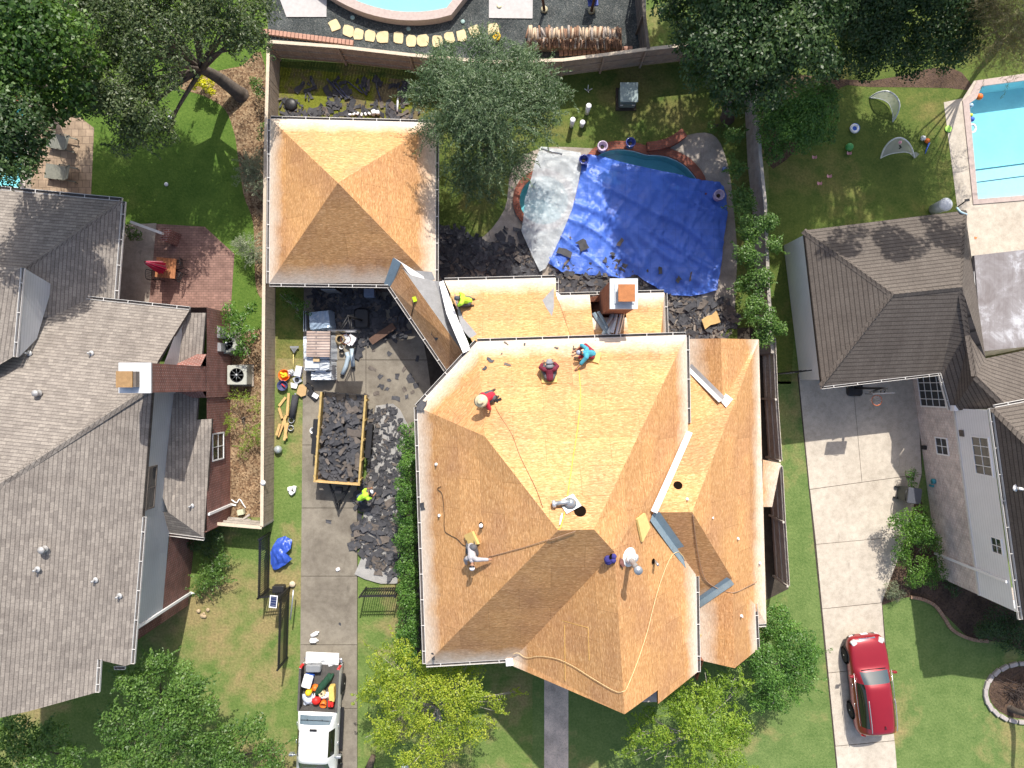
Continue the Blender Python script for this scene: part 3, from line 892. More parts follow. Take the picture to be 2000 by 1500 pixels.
# roof openings and pipes
def roof_frame(f):
    n = newell([Vector(p) for p in f])
    return n if n.z > 0 else -n
def hole(f, px, py, r, name='vent_hole', sy=1.0):
    c = on_facet(f, px, py, .008); n = roof_frame(f); R = n.to_track_quat('Z', 'Y').to_matrix()
    mb = MB(); mb.poly([c + R @ Vector((r * math.cos(t), r * sy * math.sin(t), 0)) for t in [2 * math.pi * i / 18 for i in range(18)]], up=True)
    return mb.build(name, plain('dark_opening', (.010, .007, .005), 1.0, 0.0), house)
hole(FN, 1133, 998, .22); hole(GN, 1324, 948, .18); hole(FE, 1193, 1087, .10); hole(FW, 940, 1026, .13); hole(FE, 1276, 1096, .11)
hole(FN, 1034, 848, .05)
# standing flue with flashing skirt on the south slope
b0 = on_facet(FE, 1229, 1088); n = roof_frame(FE)
mb = MB(); R = n.to_track_quat('Z', 'Y').to_matrix()
mb.lathe(b0 + n * .012, [(.36, 0), (.34, .015), (.18, .06), (.14, .28)], 18, rot=R, sy=1.25)
mb.tube([b0, b0 + Vector((0, 0, 1.0)), b0 + Vector((0, 0, 1.75))], .10, 14, mi=1)
mb.tube([b0 + Vector((0, 0, .35)), b0 + Vector((0, 0, .5))], [.19, .12], 14)
mb.tube([b0 + Vector((0, 0, 1.75)), b0 + Vector((0, 0, 1.92))], .15, 14, mi=1)
mb.build('flue_pipe', [FLASH_W, STEEL], house)
mb = MB(); q = on_facet(FW, 940, 1024); mb.tube([q, q + Vector((0, 0, .30))], [.055, .05], 10); mb.lathe(q + Vector((0, 0, .26)), [(.05, 0), (.085, .03), (.06, .07), (0.001, .08)], 12)
mb.build('vent_pipe', WHITE, house)
mb = MB(); q = on_facet(FE, 1279, 1096); mb.tube([q, q + Vector((0, 0, .55))], .055, 10); mb.build('vent_pipe', STEEL, house)
for f, x, y in ((FW, 852, 907), (FW, 858, 1007), (GE, 1391, 1011), (GE, 1441, 1052), (GE, 1448, 1203), (GE, 1484, 1100), (GN, 1342, 975)):
    mb = MB(); q = on_facet(f, x, y); mb.tube([q, q + Vector((0, 0, .16))], .03, 8); mb.lathe(q, [(.075, .0), (.06, .02), (.035, .06)], 10); mb.build('vent_stub', FLASH_W, house)
# chalk-line and tape of warm yellow paint on the front slope
for f, pts in ((FWW, ((1098, 1212), (1149, 1226), (1151, 1290))), (FWW, ((1103, 1220), (1104, 1330)))):
    mb = MB(); ribbon([on_facet(f, x, y, .006) for x, y in pts], .022, mb); mb.build('chalk_line', plain('yellow_chalk', (.60, .37, .11), .9), house)

# side canopy and bay under the east eave
mb = MB(); cp = [P(1490, 898, 2.3), P(1525, 905, 2.0), P(1508, 990, 2.0), P(1490, 990, 2.3)]
mb.poly(cp, up=True); fascia(mb, cp, .12, True); mb.build('side_canopy', OSB, house)

# link and garage
gar = thing('garage', 'square garage with stripped four sided orange roof and a covered link to the house', 'garage', P(690, 400, 0))
mb = MB()
for f in (gN, gE, gS, gW): mb.poly(f, up=True)
fascia(mb, [gNW, gNE, gSE, gSW], .2, True); mb.build('roof', OSB, gar)
mb = MB(); mb.walls(inset([gNW, gNE, gSE, gSW], .35), 0, gz - .03); mb.build('wall', BRICK_H, gar)
gc = P(690, 400, 0)
for a, b in ((gSW, P(758, 556, gz)), (gNE, gSE), (gSW, gNW), (gNW, gNE)): gutter(a, b, gc, gar)
mb = MB(); mb.poly(lkW, up=True); fascia(mb, lkW[:2]); mb.build('link_roof', OSB_L, gar)
mb = MB(); mb.poly(lkE, up=True); mb.build('felt_patch', FELT, gar)
gutter(lkW[0], lkW[1], P(900, 560, 0), gar)
for t in (.03, .5, .95):
    q = Vector(lkW[0]).lerp(Vector(lkW[1]), t) + Vector((.3, .1, 0)); mb = MB(); mb.box((q.x, q.y, 1.27), (.14, .14, 2.54)); mb.build('post', FENCE_G, gar)
patch([on_facet(gS, *p) for p in ((750, 554), (768, 503), (784, 512), (764, 560))], FLASH_B, 'valley_flashing', gar, .02)
patch([on_facet(gE, *p) for p in ((768, 503), (800, 523), (826, 540), (832, 552), (820, 552), (796, 532), (783, 514))], FLASH_W, 'valley_flashing', gar, .035)
patch([on_facet(gE, *p) for p in ((806, 528), (843, 531), (849, 545), (830, 552))], FELT, 'felt_patch', gar, .022)
# bright metal between link and rear roof
mb = MB()
a = [on_facet(f1, *p) for p in ((858, 552), (866, 548), (880, 585), (897, 630), (914, 668), (918, 683), (905, 690), (890, 655), (872, 612))]
mb.poly([p + Vector((0, 0, .06)) for p in a], up=True); mb.build('valley_flashing', FLASH_W, gar)
# ---------------------------------------------------------------- neighbouring houses
def pz(*l): return [P(*q) for q in l]
def ridge_cap(a, b, m, root, w_=.16, name='ridge_cap', gap=.24):
    mb = MB(); a = Vector(a); b = Vector(b); d = b - a; n = max(2, int(d.length / gap)); d.normalize()
    s = Vector((-d.y, d.x, 0)).normalized() * w_
    for i in range(n):
        p = a.lerp(b, i / n); q = a.lerp(b, (i + 1) / n)
        e = Vector((0, 0, .035 + .02 * 0)); e2 = Vector((0, 0, .055))
        dn = Vector((0, 0, -.07))
        mb.poly([p - s + dn, q - s + dn, q + e, p + e2], up=True); mb.poly([p + e2, q + e, q + s + dn, p + s + dn], up=True)
    return mb.build(name, m, root)
def framed_window(corners, out, root, cols=2, rows=2, fr=.06, bar=.03, mf=None, name='window'):
    """corners: four world points of an upright rectangle, in order; out: outward unit vector"""
    a, b, c, d = [Vector(p) for p in corners]; out = Vector(out)
    def q(u, v, o): return a.lerp(b, u).lerp(d.lerp(c, u), v) + out * o
    W = (b - a).length; Hh = (d - a).length
    mb = MB()
    def strip(u0, u1, v0, v1, o0=.0, o1=.04):
        p = [q(u0, v0, o1), q(u1, v0, o1), q(u1, v1, o1), q(u0, v1, o1)]; r = [q(u0, v0, o0), q(u1, v0, o0), q(u1, v1, o0), q(u0, v1, o0)]
        if newell(p).dot(out) < 0: p.reverse(); r.reverse()
        mb.poly(p)
        for i in range(4): mb.poly([r[i], r[(i + 1) % 4], p[(i + 1) % 4], p[i]])
    fu, fv = fr / W, fr / Hh
    strip(0, 1, 0, fv); strip(0, 1, 1 - fv, 1); strip(0, fu, fv, 1 - fv); strip(1 - fu, 1, fv, 1 - fv)
    for i in range(1, cols): u = i / cols; strip(u - bar / W / 2, u + bar / W / 2, fv, 1 - fv, 0, .03)
    for i in range(1, rows): v = i / rows; strip(fu, 1 - fu, v - bar / Hh / 2, v + bar / Hh / 2, 0, .027)
    w_ = mb.build(name, mf or WHITE, root)
    mb = MB(); p = [q(fu, fv, .012), q(1 - fu, fv, .012), q(1 - fu, 1 - fv, .012), q(fu, 1 - fv, .012)]
    if newell(p).dot(out) < 0: p.reverse()
    mb.poly(p); mb.build('pane', GLASS, w_); return w_

# ---- left neighbour
lh = thing('neighbour_house', 'brick and white sided house with grey brown shingle roof left of the wooden fence', 'house', P(200, 1000, 0))
e0, e1, e2 = P(297, 767, 5.3), P(278, 1010, 5.3), P(255, 1297, 5.3)
hipN, hipF = P(293, 755, 5.45), P(0, 945, 7.65)
LE = [e0, e1, e2, P(245, 1301, 5.4), P(190, 1288, 5.85), P(186, 1353, 5.9), P(57, 1389, 7.0), P(0, 1402, 7.45), P(-150, 1440, 8.7), P(-150, 1046, 9.0), hipF, hipN]
LN = [P(370, 606, 3.3), P(130, 581, 3.3), P(60, 574, 3.3), P(-160, 560, 3.3), P(-150, 1046, 9.0), hipF, hipN, P(308, 706, 4.65)]
mb = MB(); mb.poly(LE, up=True); mb.poly(LN, up=True); fascia(mb, LE[:9]); fascia(mb, [LN[0], LN[7], LN[6]]); mb.build('main_roof', SH_L, lh)
ridge_cap(hipN, hipF, SH_L, lh); ridge_cap(hipF, P(-150, 1046, 9.0), SH_L, lh)
dN = [P(-160, 355, 2.9), P(237, 393, 2.9), P(45, 527, 4.2), P(-160, 515, 4.2)]
dE = [P(237, 393, 2.9), P(222, 594, 2.9), P(150, 620, 3.4), P(45, 620, 4.2), P(45, 527, 4.2)]
mb = MB(); mb.poly(dN, up=True); mb.poly(dE, up=True); mb.poly([P(45, 527, 4.2), P(45, 620, 4.2), P(-160, 620, 4.2), P(-160, 515, 4.2)], up=True)
fascia(mb, dN[:2]); fascia(mb, dE[:2]); mb.build('rear_roof', SH_L, lh)
ridge_cap(dN[1], dN[2], SH_L, lh)
dm = [P(-160, 512, 5.6), P(40, 523, 5.6), P(25, 697, 5.6), P(0, 712, 5.8), P(-160, 780, 6.8), P(-160, 640, 6.8)]
mb = MB(); mb.poly([dm[0], dm[1], P(-90, 610, 6.6), dm[5]], up=True); mb.poly([dm[1], dm[2], dm[3], dm[4], dm[5], P(-90, 610, 6.6)], up=True); fascia(mb, dm[:3]); mb.build('upper_roof', SH_L, lh)
mb = MB(); g = [P(40, 525, 5.5), P(25, 697, 5.5), P(30, 662, 4.5), P(91, 557, 3.7)]
for p in g: p.x = -20.3 - (4.5 - p.y) * .07
mb.poly(g); mb.poly(list(reversed(g))); mb.build('gable_wall', SIDING, lh)
bumpE = [P(322, 768, 3.6), P(388, 763, 2.75), P(384, 820, 2.75), P(414, 818, 2.7), P(398, 1050, 2.7), P(328, 1000, 3.5), P(303, 930, 3.7)]
bumpS = [P(398, 1050, 2.7), P(322, 1040, 2.7), P(316, 1000, 3.4), P(328, 1000, 3.5)]
stripN = [P(368, 611, 3.05), P(402, 611, 2.8), P(388, 763, 2.75), P(322, 768, 3.6), P(336, 690, 3.6)]
mb = MB()
for f in (bumpE, bumpS, stripN): mb.poly(f, up=True)
fascia(mb, bumpE[1:5], .15); fascia(mb, bumpS[:2], .15); fascia(mb, stripN[:3], .15); mb.build('low_roof', SH_L, lh)
# walls
mb = MB()
wl_ = [(-15.05, .3), (-16.0, -10.75)]
mb.poly([(-15.05, .35, 2.7), (-15.95, -10.4, 2.7), (-15.95, -10.4, 5.25), (-15.05, .35, 5.25)]); mb.poly([(-15.95, -10.4, 2.7), (-15.05, .35, 2.7), (-15.05, .35, 5.25), (-15.95, -10.4, 5.25)])
g = [P(370, 607, 3.2), P(308, 706, 4.55), P(298, 762, 5.25), P(318, 768, 3.3), P(336, 690, 3.3), P(362, 615, 3.0)]
for p in g: p.x = -14.75 - (3.0 - p.y) * .09
mb.poly(g); mb.poly(list(reversed(g)))
mb.build('siding_wall', SIDING, lh)
mb = MB()
mb.walls([(-13.92, 3.5), (-13.92, -6.75), (-15.62, -6.9), (-16.02, -10.95), (-30, -12.2), (-30, 3.5)], 0, 2.72)
mb.poly([(-16.03, -10.95, 2.7), (-15.97, -10.4, 2.7), (-15.97, -10.4, 5.2), (-16.03, -10.95, 5.2)]); mb.poly([(-15.97, -10.4, 2.7), (-16.03, -10.95, 2.7), (-16.03, -10.95, 5.2), (-15.97, -10.4, 5.2)])
mb.walls([(-19.4, 8.0), (-19.4, 3.5), (-30, 3.5), (-30, 8.0)], 0, 2.85)
mb.build('brick_wall', BRICK, lh)
def downspout(x, y, z0, z1, root, r=.05):
    mb = MB(); mb.box((x, y, (z0 + z1) / 2), (.09, .11, z1 - z0)); mb.tube([(x, y, z0 + .06), (x + .22, y - .05, z0 + .03)], .05, 8); return mb.build('downspout', WHITE, root)
downspout(-15.87, -10.32, 0, 5.15, lh); downspout(-13.85, -5.95, 0, 2.65, lh)
framed_window([(-15.37, -3.5, 4.35), (-15.52, -5.35, 4.35), (-15.52, -5.35, 5.08), (-15.37, -3.5, 5.08)], (1, 0, 0), lh, 2, 1, mf=FENCE_D)
framed_window([(-13.9, -2.3, .9), (-13.9, -3.6, .9), (-13.9, -3.6, 2.2), (-13.9, -2.3, 2.2)], (1, 0, 0), lh, 2, 2)
mb = MB(); mb.box((-13.86, 2.45, 1.2), (.14, .55, .75)); mb.build('meter_box', STEEL, lh)
mb = MB(); mb.box((-13.84, 1.75, 1.3), (.18, .4, .5)); mb.tube([(-13.84, 1.75, 1.0), (-13.84, 1.75, .1)], .03); mb.build('meter_box', STEEL, lh)
lc = P(100, 1000, 0)
gutter(e1, e2, lc, lh); gutter(P(130, 580, 3.32), P(369, 605, 3.32), lc, lh); gutter(P(237, 393, 2.92), P(222, 592, 2.92), lc, lh, .16); gutter(P(-100, 361, 2.92), P(237, 393, 2.92), P(100, 600, 0), lh, .16)
gutter(P(40, 523, 5.62), P(25, 697, 5.62), P(-100, 600, 0), lh); gutter(P(322, 1040, 2.72), P(398, 1050, 2.72), P(350, 900, 0), lh, spikes=False); gutter(P(190, 1288, 5.85), P(186, 1353, 5.9), lc, lh)
gutter(P(222, 1302, 4.9), P(243, 1302, 4.9), P(230, 1200, 0), lh, spikes=False)
# chimney with shoulder and rusty flue cover
mb = MB(); mb.walls([(-15.1, -.33), (-13.9, -.33), (-13.9, .80), (-15.1, .80)], 0, 7.7)
mb.walls([(-15.0, -.62), (-13.86, -.62), (-13.86, 1.35), (-15.0, 1.35)], 0, 2.9)
mb.poly([(-15.0, .80, 3.5), (-13.86, .80, 3.5), (-13.86, 1.35, 2.9), (-15.0, 1.35, 2.9)], up=True); mb.poly([(-15.0, -.62, 2.9), (-13.86, -.62, 2.9), (-13.86, -.33, 3.3), (-15.0, -.33, 3.3)], up=True)
lch = mb.build('chimney', BRICK, lh)
mb = MB(); mb.box((-14.5, .235, 7.75), (1.24, 1.17, .1)); mb.build('chimney_cap', plain('cap_metal', (.62, .63, .64), .5, .4, .2, var=.12), lch)
mb = MB(); mb.box((-14.62, .18, 7.93), (.62, .6, .26), mi=1); mb.box((-14.72, .18, 8.12), (.62, .62, .05)); mb.build('flue_cover', [plain('tan_metal', (.36, .22, .10), .6, .4, .3, var=.25), FENCE_D], lch)
def roof_vent(f, x, y, root, kind=0):
    q = on_facet(f, x, y); mb = MB()
    if kind == 0:
        mb.lathe(q, [(.13, 0), (.11, .02), (.05, .05)], 12); mb.tube([q, q + Vector((0, 0, .26))], .04, 10); return mb.build('vent_pipe', plain('dull_vent_metal', (.42, .42, .42), .6, .3, .3, var=.15), root)
    mb.lathe(q, [(.15, 0), (.13, .03), (.08, .12), (.08, .2), (.15, .22), (.13, .28), (.04, .32), (.001, .33)], 16); return mb.build('turbine_vent', plain('grey_vent_cap', (.40, .39, .38), .5, .4, .3, var=.1), root)
for f, x, y, k in ((LN, 76, 768, 1), (LE, 88, 1072, 1), (LE, 73, 1112, 0), (LE, 186, 1133, 0), (LE, 233, 1164, 0), (LN, 57, 690, 0), (LN, 178, 690, 0), (bumpE, 374, 988, 0)): roof_vent(f, x, y, lh, k)
mb = MB(); mb.box((-17.3, 7.4, 1.45), (1.6, .12, .2), -.35, mi=0); mb.build('porch_beam', TRIM, lh)
mb = MB(); mb.box((-16.6, 7.15, .55), (.35, .6, 1.1), -.35); mb.build('porch_pillar', BRICK, lh)
# ---- right neighbour
rh = thing('neighbour_house', 'pale brick and white sided house with a brown shingled garage roof beside the right driveway', 'house', P(1900, 700, 0))
ez = 3.2
rNW, rNE, rSW = P(1570, 450, ez), P(1885, 411, ez), P(1605, 755, ez)
ra, rb = P(1745, 575, 5.1), P(1878, 561, 5.1); rSE = P(1838, 728, ez)
rv = P(1893, 655, 4.45); rc = P(1906, 735, 4.9); rd = P(1965, 792, 5.2)
facets = [[rNW, rSW, ra], [rNW, ra, rb, rNE], [rSW, rSE, rv, rb, ra], [rSE, P(1860, 802, ez), P(1944, 797, 4.9), rd, rc, rv], [rNE, rb, rv, rc, P(1925, 700, 4.5)], [rc, rd, P(2120, 770, 4.2), P(2120, 660, 3.4), P(1925, 700, 4.2)]]
mb = MB()
for f in facets: mb.poly(f, up=True)
fascia(mb, [rSW, rNW, rNE], .16); fascia(mb, [rSW, rSE, P(1860, 802, ez)], .16); mb.build('garage_roof', SH_R, rh)
for a, b in ((rNW, ra), (rSW, ra), (ra, rb), (rb, rv), (rv, rc), (rc, rd), (rNE, rb)): ridge_cap(a, b, SH_R, rh, .15)
u0, u1 = P(1940, 797, 5.3), P(1998, 1210, 5.3); u2, u3 = P(2075, 1120, 7.2), P(2050, 905, 7.2)
mb = MB(); mb.poly([u0, u1, u2, u3], up=True); mb.poly([u0, u3, P(2300, 870, 7.2), P(2200, 748, 5.3)], up=True); mb.poly([u1, u2, P(2300, 1100, 7.2), P(2300, 1170, 5.3)], up=True); fascia(mb, [P(2200, 748, 5.3), u0, u1, P(2300, 1170, 5.3)], .18); mb.build('upper_roof', SH_R, rh)
ridge_cap(u0, u3, SH_R, rh, .15)
rctr = P(1900, 600, 0)
gutter(rSW, rSE, rctr, rh, .10); gutter(rSE, P(1858, 800, ez), P(1950, 750, 0), rh, .10); gutter(u0, u1, P(2100, 1000, 0), rh, .14); gutter(P(1944, 796, 5.3), P(2150, 757, 5.3), P(2100, 1000, 0), rh, .10)
mb = MB(); mb.walls([(13.43, 6.85), (14.24, .2), (19.75, .8), (19.9, 6.9), (20.2, 7.4)], 0, 3.15); mb.build('garage_wall', SIDING_P, rh)
W0 = Vector((19.72, .9, 0)); Wn = Vector((19.98, -1.1, 0)); Wm = Vector((21.12, -9.55, 0)); We_ = Vector((30, -10.8, 0))
def up_(p, z): return Vector((p.x, p.y, z))
mb = MB(); mb.walls([W0, Wn, Wm, We_, Vector((30, 3, 0))], 0, 3.0); mb.build('brick_wall', BRICK_P, rh)
mb = MB(); mb.walls([Wn, Wm, We_, Vector((30, -1.3, 0))], 3.0, 5.25); mb.build('siding_wall', SIDING_P, rh)
wd = (Wm - Wn).normalized(); wo = Vector((wd.y, -wd.x, 0))
if wo.x > 0: wo = -wo
def on_w(Y, z): t = (Y - Wn.y) / (Wm.y - Wn.y); q = Wn.lerp(Wm, t); return Vector((q.x, q.y, z))
def rwin(y0, y1, z0, z1, c, r): framed_window([on_w(y0, z0), on_w(y1, z0), on_w(y1, z1), on_w(y0, z1)], wo, rh, c, r)
rwin(-2.25, -3.95, 3.95, 5.1, 4, 2); rwin(-2.5, -3.35, 1.25, 2.2, 2, 2); rwin(-6.55, -7.3, 4.35, 5.05, 2, 2); rwin(.45, -1.1, .45, 2.5, 4, 4)
mb = MB()
for zz in (3.0,):
    a, b = on_w(-1.1, zz), on_w(-9.55, zz); mb.prism([a + wo * .04, b + wo * .04, b, a], zz - .06, zz + .06)
mb.build('wall_band', TRIM, rh)
q = on_w(-8.35, 0) + wo * .06; downspout(q.x, q.y, 0, 5.1, rh)
mb = MB(); q = on_w(-2.2, 3.35) + wo * .03; mb.box(q, (.05, .28, .28), math.atan2(wd.y, wd.x) + math.pi / 2); mb.build('wall_vent', FENCE_D, rh)
mb = MB(); q = P(1842, 803, 3.15); mb.box(P(1864, 797, 3.3), (.2, .25, .3)); mb.build('gutter_outlet', WHITE, rh)
# flat patio cover behind
mb = MB(); pc = pz((1903, 499, 3.9), (2150, 470, 3.9), (2170, 660, 3.9), (1918, 686, 3.9)); mb.prism(pc, 3.72, 3.9)
tm = NT('stained_metal_roof'); co = tm.coord()
cl = tm.ramp(tm.noise(co, .8, 6, .7, .6), [(.36, (.19, .165, .16)), (.52, (.27, .25, .25)), (.66, (.52, .52, .54))])
sx = tm.n('ShaderNodeSeparateXYZ'); tm.l(co, sx.inputs[0]); rib = tm.math('FRACT', tm.math('MULTIPLY', sx.outputs[0], 5.0))
cl = tm.mix(1.0, cl, tm.mapr(rib, 0, .12, .8, 1.0), 'MULTIPLY'); tm.bump(rib, .3, .02)
pcv = mb.build('patio_cover', tm.done(cl, .6, .4, .1), rh)
gutter(P(1903, 530, 3.88), P(1915, 680, 3.88), P(2000, 600, 0), rh, .09)
for x, y in ((1912, 520), (1925, 670)):
    q = P(x, y, 0); mb = MB(); mb.box((q.x * .9, q.y * .9, 1.86), (.12, .12, 3.7)); mb.build('post', TRIM, rh)
q = on_facet([u0, u1, u2, u3], 1985, 953); mb = MB(); mb.tube([q, q + Vector((0, 0, .3))], .06, 10); mb.lathe(q, [(.16, 0), (.14, .03), (.06, .06)], 10); mb.tube([q + Vector((-.1, .02, .28)), q + Vector((.12, -.02, .28))], .06, 8); mb.build('vent_pipe', WHITE, rh)

# ---------------------------------------------------------------- fences
def board_fence(name, label, path, h, m, cap=None, post_every=2.4, side=1, bw=.14, rails=True, gap=.008, jit=.0, seed=1, cat='fence'):
    """path: world ground points; boards in a mesh per bay, each post its own part. side: +1 boards to the left of the path"""
    rng = random.Random(seed)
    path = [Vector((p[0], p[1], 0)) for p in path]
    root = thing(name, label, cat, path[0])
    mb = MB(); rl = MB(); cp = MB()
    for i in range(len(path) - 1):
        a, b = path[i], path[i + 1]; d = b - a; L = d.length; d.normalize(); s = Vector((-d.y, d.x, 0)) * side
        ang = math.atan2(d.y, d.x); n = max(1, int(L / (bw + gap)))
        for k in range(n):
            c = a + d * (L * (k + .5) / n) + s * (.035 + rng.uniform(-.004, .004)); hh = h + rng.uniform(-jit, jit)
            mb.box((c.x, c.y, hh / 2 + .02), (L / n - gap, .02, hh), ang)
        for z in (.35, h * .55, h - .2):
            c = (a + b) / 2 - s * .0; rl.box((c.x, c.y, z), (L, .045, .09), ang)
        if cap is not None:
            c = (a + b) / 2; cp.box((c.x, c.y, h + .045), (L, .15, .045), ang)
        m_ = max(1, round(L / post_every))
        for k in range(m_ + (1 if i == len(path) - 2 else 0)):
            c = a + d * (L * k / m_) - s * .06; pb = MB(); pb.box((c.x, c.y, h / 2), (.09, .09, h)); pb.build('post', m, root)
    mb.build('boards', m, root)
    if rails: rl.build('rails', m, root)
    if cap is not None: cp.build('cap', cap, root)
    return root
FENCE_P = plain('pale_grey_fence', (.54, .49, .43), .85, var=.2, scale=3)
def fp(pts, z): return [P(x, y, z) for x, y in pts]
board_fence('wooden_fence', 'long pale wooden fence between the left house and the concrete driveway', fp([(525, 90), (519, 300), (516, 560), (514, 800), (512, 1028)], 1.5), 1.5, FENCE, FENCE_C, side=1)
board_fence('wooden_fence', 'tan board fence with flat cap between the garage yard and the gravel yard', fp([(524, 82), (660, 92), (800, 108), (960, 122), (1100, 118)], 1.75), 1.75, FENCE, FENCE_C, side=1)
board_fence('wooden_fence', 'tan board fence behind the grey utility box and below the firewood', fp([(1100, 118), (1180, 108), (1262, 97), (1345, 88), (1480, 75)], 1.75), 1.75, FENCE, FENCE_C, side=1)
board_fence('wooden_fence', 'dark grey fence between the firewood and the big dark trees', fp([(1250, -60), (1258, 30), (1266, 95)], 1.8), 1.8, FENCE_D, FENCE_D, side=1)
board_fence('wooden_fence', 'weathered fence along the right side of the pool yard by the vines', fp([(1476, 150), (1484, 300), (1494, 400), (1500, 560), (1508, 690)], 1.6), 1.6, FENCE_G, FENCE_G, side=-1)
board_fence('wooden_fence', 'grey board fence right of the stripped roof above the small canopy', fp([(1513, 660), (1518, 780), (1526, 900)], 1.8), 1.8, FENCE_P, None, side=1)
board_fence('wooden_fence', 'grey board fence right of the stripped roof below the small canopy', fp([(1527, 910), (1533, 1020), (1541, 1145)], 1.85), 1.85, FENCE_P, None, side=1)
board_fence('wooden_fence', 'short low fence closing the gap below the brick side wall of the left house', fp([(418, 1022), (512, 1030)], 1.5), 1.5, FENCE_G, FENCE_C, side=-1)
# ---------------------------------------------------------------- trees, shrubs, hedges
def leaf_mesh(name, pos, nrm, tan, ln, wd, hue, m, parent):
    """one mesh of many small folded leaves"""
    n = len(pos)
    tan = tan - nrm * np.sum(tan * nrm, 1, keepdims=True)
    tan /= np.linalg.norm(tan, axis=1, keepdims=True) + 1e-9
    bi = np.cross(nrm, tan)
    ln = ln[:, None]; wd = wd[:, None]
    v = np.empty((n, 4, 3), np.float32)
    v[:, 0] = pos - tan * ln * .5
    v[:, 1] = pos + bi * wd * .5 + nrm * wd * .12 - tan * ln * .05
    v[:, 2] = pos + tan * ln * .5 - nrm * ln * .12
    v[:, 3] = pos - bi * wd * .5 + nrm * wd * .12 - tan * ln * .05
    off = np.array(root_of(parent).location if parent else (0, 0, 0), np.float32)
    v = (v - off).reshape(-1, 3)
    me = bpy.data.meshes.new(name)
    me.vertices.add(n * 4); me.vertices.foreach_set('co', v.ravel())
    me.loops.add(n * 4); me.loops.foreach_set('vertex_index', np.arange(n * 4, dtype=np.int32))
    me.polygons.add(n); me.polygons.foreach_set('loop_start', np.arange(0, n * 4, 4, dtype=np.int32))
    at = me.attributes.new('leaf_hue', 'FLOAT', 'FACE'); at.data.foreach_set('value', hue.astype(np.float32))
    me.update(calc_edges=True); me.materials.append(m)
    o = bpy.data.objects.new(name, me); COL.objects.link(o)
    if parent: o.parent = parent
    return o

DENS = 2.9
def foliage(name, lobes, dens, ln, wd, m, parent, rs, sub=5, spray=0, droop=.5, up=.55, clr=(.38, .62), flat=.8, fill=.72):
    """lobes: (Vector, radius). Each lobe breaks into smaller leaf clumps; sprays are drooping shoots on the outside"""
    C = []; Rr = []; Hh = []
    for c, r in lobes:
        c = np.array(c)
        k = max(3, int(sub * max(.6, r)))
        for i in range(k):
            d = rs.normal(size=3); d /= np.linalg.norm(d); d[2] = abs(d[2]) * .9 - .25
            rr = r * rs.uniform(*clr)
            C.append(c + d * (r - rr * .75) * np.array([1, 1, flat]) * rs.uniform(.75, 1.12)); Rr.append(rr); Hh.append(rs.uniform(0, 1))
        C.append(c - np.array([0, 0, r * .15])); Rr.append(r * fill); Hh.append(rs.uniform(0, 1))
    C = np.array(C); Rr = np.array(Rr); Hh = np.array(Hh)
    w_ = Rr ** 2; N = int(dens * DENS * w_.sum())
    idx = rs.choice(len(C), N, p=w_ / w_.sum())
    d = rs.normal(size=(N, 3)); d /= np.linalg.norm(d, axis=1, keepdims=True)
    d[:, 2] = np.where((d[:, 2] < 0) & (rs.rand(N) < .55), -d[:, 2], d[:, 2])
    rad = Rr[idx] * (rs.uniform(.35, 1.0, N) ** .45) * rs.uniform(.9, 1.1, N)
    pos = C[idx] + d * rad[:, None] * np.array([1, 1, flat])
    nrm = d * .55 + rs.normal(size=(N, 3)) * .45 + np.array([0, 0, up])
    tan = d * .6 + rs.normal(size=(N, 3)) * .6 + np.array([0, 0, -droop * .4])
    hue = np.clip(Hh[idx] * .5 + rs.rand(N) * .5, 0, 1)
    if spray:
        S = []; 
        si = rs.choice(len(C), spray, p=w_ / w_.sum())
        mid = C.mean(0)
        for j in si:
            dd = rs.normal(size=3); dd[2] = abs(dd[2]) * .5; out = (C[j] - mid); out[2] *= .3
            dd = dd / np.linalg.norm(dd) + out / (np.linalg.norm(out) + .3) * .9; dd /= np.linalg.norm(dd)
            p = C[j] + dd * Rr[j] * .75; L = rs.uniform(.45, 1.0) * (.5 + Rr[j] * .6); m_ = int(10 + L * 22)
            for q in range(m_):
                t = q / m_
                S.append((*(p + dd * L * t + np.array([0, 0, -droop * L * t * t]) + rs.normal(size=3) * .035), *dd, Hh[j]))
        S = np.array(S)
        pos = np.vstack([pos, S[:, :3]]); tt = S[:, 3:6] + rs.normal(size=(len(S), 3)) * .5
        tan = np.vstack([tan, tt]); nrm = np.vstack([nrm, rs.normal(size=(len(S), 3)) * .4 + np.array([0, 0, .9])])
        hue = np.concatenate([hue, np.clip(S[:, 6] * .4 + rs.rand(len(S)) * .6, 0, 1)]); N = len(pos)
    nrm /= np.linalg.norm(nrm, axis=1, keepdims=True) + 1e-9
    sc = rs.uniform(.65, 1.3, N)
    return leaf_mesh(name, pos, nrm, tan, ln * .77 * sc, wd * .8 * sc, hue, m, parent)

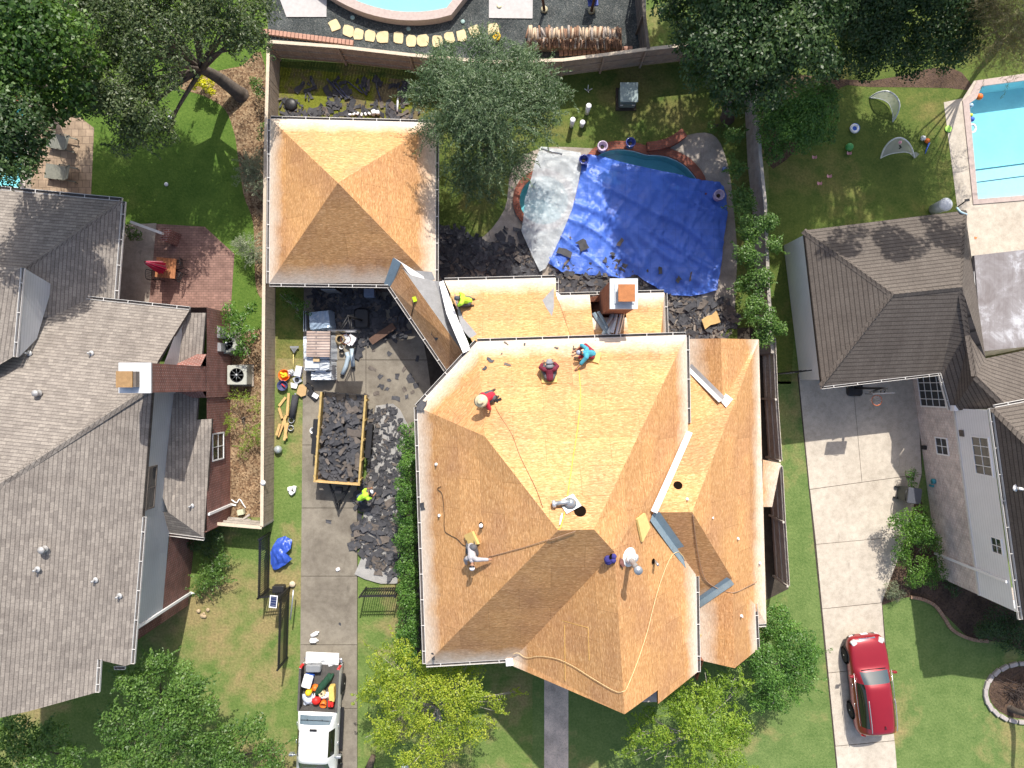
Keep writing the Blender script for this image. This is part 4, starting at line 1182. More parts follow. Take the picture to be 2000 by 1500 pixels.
def limbs(base, lobes, r0, m, parent, rs, fork=.45, name='trunk', bend=.25, twigs=2):
    """tapered trunk that forks into a limb for every lobe"""
    mb = MB(); base = Vector(base)
    top = sum((Vector(c) for c, r in lobes), Vector()) / len(lobes)
    fk = base.lerp(top, fork); fk.x += rs.uniform(-.2, .2); fk.y += rs.uniform(-.2, .2)
    mid = base.lerp(fk, .5) + Vector((rs.uniform(-bend, bend), rs.uniform(-bend, bend), 0))
    pth = smooth_open([base - Vector((0, 0, .1)), base.lerp(mid, .15) + Vector((0, 0, .1)), mid, fk], 4)
    mb.tube(pth, [r0 * (1.35 - .65 * i / (len(pth) - 1)) if i > 1 else r0 * 1.5 for i in range(len(pth))], 9)
    for c, r in lobes:
        c = Vector(c); q = fk.lerp(c, .55) + Vector((rs.uniform(-.3, .3), rs.uniform(-.3, .3), rs.uniform(0, .35)))
        p2 = smooth_open([fk - Vector((0, 0, .15)), q, c + Vector((0, 0, -r * .1))], 4)
        mb.tube(p2, [r0 * .42 * (1 - .8 * i / (len(p2) - 1)) for i in range(len(p2))], 6)
        for t in range(twigs):
            e = c + Vector((rs.uniform(-1, 1), rs.uniform(-1, 1), rs.uniform(-.2, .5))) * r * .85
            mb.tube([q, q.lerp(e, .5) + Vector((0, 0, .1)), e], [r0 * .14, r0 * .09, .01], 5)
    return mb.build(name, m, parent)

def lob(l): return [(P(x, y, z), r) for x, y, z, r in l]
def tree(name, label, cat, base, lobes, m, dens=150, ln=.17, wd=.09, r0=.16, seed=1, group=None, bark=None, trunk=True, **kw):
    rs = np.random.RandomState(seed)
    L = lob(lobes) if not isinstance(lobes[0][0], Vector) else lobes
    root = thing(name, label, cat, base, 0, group)
    if trunk: limbs(base, L, r0, bark or BARK, root, rs)
    foliage('foliage' if not trunk else 'crown', L, dens, ln, wd, m, root, rs, **kw)
    return root

LF_DARK = leaf_mat('dark_green_leaves', (0.020, 0.048, 0.014), (0.041, 0.086, 0.022), (0.083, 0.138, 0.039))
LF_OLIVE = leaf_mat('olive_oak_leaves', (0.037, 0.062, 0.022), (0.077, 0.116, 0.040), (0.161, 0.191, 0.084))
LF_BRIGHT = leaf_mat('bright_green_leaves', (0.030, 0.082, 0.011), (0.082, 0.184, 0.022), (0.170, 0.313, 0.041))
LF_GREY = leaf_mat('grey_green_needles', (0.038, 0.075, 0.030), (0.082, 0.137, 0.057), (0.171, 0.230, 0.111), .25)
LF_LIME = leaf_mat('yellow_green_leaves', (0.140, 0.220, 0.021), (0.290, 0.377, 0.035), (0.527, 0.545, 0.061), .4)
LF_LIME2 = leaf_mat('fresh_green_leaves', (0.101, 0.194, 0.020), (0.211, 0.329, 0.034), (0.371, 0.456, 0.059), .4)
LF_MID = leaf_mat('mid_green_leaves', (0.039, 0.094, 0.017), (0.086, 0.173, 0.030), (0.166, 0.277, 0.055))
LF_MAPLE = leaf_mat('maple_leaves', (.018, .050, .008), (.050, .115, .016), (.14, .25, .035))
LF_YEL = leaf_mat('yellow_leaves', (0.420, 0.420, 0.010), (0.620, 0.580, 0.015), (0.780, 0.700, 0.030), .35)
LF_SAGE = leaf_mat('sage_leaves', (0.115, 0.142, 0.084), (0.203, 0.236, 0.142), (0.324, 0.351, 0.230), .25)
LF_BROWN = leaf_mat('brown_twigs', (0.130, 0.098, 0.046), (0.221, 0.169, 0.078), (0.195, 0.221, 0.065), .25)
LF_HEDGE = leaf_mat('hedge_leaves', (0.034, 0.097, 0.019), (0.086, 0.196, 0.031), (0.188, 0.344, 0.063))

tree('feathery_tree', 'fine leaved grey green tree hanging over the garage corner and the pool yard', 'tree', P(962, 318, 0),
     [(950, 205, 6.2, 1.9), (880, 160, 5.2, 1.4), (1025, 175, 5.2, 1.5), (1050, 235, 4.8, 1.1), (872, 255, 5.4, 1.4), (955, 290, 5.2, 1.5), (905, 335, 4.3, 1.0), (1005, 320, 4.4, 1.0),
      (955, 115, 5.2, 1.2), (835, 190, 4.8, .9), (1085, 185, 4.2, .75), (930, 365, 3.4, .7), (1010, 110, 4.6, .8), (870, 110, 4.4, .7), (965, 375, 3.0, .5)],
     LF_GREY, 330, .17, .038, .17, 3, spray=520, droop=.55, sub=7)
tree('oak_tree', 'large dark olive oak with a leaning bare trunk above the left lawn', 'tree', P(470, 185, 0),
     [(300, 70, 6.4, 2.1), (415, 28, 6.2, 1.5), (225, 165, 6.0, 1.8), (278, 215, 5.6, 1.5), (185, 105, 6, 1.4), (255, 255, 5.0, 1.2), (302, 138, 6.2, 1.1), (475, 60, 5.8, 1.3), (370, -10, 7, 2), (500, 20, 5.6, 1.2), (210, 20, 6.6, 1.7), (455, 95, 5.2, .6), (325, 265, 4.6, .8), (505, 70, 5, .7), (190, 200, 5.4, 1.0), (240, 100, 6, 1.2), (101, -70, 7, 1.9), (180, -95, 7, 1.9), (255, -80, 7, 1.7), (20, -60, 7.5, 1.9), (150, -10, 6.6, 1.3)],
     LF_OLIVE, 185, .17, .075, .30, 5, sub=8, spray=150, clr=(.3, .5), fill=.6)
tree('maple_tree', 'bright green lobed leaf tree at the top left corner over the pavers', 'tree', P(75, 170, 0),
     [(40, 50, 9, 2.0), (25, 115, 8.6, 1.5), (110, 60, 8.4, 1.5), (125, 165, 7.4, 1.2), (150, 205, 6.8, .95), (95, 195, 7.2, 1.1), (60, 150, 8.2, 1.3), (175, 130, 7, .9), (-60, 100, 9, 2.0), (-50, 165, 9, 1.7), (80, 225, 7.2, .8)],
     LF_MAPLE, 120, .22, .13, .2, 6, sub=7, clr=(.3, .5), fill=.6)
tree('maple_tree', 'dark leaved tree overhanging the left pool beside the loungers', 'tree', P(15, 330, 0),
     [(15, 235, 8.8, 1.6), (30, 290, 8.4, 1.5), (55, 262, 8, 1.0), (-40, 270, 9, 2.0), (45, 325, 7.4, .7), (-60, 190, 9, 2)],
     LF_DARK, 170, .2, .1, .18, 8, sub=7, clr=(.3, .5))
tree('shade_tree', 'big dark green tree spreading over the corner fence right of the firewood', 'tree', P(1420, 230, 0),
     [(1362, 30, 6.5, 1.7), (1440, 75, 8, 2.2), (1530, 55, 8, 2.1), (1480, 145, 7.2, 1.6), (1395, 125, 6.8, 1.4), (1565, 120, 7, 1.5), (1430, 190, 6, .9), (1600, 35, 8, 1.6), (1450, -70, 8.5, 2.6), (1560, -90, 8.5, 2.6), (1350, 85, 6, .9), (1300, 10, 6.5, 1.0)],
     LF_DARK, 160, .2, .11, .28, 9, sub=8, clr=(.3, .5), fill=.62)
tree('ivy_bank', 'deep green tangled hedge along the top of the right back lawn', 'hedge', P(1760, 130, 0),
     [(1665, 95, 4, 1.4), (1740, 80, 4.4, 1.5), (1815, 85, 4.2, 1.4), (1870, 60, 4.6, 1.3), (1700, 30, 5, 1.7), (1800, 15, 5.2, 1.7), (1770, 120, 3, 1.0), (1850, 115, 3, .9), (1700, 130, 2.6, .8), (1620, 130, 3.2, 1.0), (1880, 0, 5, 1.5), (1640, 20, 5.5, 1.5), (1720, -60, 6, 2), (1830, -60, 6, 2)],
     LF_DARK, 170, .16, .09, .1, 10, sub=8, trunk=False)
tree('round_shrub', 'wide rounded dark shrub at the corner of the right back lawn by the fence', 'shrub', P(1550, 225, 0),
     [(1552, 205, 2.6, 1.5), (1590, 225, 2.3, 1.15), (1520, 240, 2.2, 1.2), (1558, 262, 1.8, 1.1), (1605, 190, 2.2, 1.0), (1512, 290, 1.4, .8), (1505, 200, 2.0, 1.0), (1570, 235, 2.2, 1.2), (1610, 255, 1.4, .7)], LF_HEDGE, 300, .13, .08, .1, 11, sub=11, trunk=False, clr=(.28, .45), fill=.85)
tree('dry_bush', 'brown half dry bush at the top right corner above the blue pool', 'bush', P(1950, 90, 0),
     [(1945, 60, 5, 1.6), (1990, 20, 6, 1.7), (1928, 110, 3.6, .9), (1985, 105, 4, 1.1), (1930, 10, 5.5, 1.3), (2040, 60, 6, 1.8)], LF_BROWN, 150, .22, .022, .12, 12, sub=7, spray=220, droop=.35)
tree('vine_hedge', 'leafy mixed vines climbing the fence right of the blue tarp', 'hedge', P(1475, 520, 0),
     [(1452, 395, 1.7, .7), (1470, 440, 2.0, .8), (1462, 500, 2.0, .75), (1482, 550, 2.0, .8), (1472, 600, 2.2, .7), (1502, 630, 2.5, .75), (1502, 430, 2, .55), (1440, 330, 1.4, .5), (1432, 262, 1.4, .5), (1512, 480, 1.9, .5), (1450, 555, 1.5, .5), (1490, 660, 2.2, .55), (1525, 640, 2.3, .45)],
     LF_MID, 330, .14, .075, .05, 13, sub=10, trunk=False, spray=60)
tree('lime_tree', 'yellow green bushy tree on the lawn between driveway and front walk', 'tree', P(850, 1400, 0),
     [(760, 1285, 3.8, 1.15), (850, 1285, 4.0, 1.15), (800, 1360, 4.4, 1.4), (895, 1355, 4.2, 1.25), (755, 1415, 3.8, 1.1), (850, 1445, 4.0, 1.3), (925, 1415, 3.6, .9), (975, 1372, 3.0, .6), (732, 1345, 3.4, .8), (800, 1500, 3.8, 1.0), (1005, 1352, 2.6, .35), (905, 1300, 3.4, .8)],
     LF_LIME, 280, .13, .065, .12, 14, bark=BARK_G, sub=8, spray=120, clr=(.3, .5), fill=.62)
tree('lime_tree', 'fresh green loose tree on the lawn below the front gable point', 'tree', P(1350, 1440, 0),
     [(1330, 1368, 4, 1.1), (1400, 1352, 4, 1.05), (1435, 1400, 4, 1.0), (1360, 1435, 4.5, 1.35), (1285, 1448, 4, .9), (1242, 1440, 3.4, .6), (1425, 1465, 4, 1.1), (1340, 1510, 4, 1.2), (1268, 1395, 3.2, .6), (1225, 1470, 3.2, .45), (1455, 1340, 3.2, .6)],
     LF_LIME2, 270, .14, .065, .12, 15, bark=BARK_G, sub=8, spray=170, clr=(.3, .5), droop=.6, fill=.62)
tree('dense_shrub', 'big dense green shrub at the right front corner of the stripped house', 'shrub', P(1530, 1290, 0),
     [(1518, 1220, 2.5, .95), (1550, 1265, 2.8, 1.15), (1505, 1300, 2.9, 1.15), (1560, 1320, 2.7, 1.0), (1525, 1350, 2.5, 1.0), (1488, 1365, 2.2, .7), (1475, 1250, 2.3, .7), (1580, 1275, 2.2, .7)], LF_HEDGE, 420, .12, .065, .06, 16, bark=BARK_G, sub=12, clr=(.28, .45), spray=60, fill=.85)
tree('leafy_tree', 'tall leafy green tree at the front corner of the left house', 'tree', P(320, 1400, 0),
     [(310, 1300, 3.9, .95), (268, 1345, 4.1, 1.15), (358, 1345, 4.1, 1.15), (395, 1390, 3.8, .9), (238, 1415, 4, 1.1), (325, 1415, 4.3, 1.3), (282, 1475, 4, 1.1), (222, 1475, 3.6, .8), (375, 1440, 3.6, .8), (330, 1490, 3.6, .9)], LF_MID, 250, .16, .085, .15, 17, sub=8, clr=(.28, .48), spray=60)
tree('leafy_tree', 'low leafy green tree at the bottom edge left of the white pickup', 'tree', P(470, 1480, 0),
     [(428, 1448, 3.3, 1.0), (488, 1430, 3.3, .9), (528, 1468, 3.0, .85), (455, 1505, 3.4, 1.2), (398, 1490, 2.9, .8), (520, 1520, 3, .9)], LF_MID, 250, .15, .08, .12, 18, sub=8, clr=(.28, .48), spray=40)
tree('leafy_tree', 'leafy green tree in the bottom left corner below the shingle roof', 'tree', P(70, 1470, 0),
     [(40, 1435, 3.4, 1.0), (105, 1438, 3.4, .95), (148, 1478, 3, .85), (65, 1490, 3.5, 1.2), (-15, 1480, 3.4, 1.1), (10, 1410, 3, .6)], LF_MID, 250, .16, .085, .12, 19, sub=8, clr=(.28, .48), spray=40)
tree('hedge', 'long clipped green hedge against the left side of the stripped house', 'hedge', P(800, 1030, 0),
     [(797 - (y % 3) + (9 if y < 900 else 0), y, 1.5 + .15 * ((y // 22) % 3), .66 + .06 * ((y // 22) % 2)) for y in range(845, 1290, 23)], LF_HEDGE, 420, .11, .065, .06, 20, sub=11, trunk=False, clr=(.28, .45))
tree('yellow_bush', 'bright yellow bush beside the leaning oak trunk', 'bush', P(395, 160, 0), [(390, 150, .9, .45), (405, 165, .85, .42), (380, 165, .8, .3), (412, 178, .7, .3), (398, 138, .8, .28)], LF_YEL, 330, .13, .07, .04, 21, sub=9)
def shrub(label, base, lobes, m, seed, dens=300, ln=.12, wd=.055, name='shrub', cat='shrub', group=None, **kw):
    return tree(name, label, cat, P(*base, 0), lobes, m, dens, ln, wd, .035, seed, group, **kw)
shrub('grey green olive shrub against the fence left of the garage', (497, 335), [(494, 322, 1.3, .65), (506, 345, 1.3, .6), (484, 345, 1.1, .5), (505, 372, 1.0, .4)], LF_SAGE, 22, ln=.15, wd=.028, spray=90)
shrub('silvery olive shrub by the corner of the brick patio', (490, 495), [(488, 485, 1.1, .55), (500, 505, 1.0, .45), (476, 480, .9, .35)], LF_SAGE, 23, ln=.15, wd=.028, spray=70)
shrub('small green shrub beside the fence above the fallen leaves', (503, 170), [(502, 165, 1.0, .45), (508, 185, .9, .35), (494, 158, .8, .3)], LF_MID, 24)
shrub('low green plant at the fence foot between two shrubs', (512, 250), [(512, 248, .7, .3), (508, 270, .6, .25)], LF_MID, 25)
shrub('bright green bush with bare grey stems next to the air conditioner', (470, 645), [(446, 605, 1.7, .62), (452, 642, 1.8, .7), (484, 655, 1.5, .65), (490, 600, 1.4, .45), (474, 684, 1.3, .5), (465, 622, 1.6, .5)], LF_BRIGHT, 26, bark=BARK_G, ln=.14, wd=.075, clr=(.3, .5))
shrub('straggly pale weeds growing on the leaf litter beside the fence', (475, 825), [(470, 785, .7, .45), (455, 825, .7, .4), (490, 850, .7, .5), (432, 800, .6, .28), (500, 800, .7, .35), (475, 870, .5, .35)], LF_LIME2, 27, dens=95, ln=.16, wd=.02, spray=90)
shrub('dark shrub in the shade below the low wooden fence', (400, 1058), [(395, 1055, .9, .7), (422, 1045, .9, .6), (378, 1065, .7, .45), (412, 1075, .8, .5)], LF_DARK, 28)
shrub('mid green spreading shrub against the brick wall of the left house', (408, 1122), [(405, 1112, .8, .7), (422, 1128, .7, .6), (395, 1142, .6, .55), (428, 1098, .7, .5)], LF_MID, 29, spray=40)
shrub('leggy green bush at the dark corner below the garage gutter', (578, 600), [(572, 590, 1.1, .5), (592, 602, 1.0, .45), (562, 575, 1.1, .42), (585, 618, .8, .32)], LF_BRIGHT, 30, bark=BARK_G, dens=230)
shrub('large rounded clipped shrub against the pale brick wall', (1790, 1040), [(1772, 1022, 1.4, .9), (1802, 1032, 1.4, .95), (1770, 1050, 1.2, .75), (1814, 1062, 1.2, .75), (1795, 1005, 1.2, .6)], LF_BRIGHT, 31, ln=.1, wd=.06, sub=12, clr=(.25, .4), dens=420)
shrub('bushy light green shrub below the rounded clipped shrub', (1790, 1105), [(1762, 1090, 1.1, .75), (1795, 1108, 1.1, .8), (1826, 1108, 1.0, .7), (1785, 1130, .9, .6), (1818, 1132, .8, .55)], LF_BRIGHT, 32, ln=.12, wd=.06)
shrub('small spiky blue green plant at the driveway edge', (1746, 1158), [(1744, 1150, .5, .5), (1757, 1162, .45, .42), (1738, 1162, .4, .36)], LF_SAGE, 33, ln=.2, wd=.03, dens=260)
shrub('narrow low hedge behind the dark bin', (1783, 935), [(1778, 925, .7, .35), (1783, 945, .7, .35), (1780, 962, .7, .3)], LF_HEDGE, 34)
shrub('dark leafy shrub under the white gutter corner of the right house', (1945, 1225), [(1945, 1212, 1.2, .8), (1975, 1225, 1.3, .8), (1922, 1235, 1.0, .65), (1960, 1250, 1.0, .6), (1990, 1255, 1.1, .7)], LF_DARK, 35, sub=9)
shrub('leafy potted fern beside the porch pillar', (262, 455), [(258, 452, 1.0, .4), (270, 462, .9, .3), (250, 445, .9, .25)], LF_MID, 36, ln=.24, wd=.05, dens=200)
shrub('dark low plants at the corner of the right house bed', (1870, 1150), [(1868, 1148, .7, .5), (1850, 1140, .6, .35)], LF_DARK, 37)
shrub('small bush on the lawn left of the pool slide wall', (1395, 250), [(1390, 245, .7, .4), (1410, 255, .6, .35)], LF_MID, 38)
# trees just above the frame, whose crowns shade the right back lawn and garage roof
tree('tall_tree', 'tall tree beyond the top of the right back lawn that dapples it with shade', 'tree', (17.0, 21.0, 0),
     [(Vector((13.2, 19.5, 11)), 2.0), (Vector((15.6, 17.6, 12)), 2.0), (Vector((18.4, 14.6, 13)), 1.6), (Vector((16.3, 14.7, 13)), 1.2), (Vector((20.6, 14.5, 13)), 1.6), (Vector((19, 18.4, 13)), 1.9), (Vector((17, 21.6, 13.5)), 2.3), (Vector((21.5, 20.6, 12.5)), 2.0), (Vector((14.2, 23.6, 12)), 2.3), (Vector((11.6, 17.8, 10.5)), 1.5), (Vector((18, 24.5, 12)), 2.2), (Vector((22.5, 17.4, 12)), 1.6)],
     LF_DARK, 150, .26, .15, .25, 41, clr=(.28, .45), fill=.5)
tree('tall_tree', 'tall tree beyond the top edge that shades the grass round the grey utility box', 'tree', (8.5, 22.5, 0),
     [(Vector((6.2, 20.6, 8)), 2.0), (Vector((8.6, 19.6, 8.4)), 2.2), (Vector((11.2, 20.2, 8.2)), 2.2), (Vector((7.4, 22.6, 8.2)), 2.0), (Vector((10.2, 23.4, 8)), 2.0), (Vector((12.4, 21.8, 8)), 1.8), (Vector((7.6, 17.9, 9)), 1.4), (Vector((10.4, 17.6, 9.2)), 1.5)],
     LF_DARK, 90, .26, .15, .25, 43, clr=(.28, .45), fill=.6)
# tall pine in the stone ring: only its trunk foot and shadow are in view
tree('pine_tree', 'slim bare trunk rising from the stone edged mulch ring at the right edge', 'tree', P(1972, 1383, 0),
     [(P(1972, 1383, 0) * 1.0 + Vector((1.4, 1.2, 7.5)), 1.0), (P(1972, 1383, 0) + Vector((1.6, -1.0, 8)), 1.1), (P(1972, 1383, 0) + Vector((2.6, .4, 8.4)), 1.0)], LF_GREY, 120, .2, .03, .13, 42)
# ---------------------------------------------------------------- tarpaulins and torn-off shingles
ROOFS = [FN, FC, FW, FS, FWW, FE, GN, GGW, GGE, GE, GS, GSW, GSE, f1, f2, f3, lkW, lkE, gN, gE, gS, gW]
def roof_at(px, py, lift=0.0):
    best = None
    for f in ROOFS:
        q = on_facet(f, px, py)
        if pip(q.x, q.y, f) and (best is None or q.z > best[0].z):
            n = roof_frame(f); best = (q, n)
    if best is None: return P(px, py, 0) + Vector((0, 0, lift)), Vector((0, 0, 1))
    return best[0] + best[1] * lift, best[1]

TARP_B = sheet_mat('blue_tarpaulin', (.105, .235, .84), .25, .34, .90, (.20, .31, .70), .35, 1, .5)
TARP_B2 = sheet_mat('crumpled_blue_tarp', (.05, .12, .58), .2, .3, 1.0, (.05, .07, .3), .3)
TARP_W = sheet_mat('clear_plastic_sheet', (.74, .80, .84), .35, .22, .72, (.42, .50, .56), .55, 0, .8)
TARP_G = sheet_mat('grey_dust_sheet', (.40, .39, .375), .2, .7, 1.0, (.22, .21, .20), .5)
def wr(x, y, s, a, seed=0):
    v = mnoise.noise(Vector((x * s + seed, y * s, seed))); r = 1 - abs(mnoise.noise(Vector((x * s * .9 + 9, y * s * .9 - seed, 4.0))))
    return a * (.5 * v + .8 * r * r)
def zt(x, y):
    fold = 1 - abs(mnoise.noise(Vector(((x * .62 + y * .78) * 1.1, (y * .62 - x * .78) * .25, 2.2)))); fold2 = 1 - abs(mnoise.noise(Vector(((x * .9 - y * .4) * 1.6, (y * .9 + x * .4) * .3, 7.7))))
    z = .12 + wr(x, y, 1.6, .05, 3) + wr(x, y, 5.0, .016, 8) + .16 * max(0, fold - .84) / .16 + .10 * max(0, fold2 - .86) / .14
    c1 = P(1138, 318); c2 = P(1402, 384)
    for c in (c1, c2):   # gathered pleats round the two weighted corners
        d = math.hypot(x - c.x, y - c.y); a = math.atan2(y - c.y, x - c.x)
        z += .06 * math.sin(a * 26 + 2 * mnoise.noise(Vector((x, y, 1)))) * max(0, 1 - d / 3.2) * min(1, d * 2)
    return z
tb = [(1146, 305), (1162, 306), (1230, 322), (1300, 338), (1365, 353), (1403, 357), (1412, 366), (1417, 384), (1418, 413), (1416, 440), (1412, 466), (1403, 537), (1397, 568), (1372, 575), (1346, 579), (1308, 577), (1289, 568), (1257, 550), (1243, 538), (1215, 545),
      (1184, 540), (1144, 538), (1095, 532), (1068, 513), (1090, 472), (1111, 426), (1122, 391), (1132, 348), (1135, 324)]
tag(drape(px_poly(tb), zt, .11, 'tarp', TARP_B), 'large bright blue tarp spread over the pool with pots on its corners', 'tarp')
tw = [(1056, 289), (1095, 295), (1133, 301), (1136, 321), (1127, 365), (1117, 410), (1095, 464), (1076, 505), (1065, 526), (1054, 532), (1038, 499), (1018, 453), (1022, 429), (1025, 391), (1038, 348), (1046, 313)]
tag(drape(px_poly(tw), lambda x, y: .20 + wr(x, y, 1.9, .08, 11) + wr(x, y, 6, .035, 2) + .02 * math.sin((x * .95 - y * .3) * 9), .09, 'plastic_sheet', TARP_W), 'wrinkled white see through plastic sheet over the brick ringed spa', 'plastic sheet')
tg = [(735, 792), (768, 788), (782, 800), (800, 835), (788, 930), (776, 1000), (777, 1139), (745, 1139), (715, 1131), (693, 1121), (706, 1090), (708, 1030), (716, 960), (722, 930), (716, 880), (728, 830)]
tag(drape(px_poly(tg), lambda x, y: .05 + wr(x, y, 2.4, .05, 21) + wr(x, y, 7, .012, 2), .14, 'dust_sheet', TARP_G), 'long crumpled grey sheet under the torn shingles beside the trailer', 'sheet')
tc = [(545, 1050), (560, 1045), (573, 1053), (572, 1068), (563, 1077), (575, 1088), (561, 1100), (540, 1112), (532, 1100), (532, 1075)]
def zc(x, y):
    c = P(553, 1078); d = math.hypot(x - c.x, (y - c.y) * .8)
    return .03 + max(0, .42 * (1 - d / .95)) + abs(mnoise.noise(Vector((x * 3.2, y * 2.1, 1)))) * .22 + wr(x, y, 6, .05, 5)
tag(drape(px_poly(tc), zc, .07, 'tarp', TARP_B2, smooth=True), 'crumpled heap of blue tarp on the grass beside the black iron fence', 'tarp')

def scrap(mb, c, n, ang, L, W, rng, mi=0, curl=.04):
    """torn piece of shingle: ragged outline, slightly curled"""
    R = n.to_track_quat('Z', 'Y').to_matrix() @ Matrix.Rotation(ang, 3, 'Z')
    k = []
    for x, y in ((-1, -1), (-.3, -1), (.35, -1), (1, -1), (1, 1), (.4, 1), (-.25, 1), (-1, 1)):
        k.append(Vector((x * L / 2 * rng.uniform(.65, 1.12), y * W / 2 * rng.uniform(.4, 1.2), 0)))
    for p in k: p.z = curl * (p.x / (L / 2)) ** 2 * rng.uniform(.3, 1)
    mid0 = (k[1] + k[6]) / 2
    V = [c + R @ p for p in k]
    mb.poly([V[0], V[1], V[6], V[7]], mi, up=True); mb.poly([V[1], V[2], V[5], V[6]], mi, up=True); mb.poly([V[2], V[3], V[4], V[5]], mi, up=True)

SHM = [SHGL, SHGL2, SHGL3, plain('felt_paper', (.045, .046, .052), .8, .3, var=.3)]
def debris(name, poly, n, seed, zmax=.2, size=(.14, .8), wts=(5, 3, 3, 2), label=None, base=None, tilt=.13, parent=None, world=True, z0=.03):
    rng = random.Random(seed); mb = MB()
    pts = px_poly(poly) if world else [Vector((x, y, 0)) for x, y in poly]
    xs = [p.x for p in pts]; ys = [p.y for p in pts]; cx, cy = sum(xs) / len(xs), sum(ys) / len(ys)
    k = 0
    while k < n:
        x, y = rng.uniform(min(xs), max(xs)), rng.uniform(min(ys), max(ys))
        if not pip(x, y, pts): continue
        if mnoise.noise(Vector((x * .9 + seed, y * .9, 0))) < -.22 and rng.random() < .7: k += .25; continue
        k += 1
        h = zmax * (k / n) * rng.uniform(.4, 1.0)
        nn = Vector((rng.gauss(0, tilt), rng.gauss(0, tilt), 1)).normalized()
        L = size[0] + (size[1] - size[0]) * rng.random() ** 1.5
        scrap(mb, Vector((x, y, z0 + h)), nn, rng.uniform(0, 6.28), L, L * rng.uniform(.25, .6), rng, rng.choices((0, 1, 2, 3), wts)[0], .06)
    o = mb.build(name, SHM, parent)
    if parent is None:
        o['kind'] = 'stuff'
    return o
debris('shingle_debris', [(862, 440), (900, 452), (950, 478), (985, 445), (1012, 448), (1040, 500), (1062, 545), (866, 548), (856, 500)], 520, 1, .14, wts=(4, 2, 3, 5))
debris('shingle_debris', [(1088, 505), (1110, 512), (1150, 520), (1190, 508), (1225, 515), (1248, 540), (1290, 575), (1090, 582), (1078, 535)], 380, 2, .18, wts=(4, 4, 3, 1))
debris('shingle_debris', [(1300, 572), (1370, 582), (1405, 580), (1440, 620), (1420, 662), (1305, 662)], 260, 3, .14, wts=(4, 4, 3, 1))
debris('shingle_debris', [(545, 192), (620, 196), (690, 200), (800, 195), (835, 232), (545, 232)], 120, 4, .06, wts=(4, 2, 3, 2))
debris('shingle_debris', [(690, 975), (720, 925), (790, 945), (786, 1060), (775, 1130), (730, 1125), (712, 1072), (688, 1068), (696, 1020)], 480, 5, .22, wts=(5, 3, 3, 1))
debris('shingle_debris', [(716, 800), (765, 792), (800, 840), (790, 945), (716, 945), (722, 880)], 420, 6, .03, (.06, .5), wts=(6, 2, 4, 2), z0=.13)
debris('shingle_debris', [(610, 566), (760, 566), (800, 640), (790, 665), (735, 660), (700, 690), (660, 640), (612, 600)], 380, 7, .15, wts=(4, 2, 2, 5))
debris('shingle_debris', [(560, 150), (820, 165), (820, 195), (600, 195)], 40, 8, .06, wts=(2, 1, 2, 6))
def one_scrap(px, py, label, group, seed, L=.4, W=.25, z=None, mi=0, m=None):
    rng = random.Random(seed); mb = MB()
    if z is None: c, n = roof_at(px, py, .02)
    else: c, n = P(px, py, z), Vector((0, 0, 1))
    scrap(mb, c, n, rng.uniform(0, 6.28), L, W, rng, 0, .03)
    return tag(mb.build('shingle_scrap', m or (SHGL, SHGL2, SHGL3)[seed % 3]), label, 'shingle scrap', group)
for i, (x, y, L, W) in enumerate(((1138, 478, .62, .5), (1211, 474, .45, .22), (1101, 492, .75, .35), (1289, 528, .4, .22), (1349, 540, .5, .1), (1325, 546, .3, .25), (1265, 529, .14, .12), (1114, 464, .16, .12), (1183, 508, .3, .25), (1196, 496, .3, .18))):
    one_scrap(x, y, 'torn dark shingle scrap lying on the blue tarp', 'shingle scraps on the blue tarp', i, L, W, .30)
for i, (x, y, L, W) in enumerate(((957, 704, .36, .18), (947, 720, .26, .16), (991, 712, .34, .14), (1086, 680, .2, .1), (1120, 680, .22, .05), (989, 671, .25, .07), (1025, 673, .16, .08), (980, 691, .1, .06))):
    one_scrap(x, y, 'small torn shingle scrap lying on the sunny sheathing near the red shirted worker', 'shingle scraps on the upper roof', i + 20, L, W)
one_scrap(849, 656, 'ragged black shingle scrap in the middle of the narrow link roof', None, 31, .42, .34, m=SHGL)
one_scrap(823, 792, 'torn slate grey scrap on the left corner of the upper roof eave', None, 33, .5, .4, m=SHGL3)
one_scrap(846, 1281, 'dark forked scrap at the bottom left corner of the stripped roof', None, 34, .35, .2, m=SHGL)
one_scrap(826, 989, 'dark scrap on the left gutter of the stripped roof', None, 35, .3, .3, m=SHGL)
rr_ = random.Random(77)
for i, (x, y) in enumerate(((728, 720), (742, 735), (760, 742), (735, 768), (756, 760), (775, 735), (790, 720), (800, 735), (812, 752), (806, 765), (795, 775), (815, 700), (730, 685), (760, 690), (745, 755), (790, 760), (772, 778), (802, 742), (657, 745), (642, 1019))):
    one_scrap(x, y, 'dark shingle scrap scattered on the bare driveway concrete', 'shingle scraps on the driveway', i + 40, rr_.uniform(.16, .5), rr_.uniform(.12, .32), .045)
one_scrap(664, 1219, 'single dark scrap on the driveway above the white pickup', None, 71, .2, .12, .045, m=SHGL)
one_scrap(1390, 625, 'tan broken board lying among shingles below the blue tarp', None, 72, .9, .55, .30, m=TIMB)
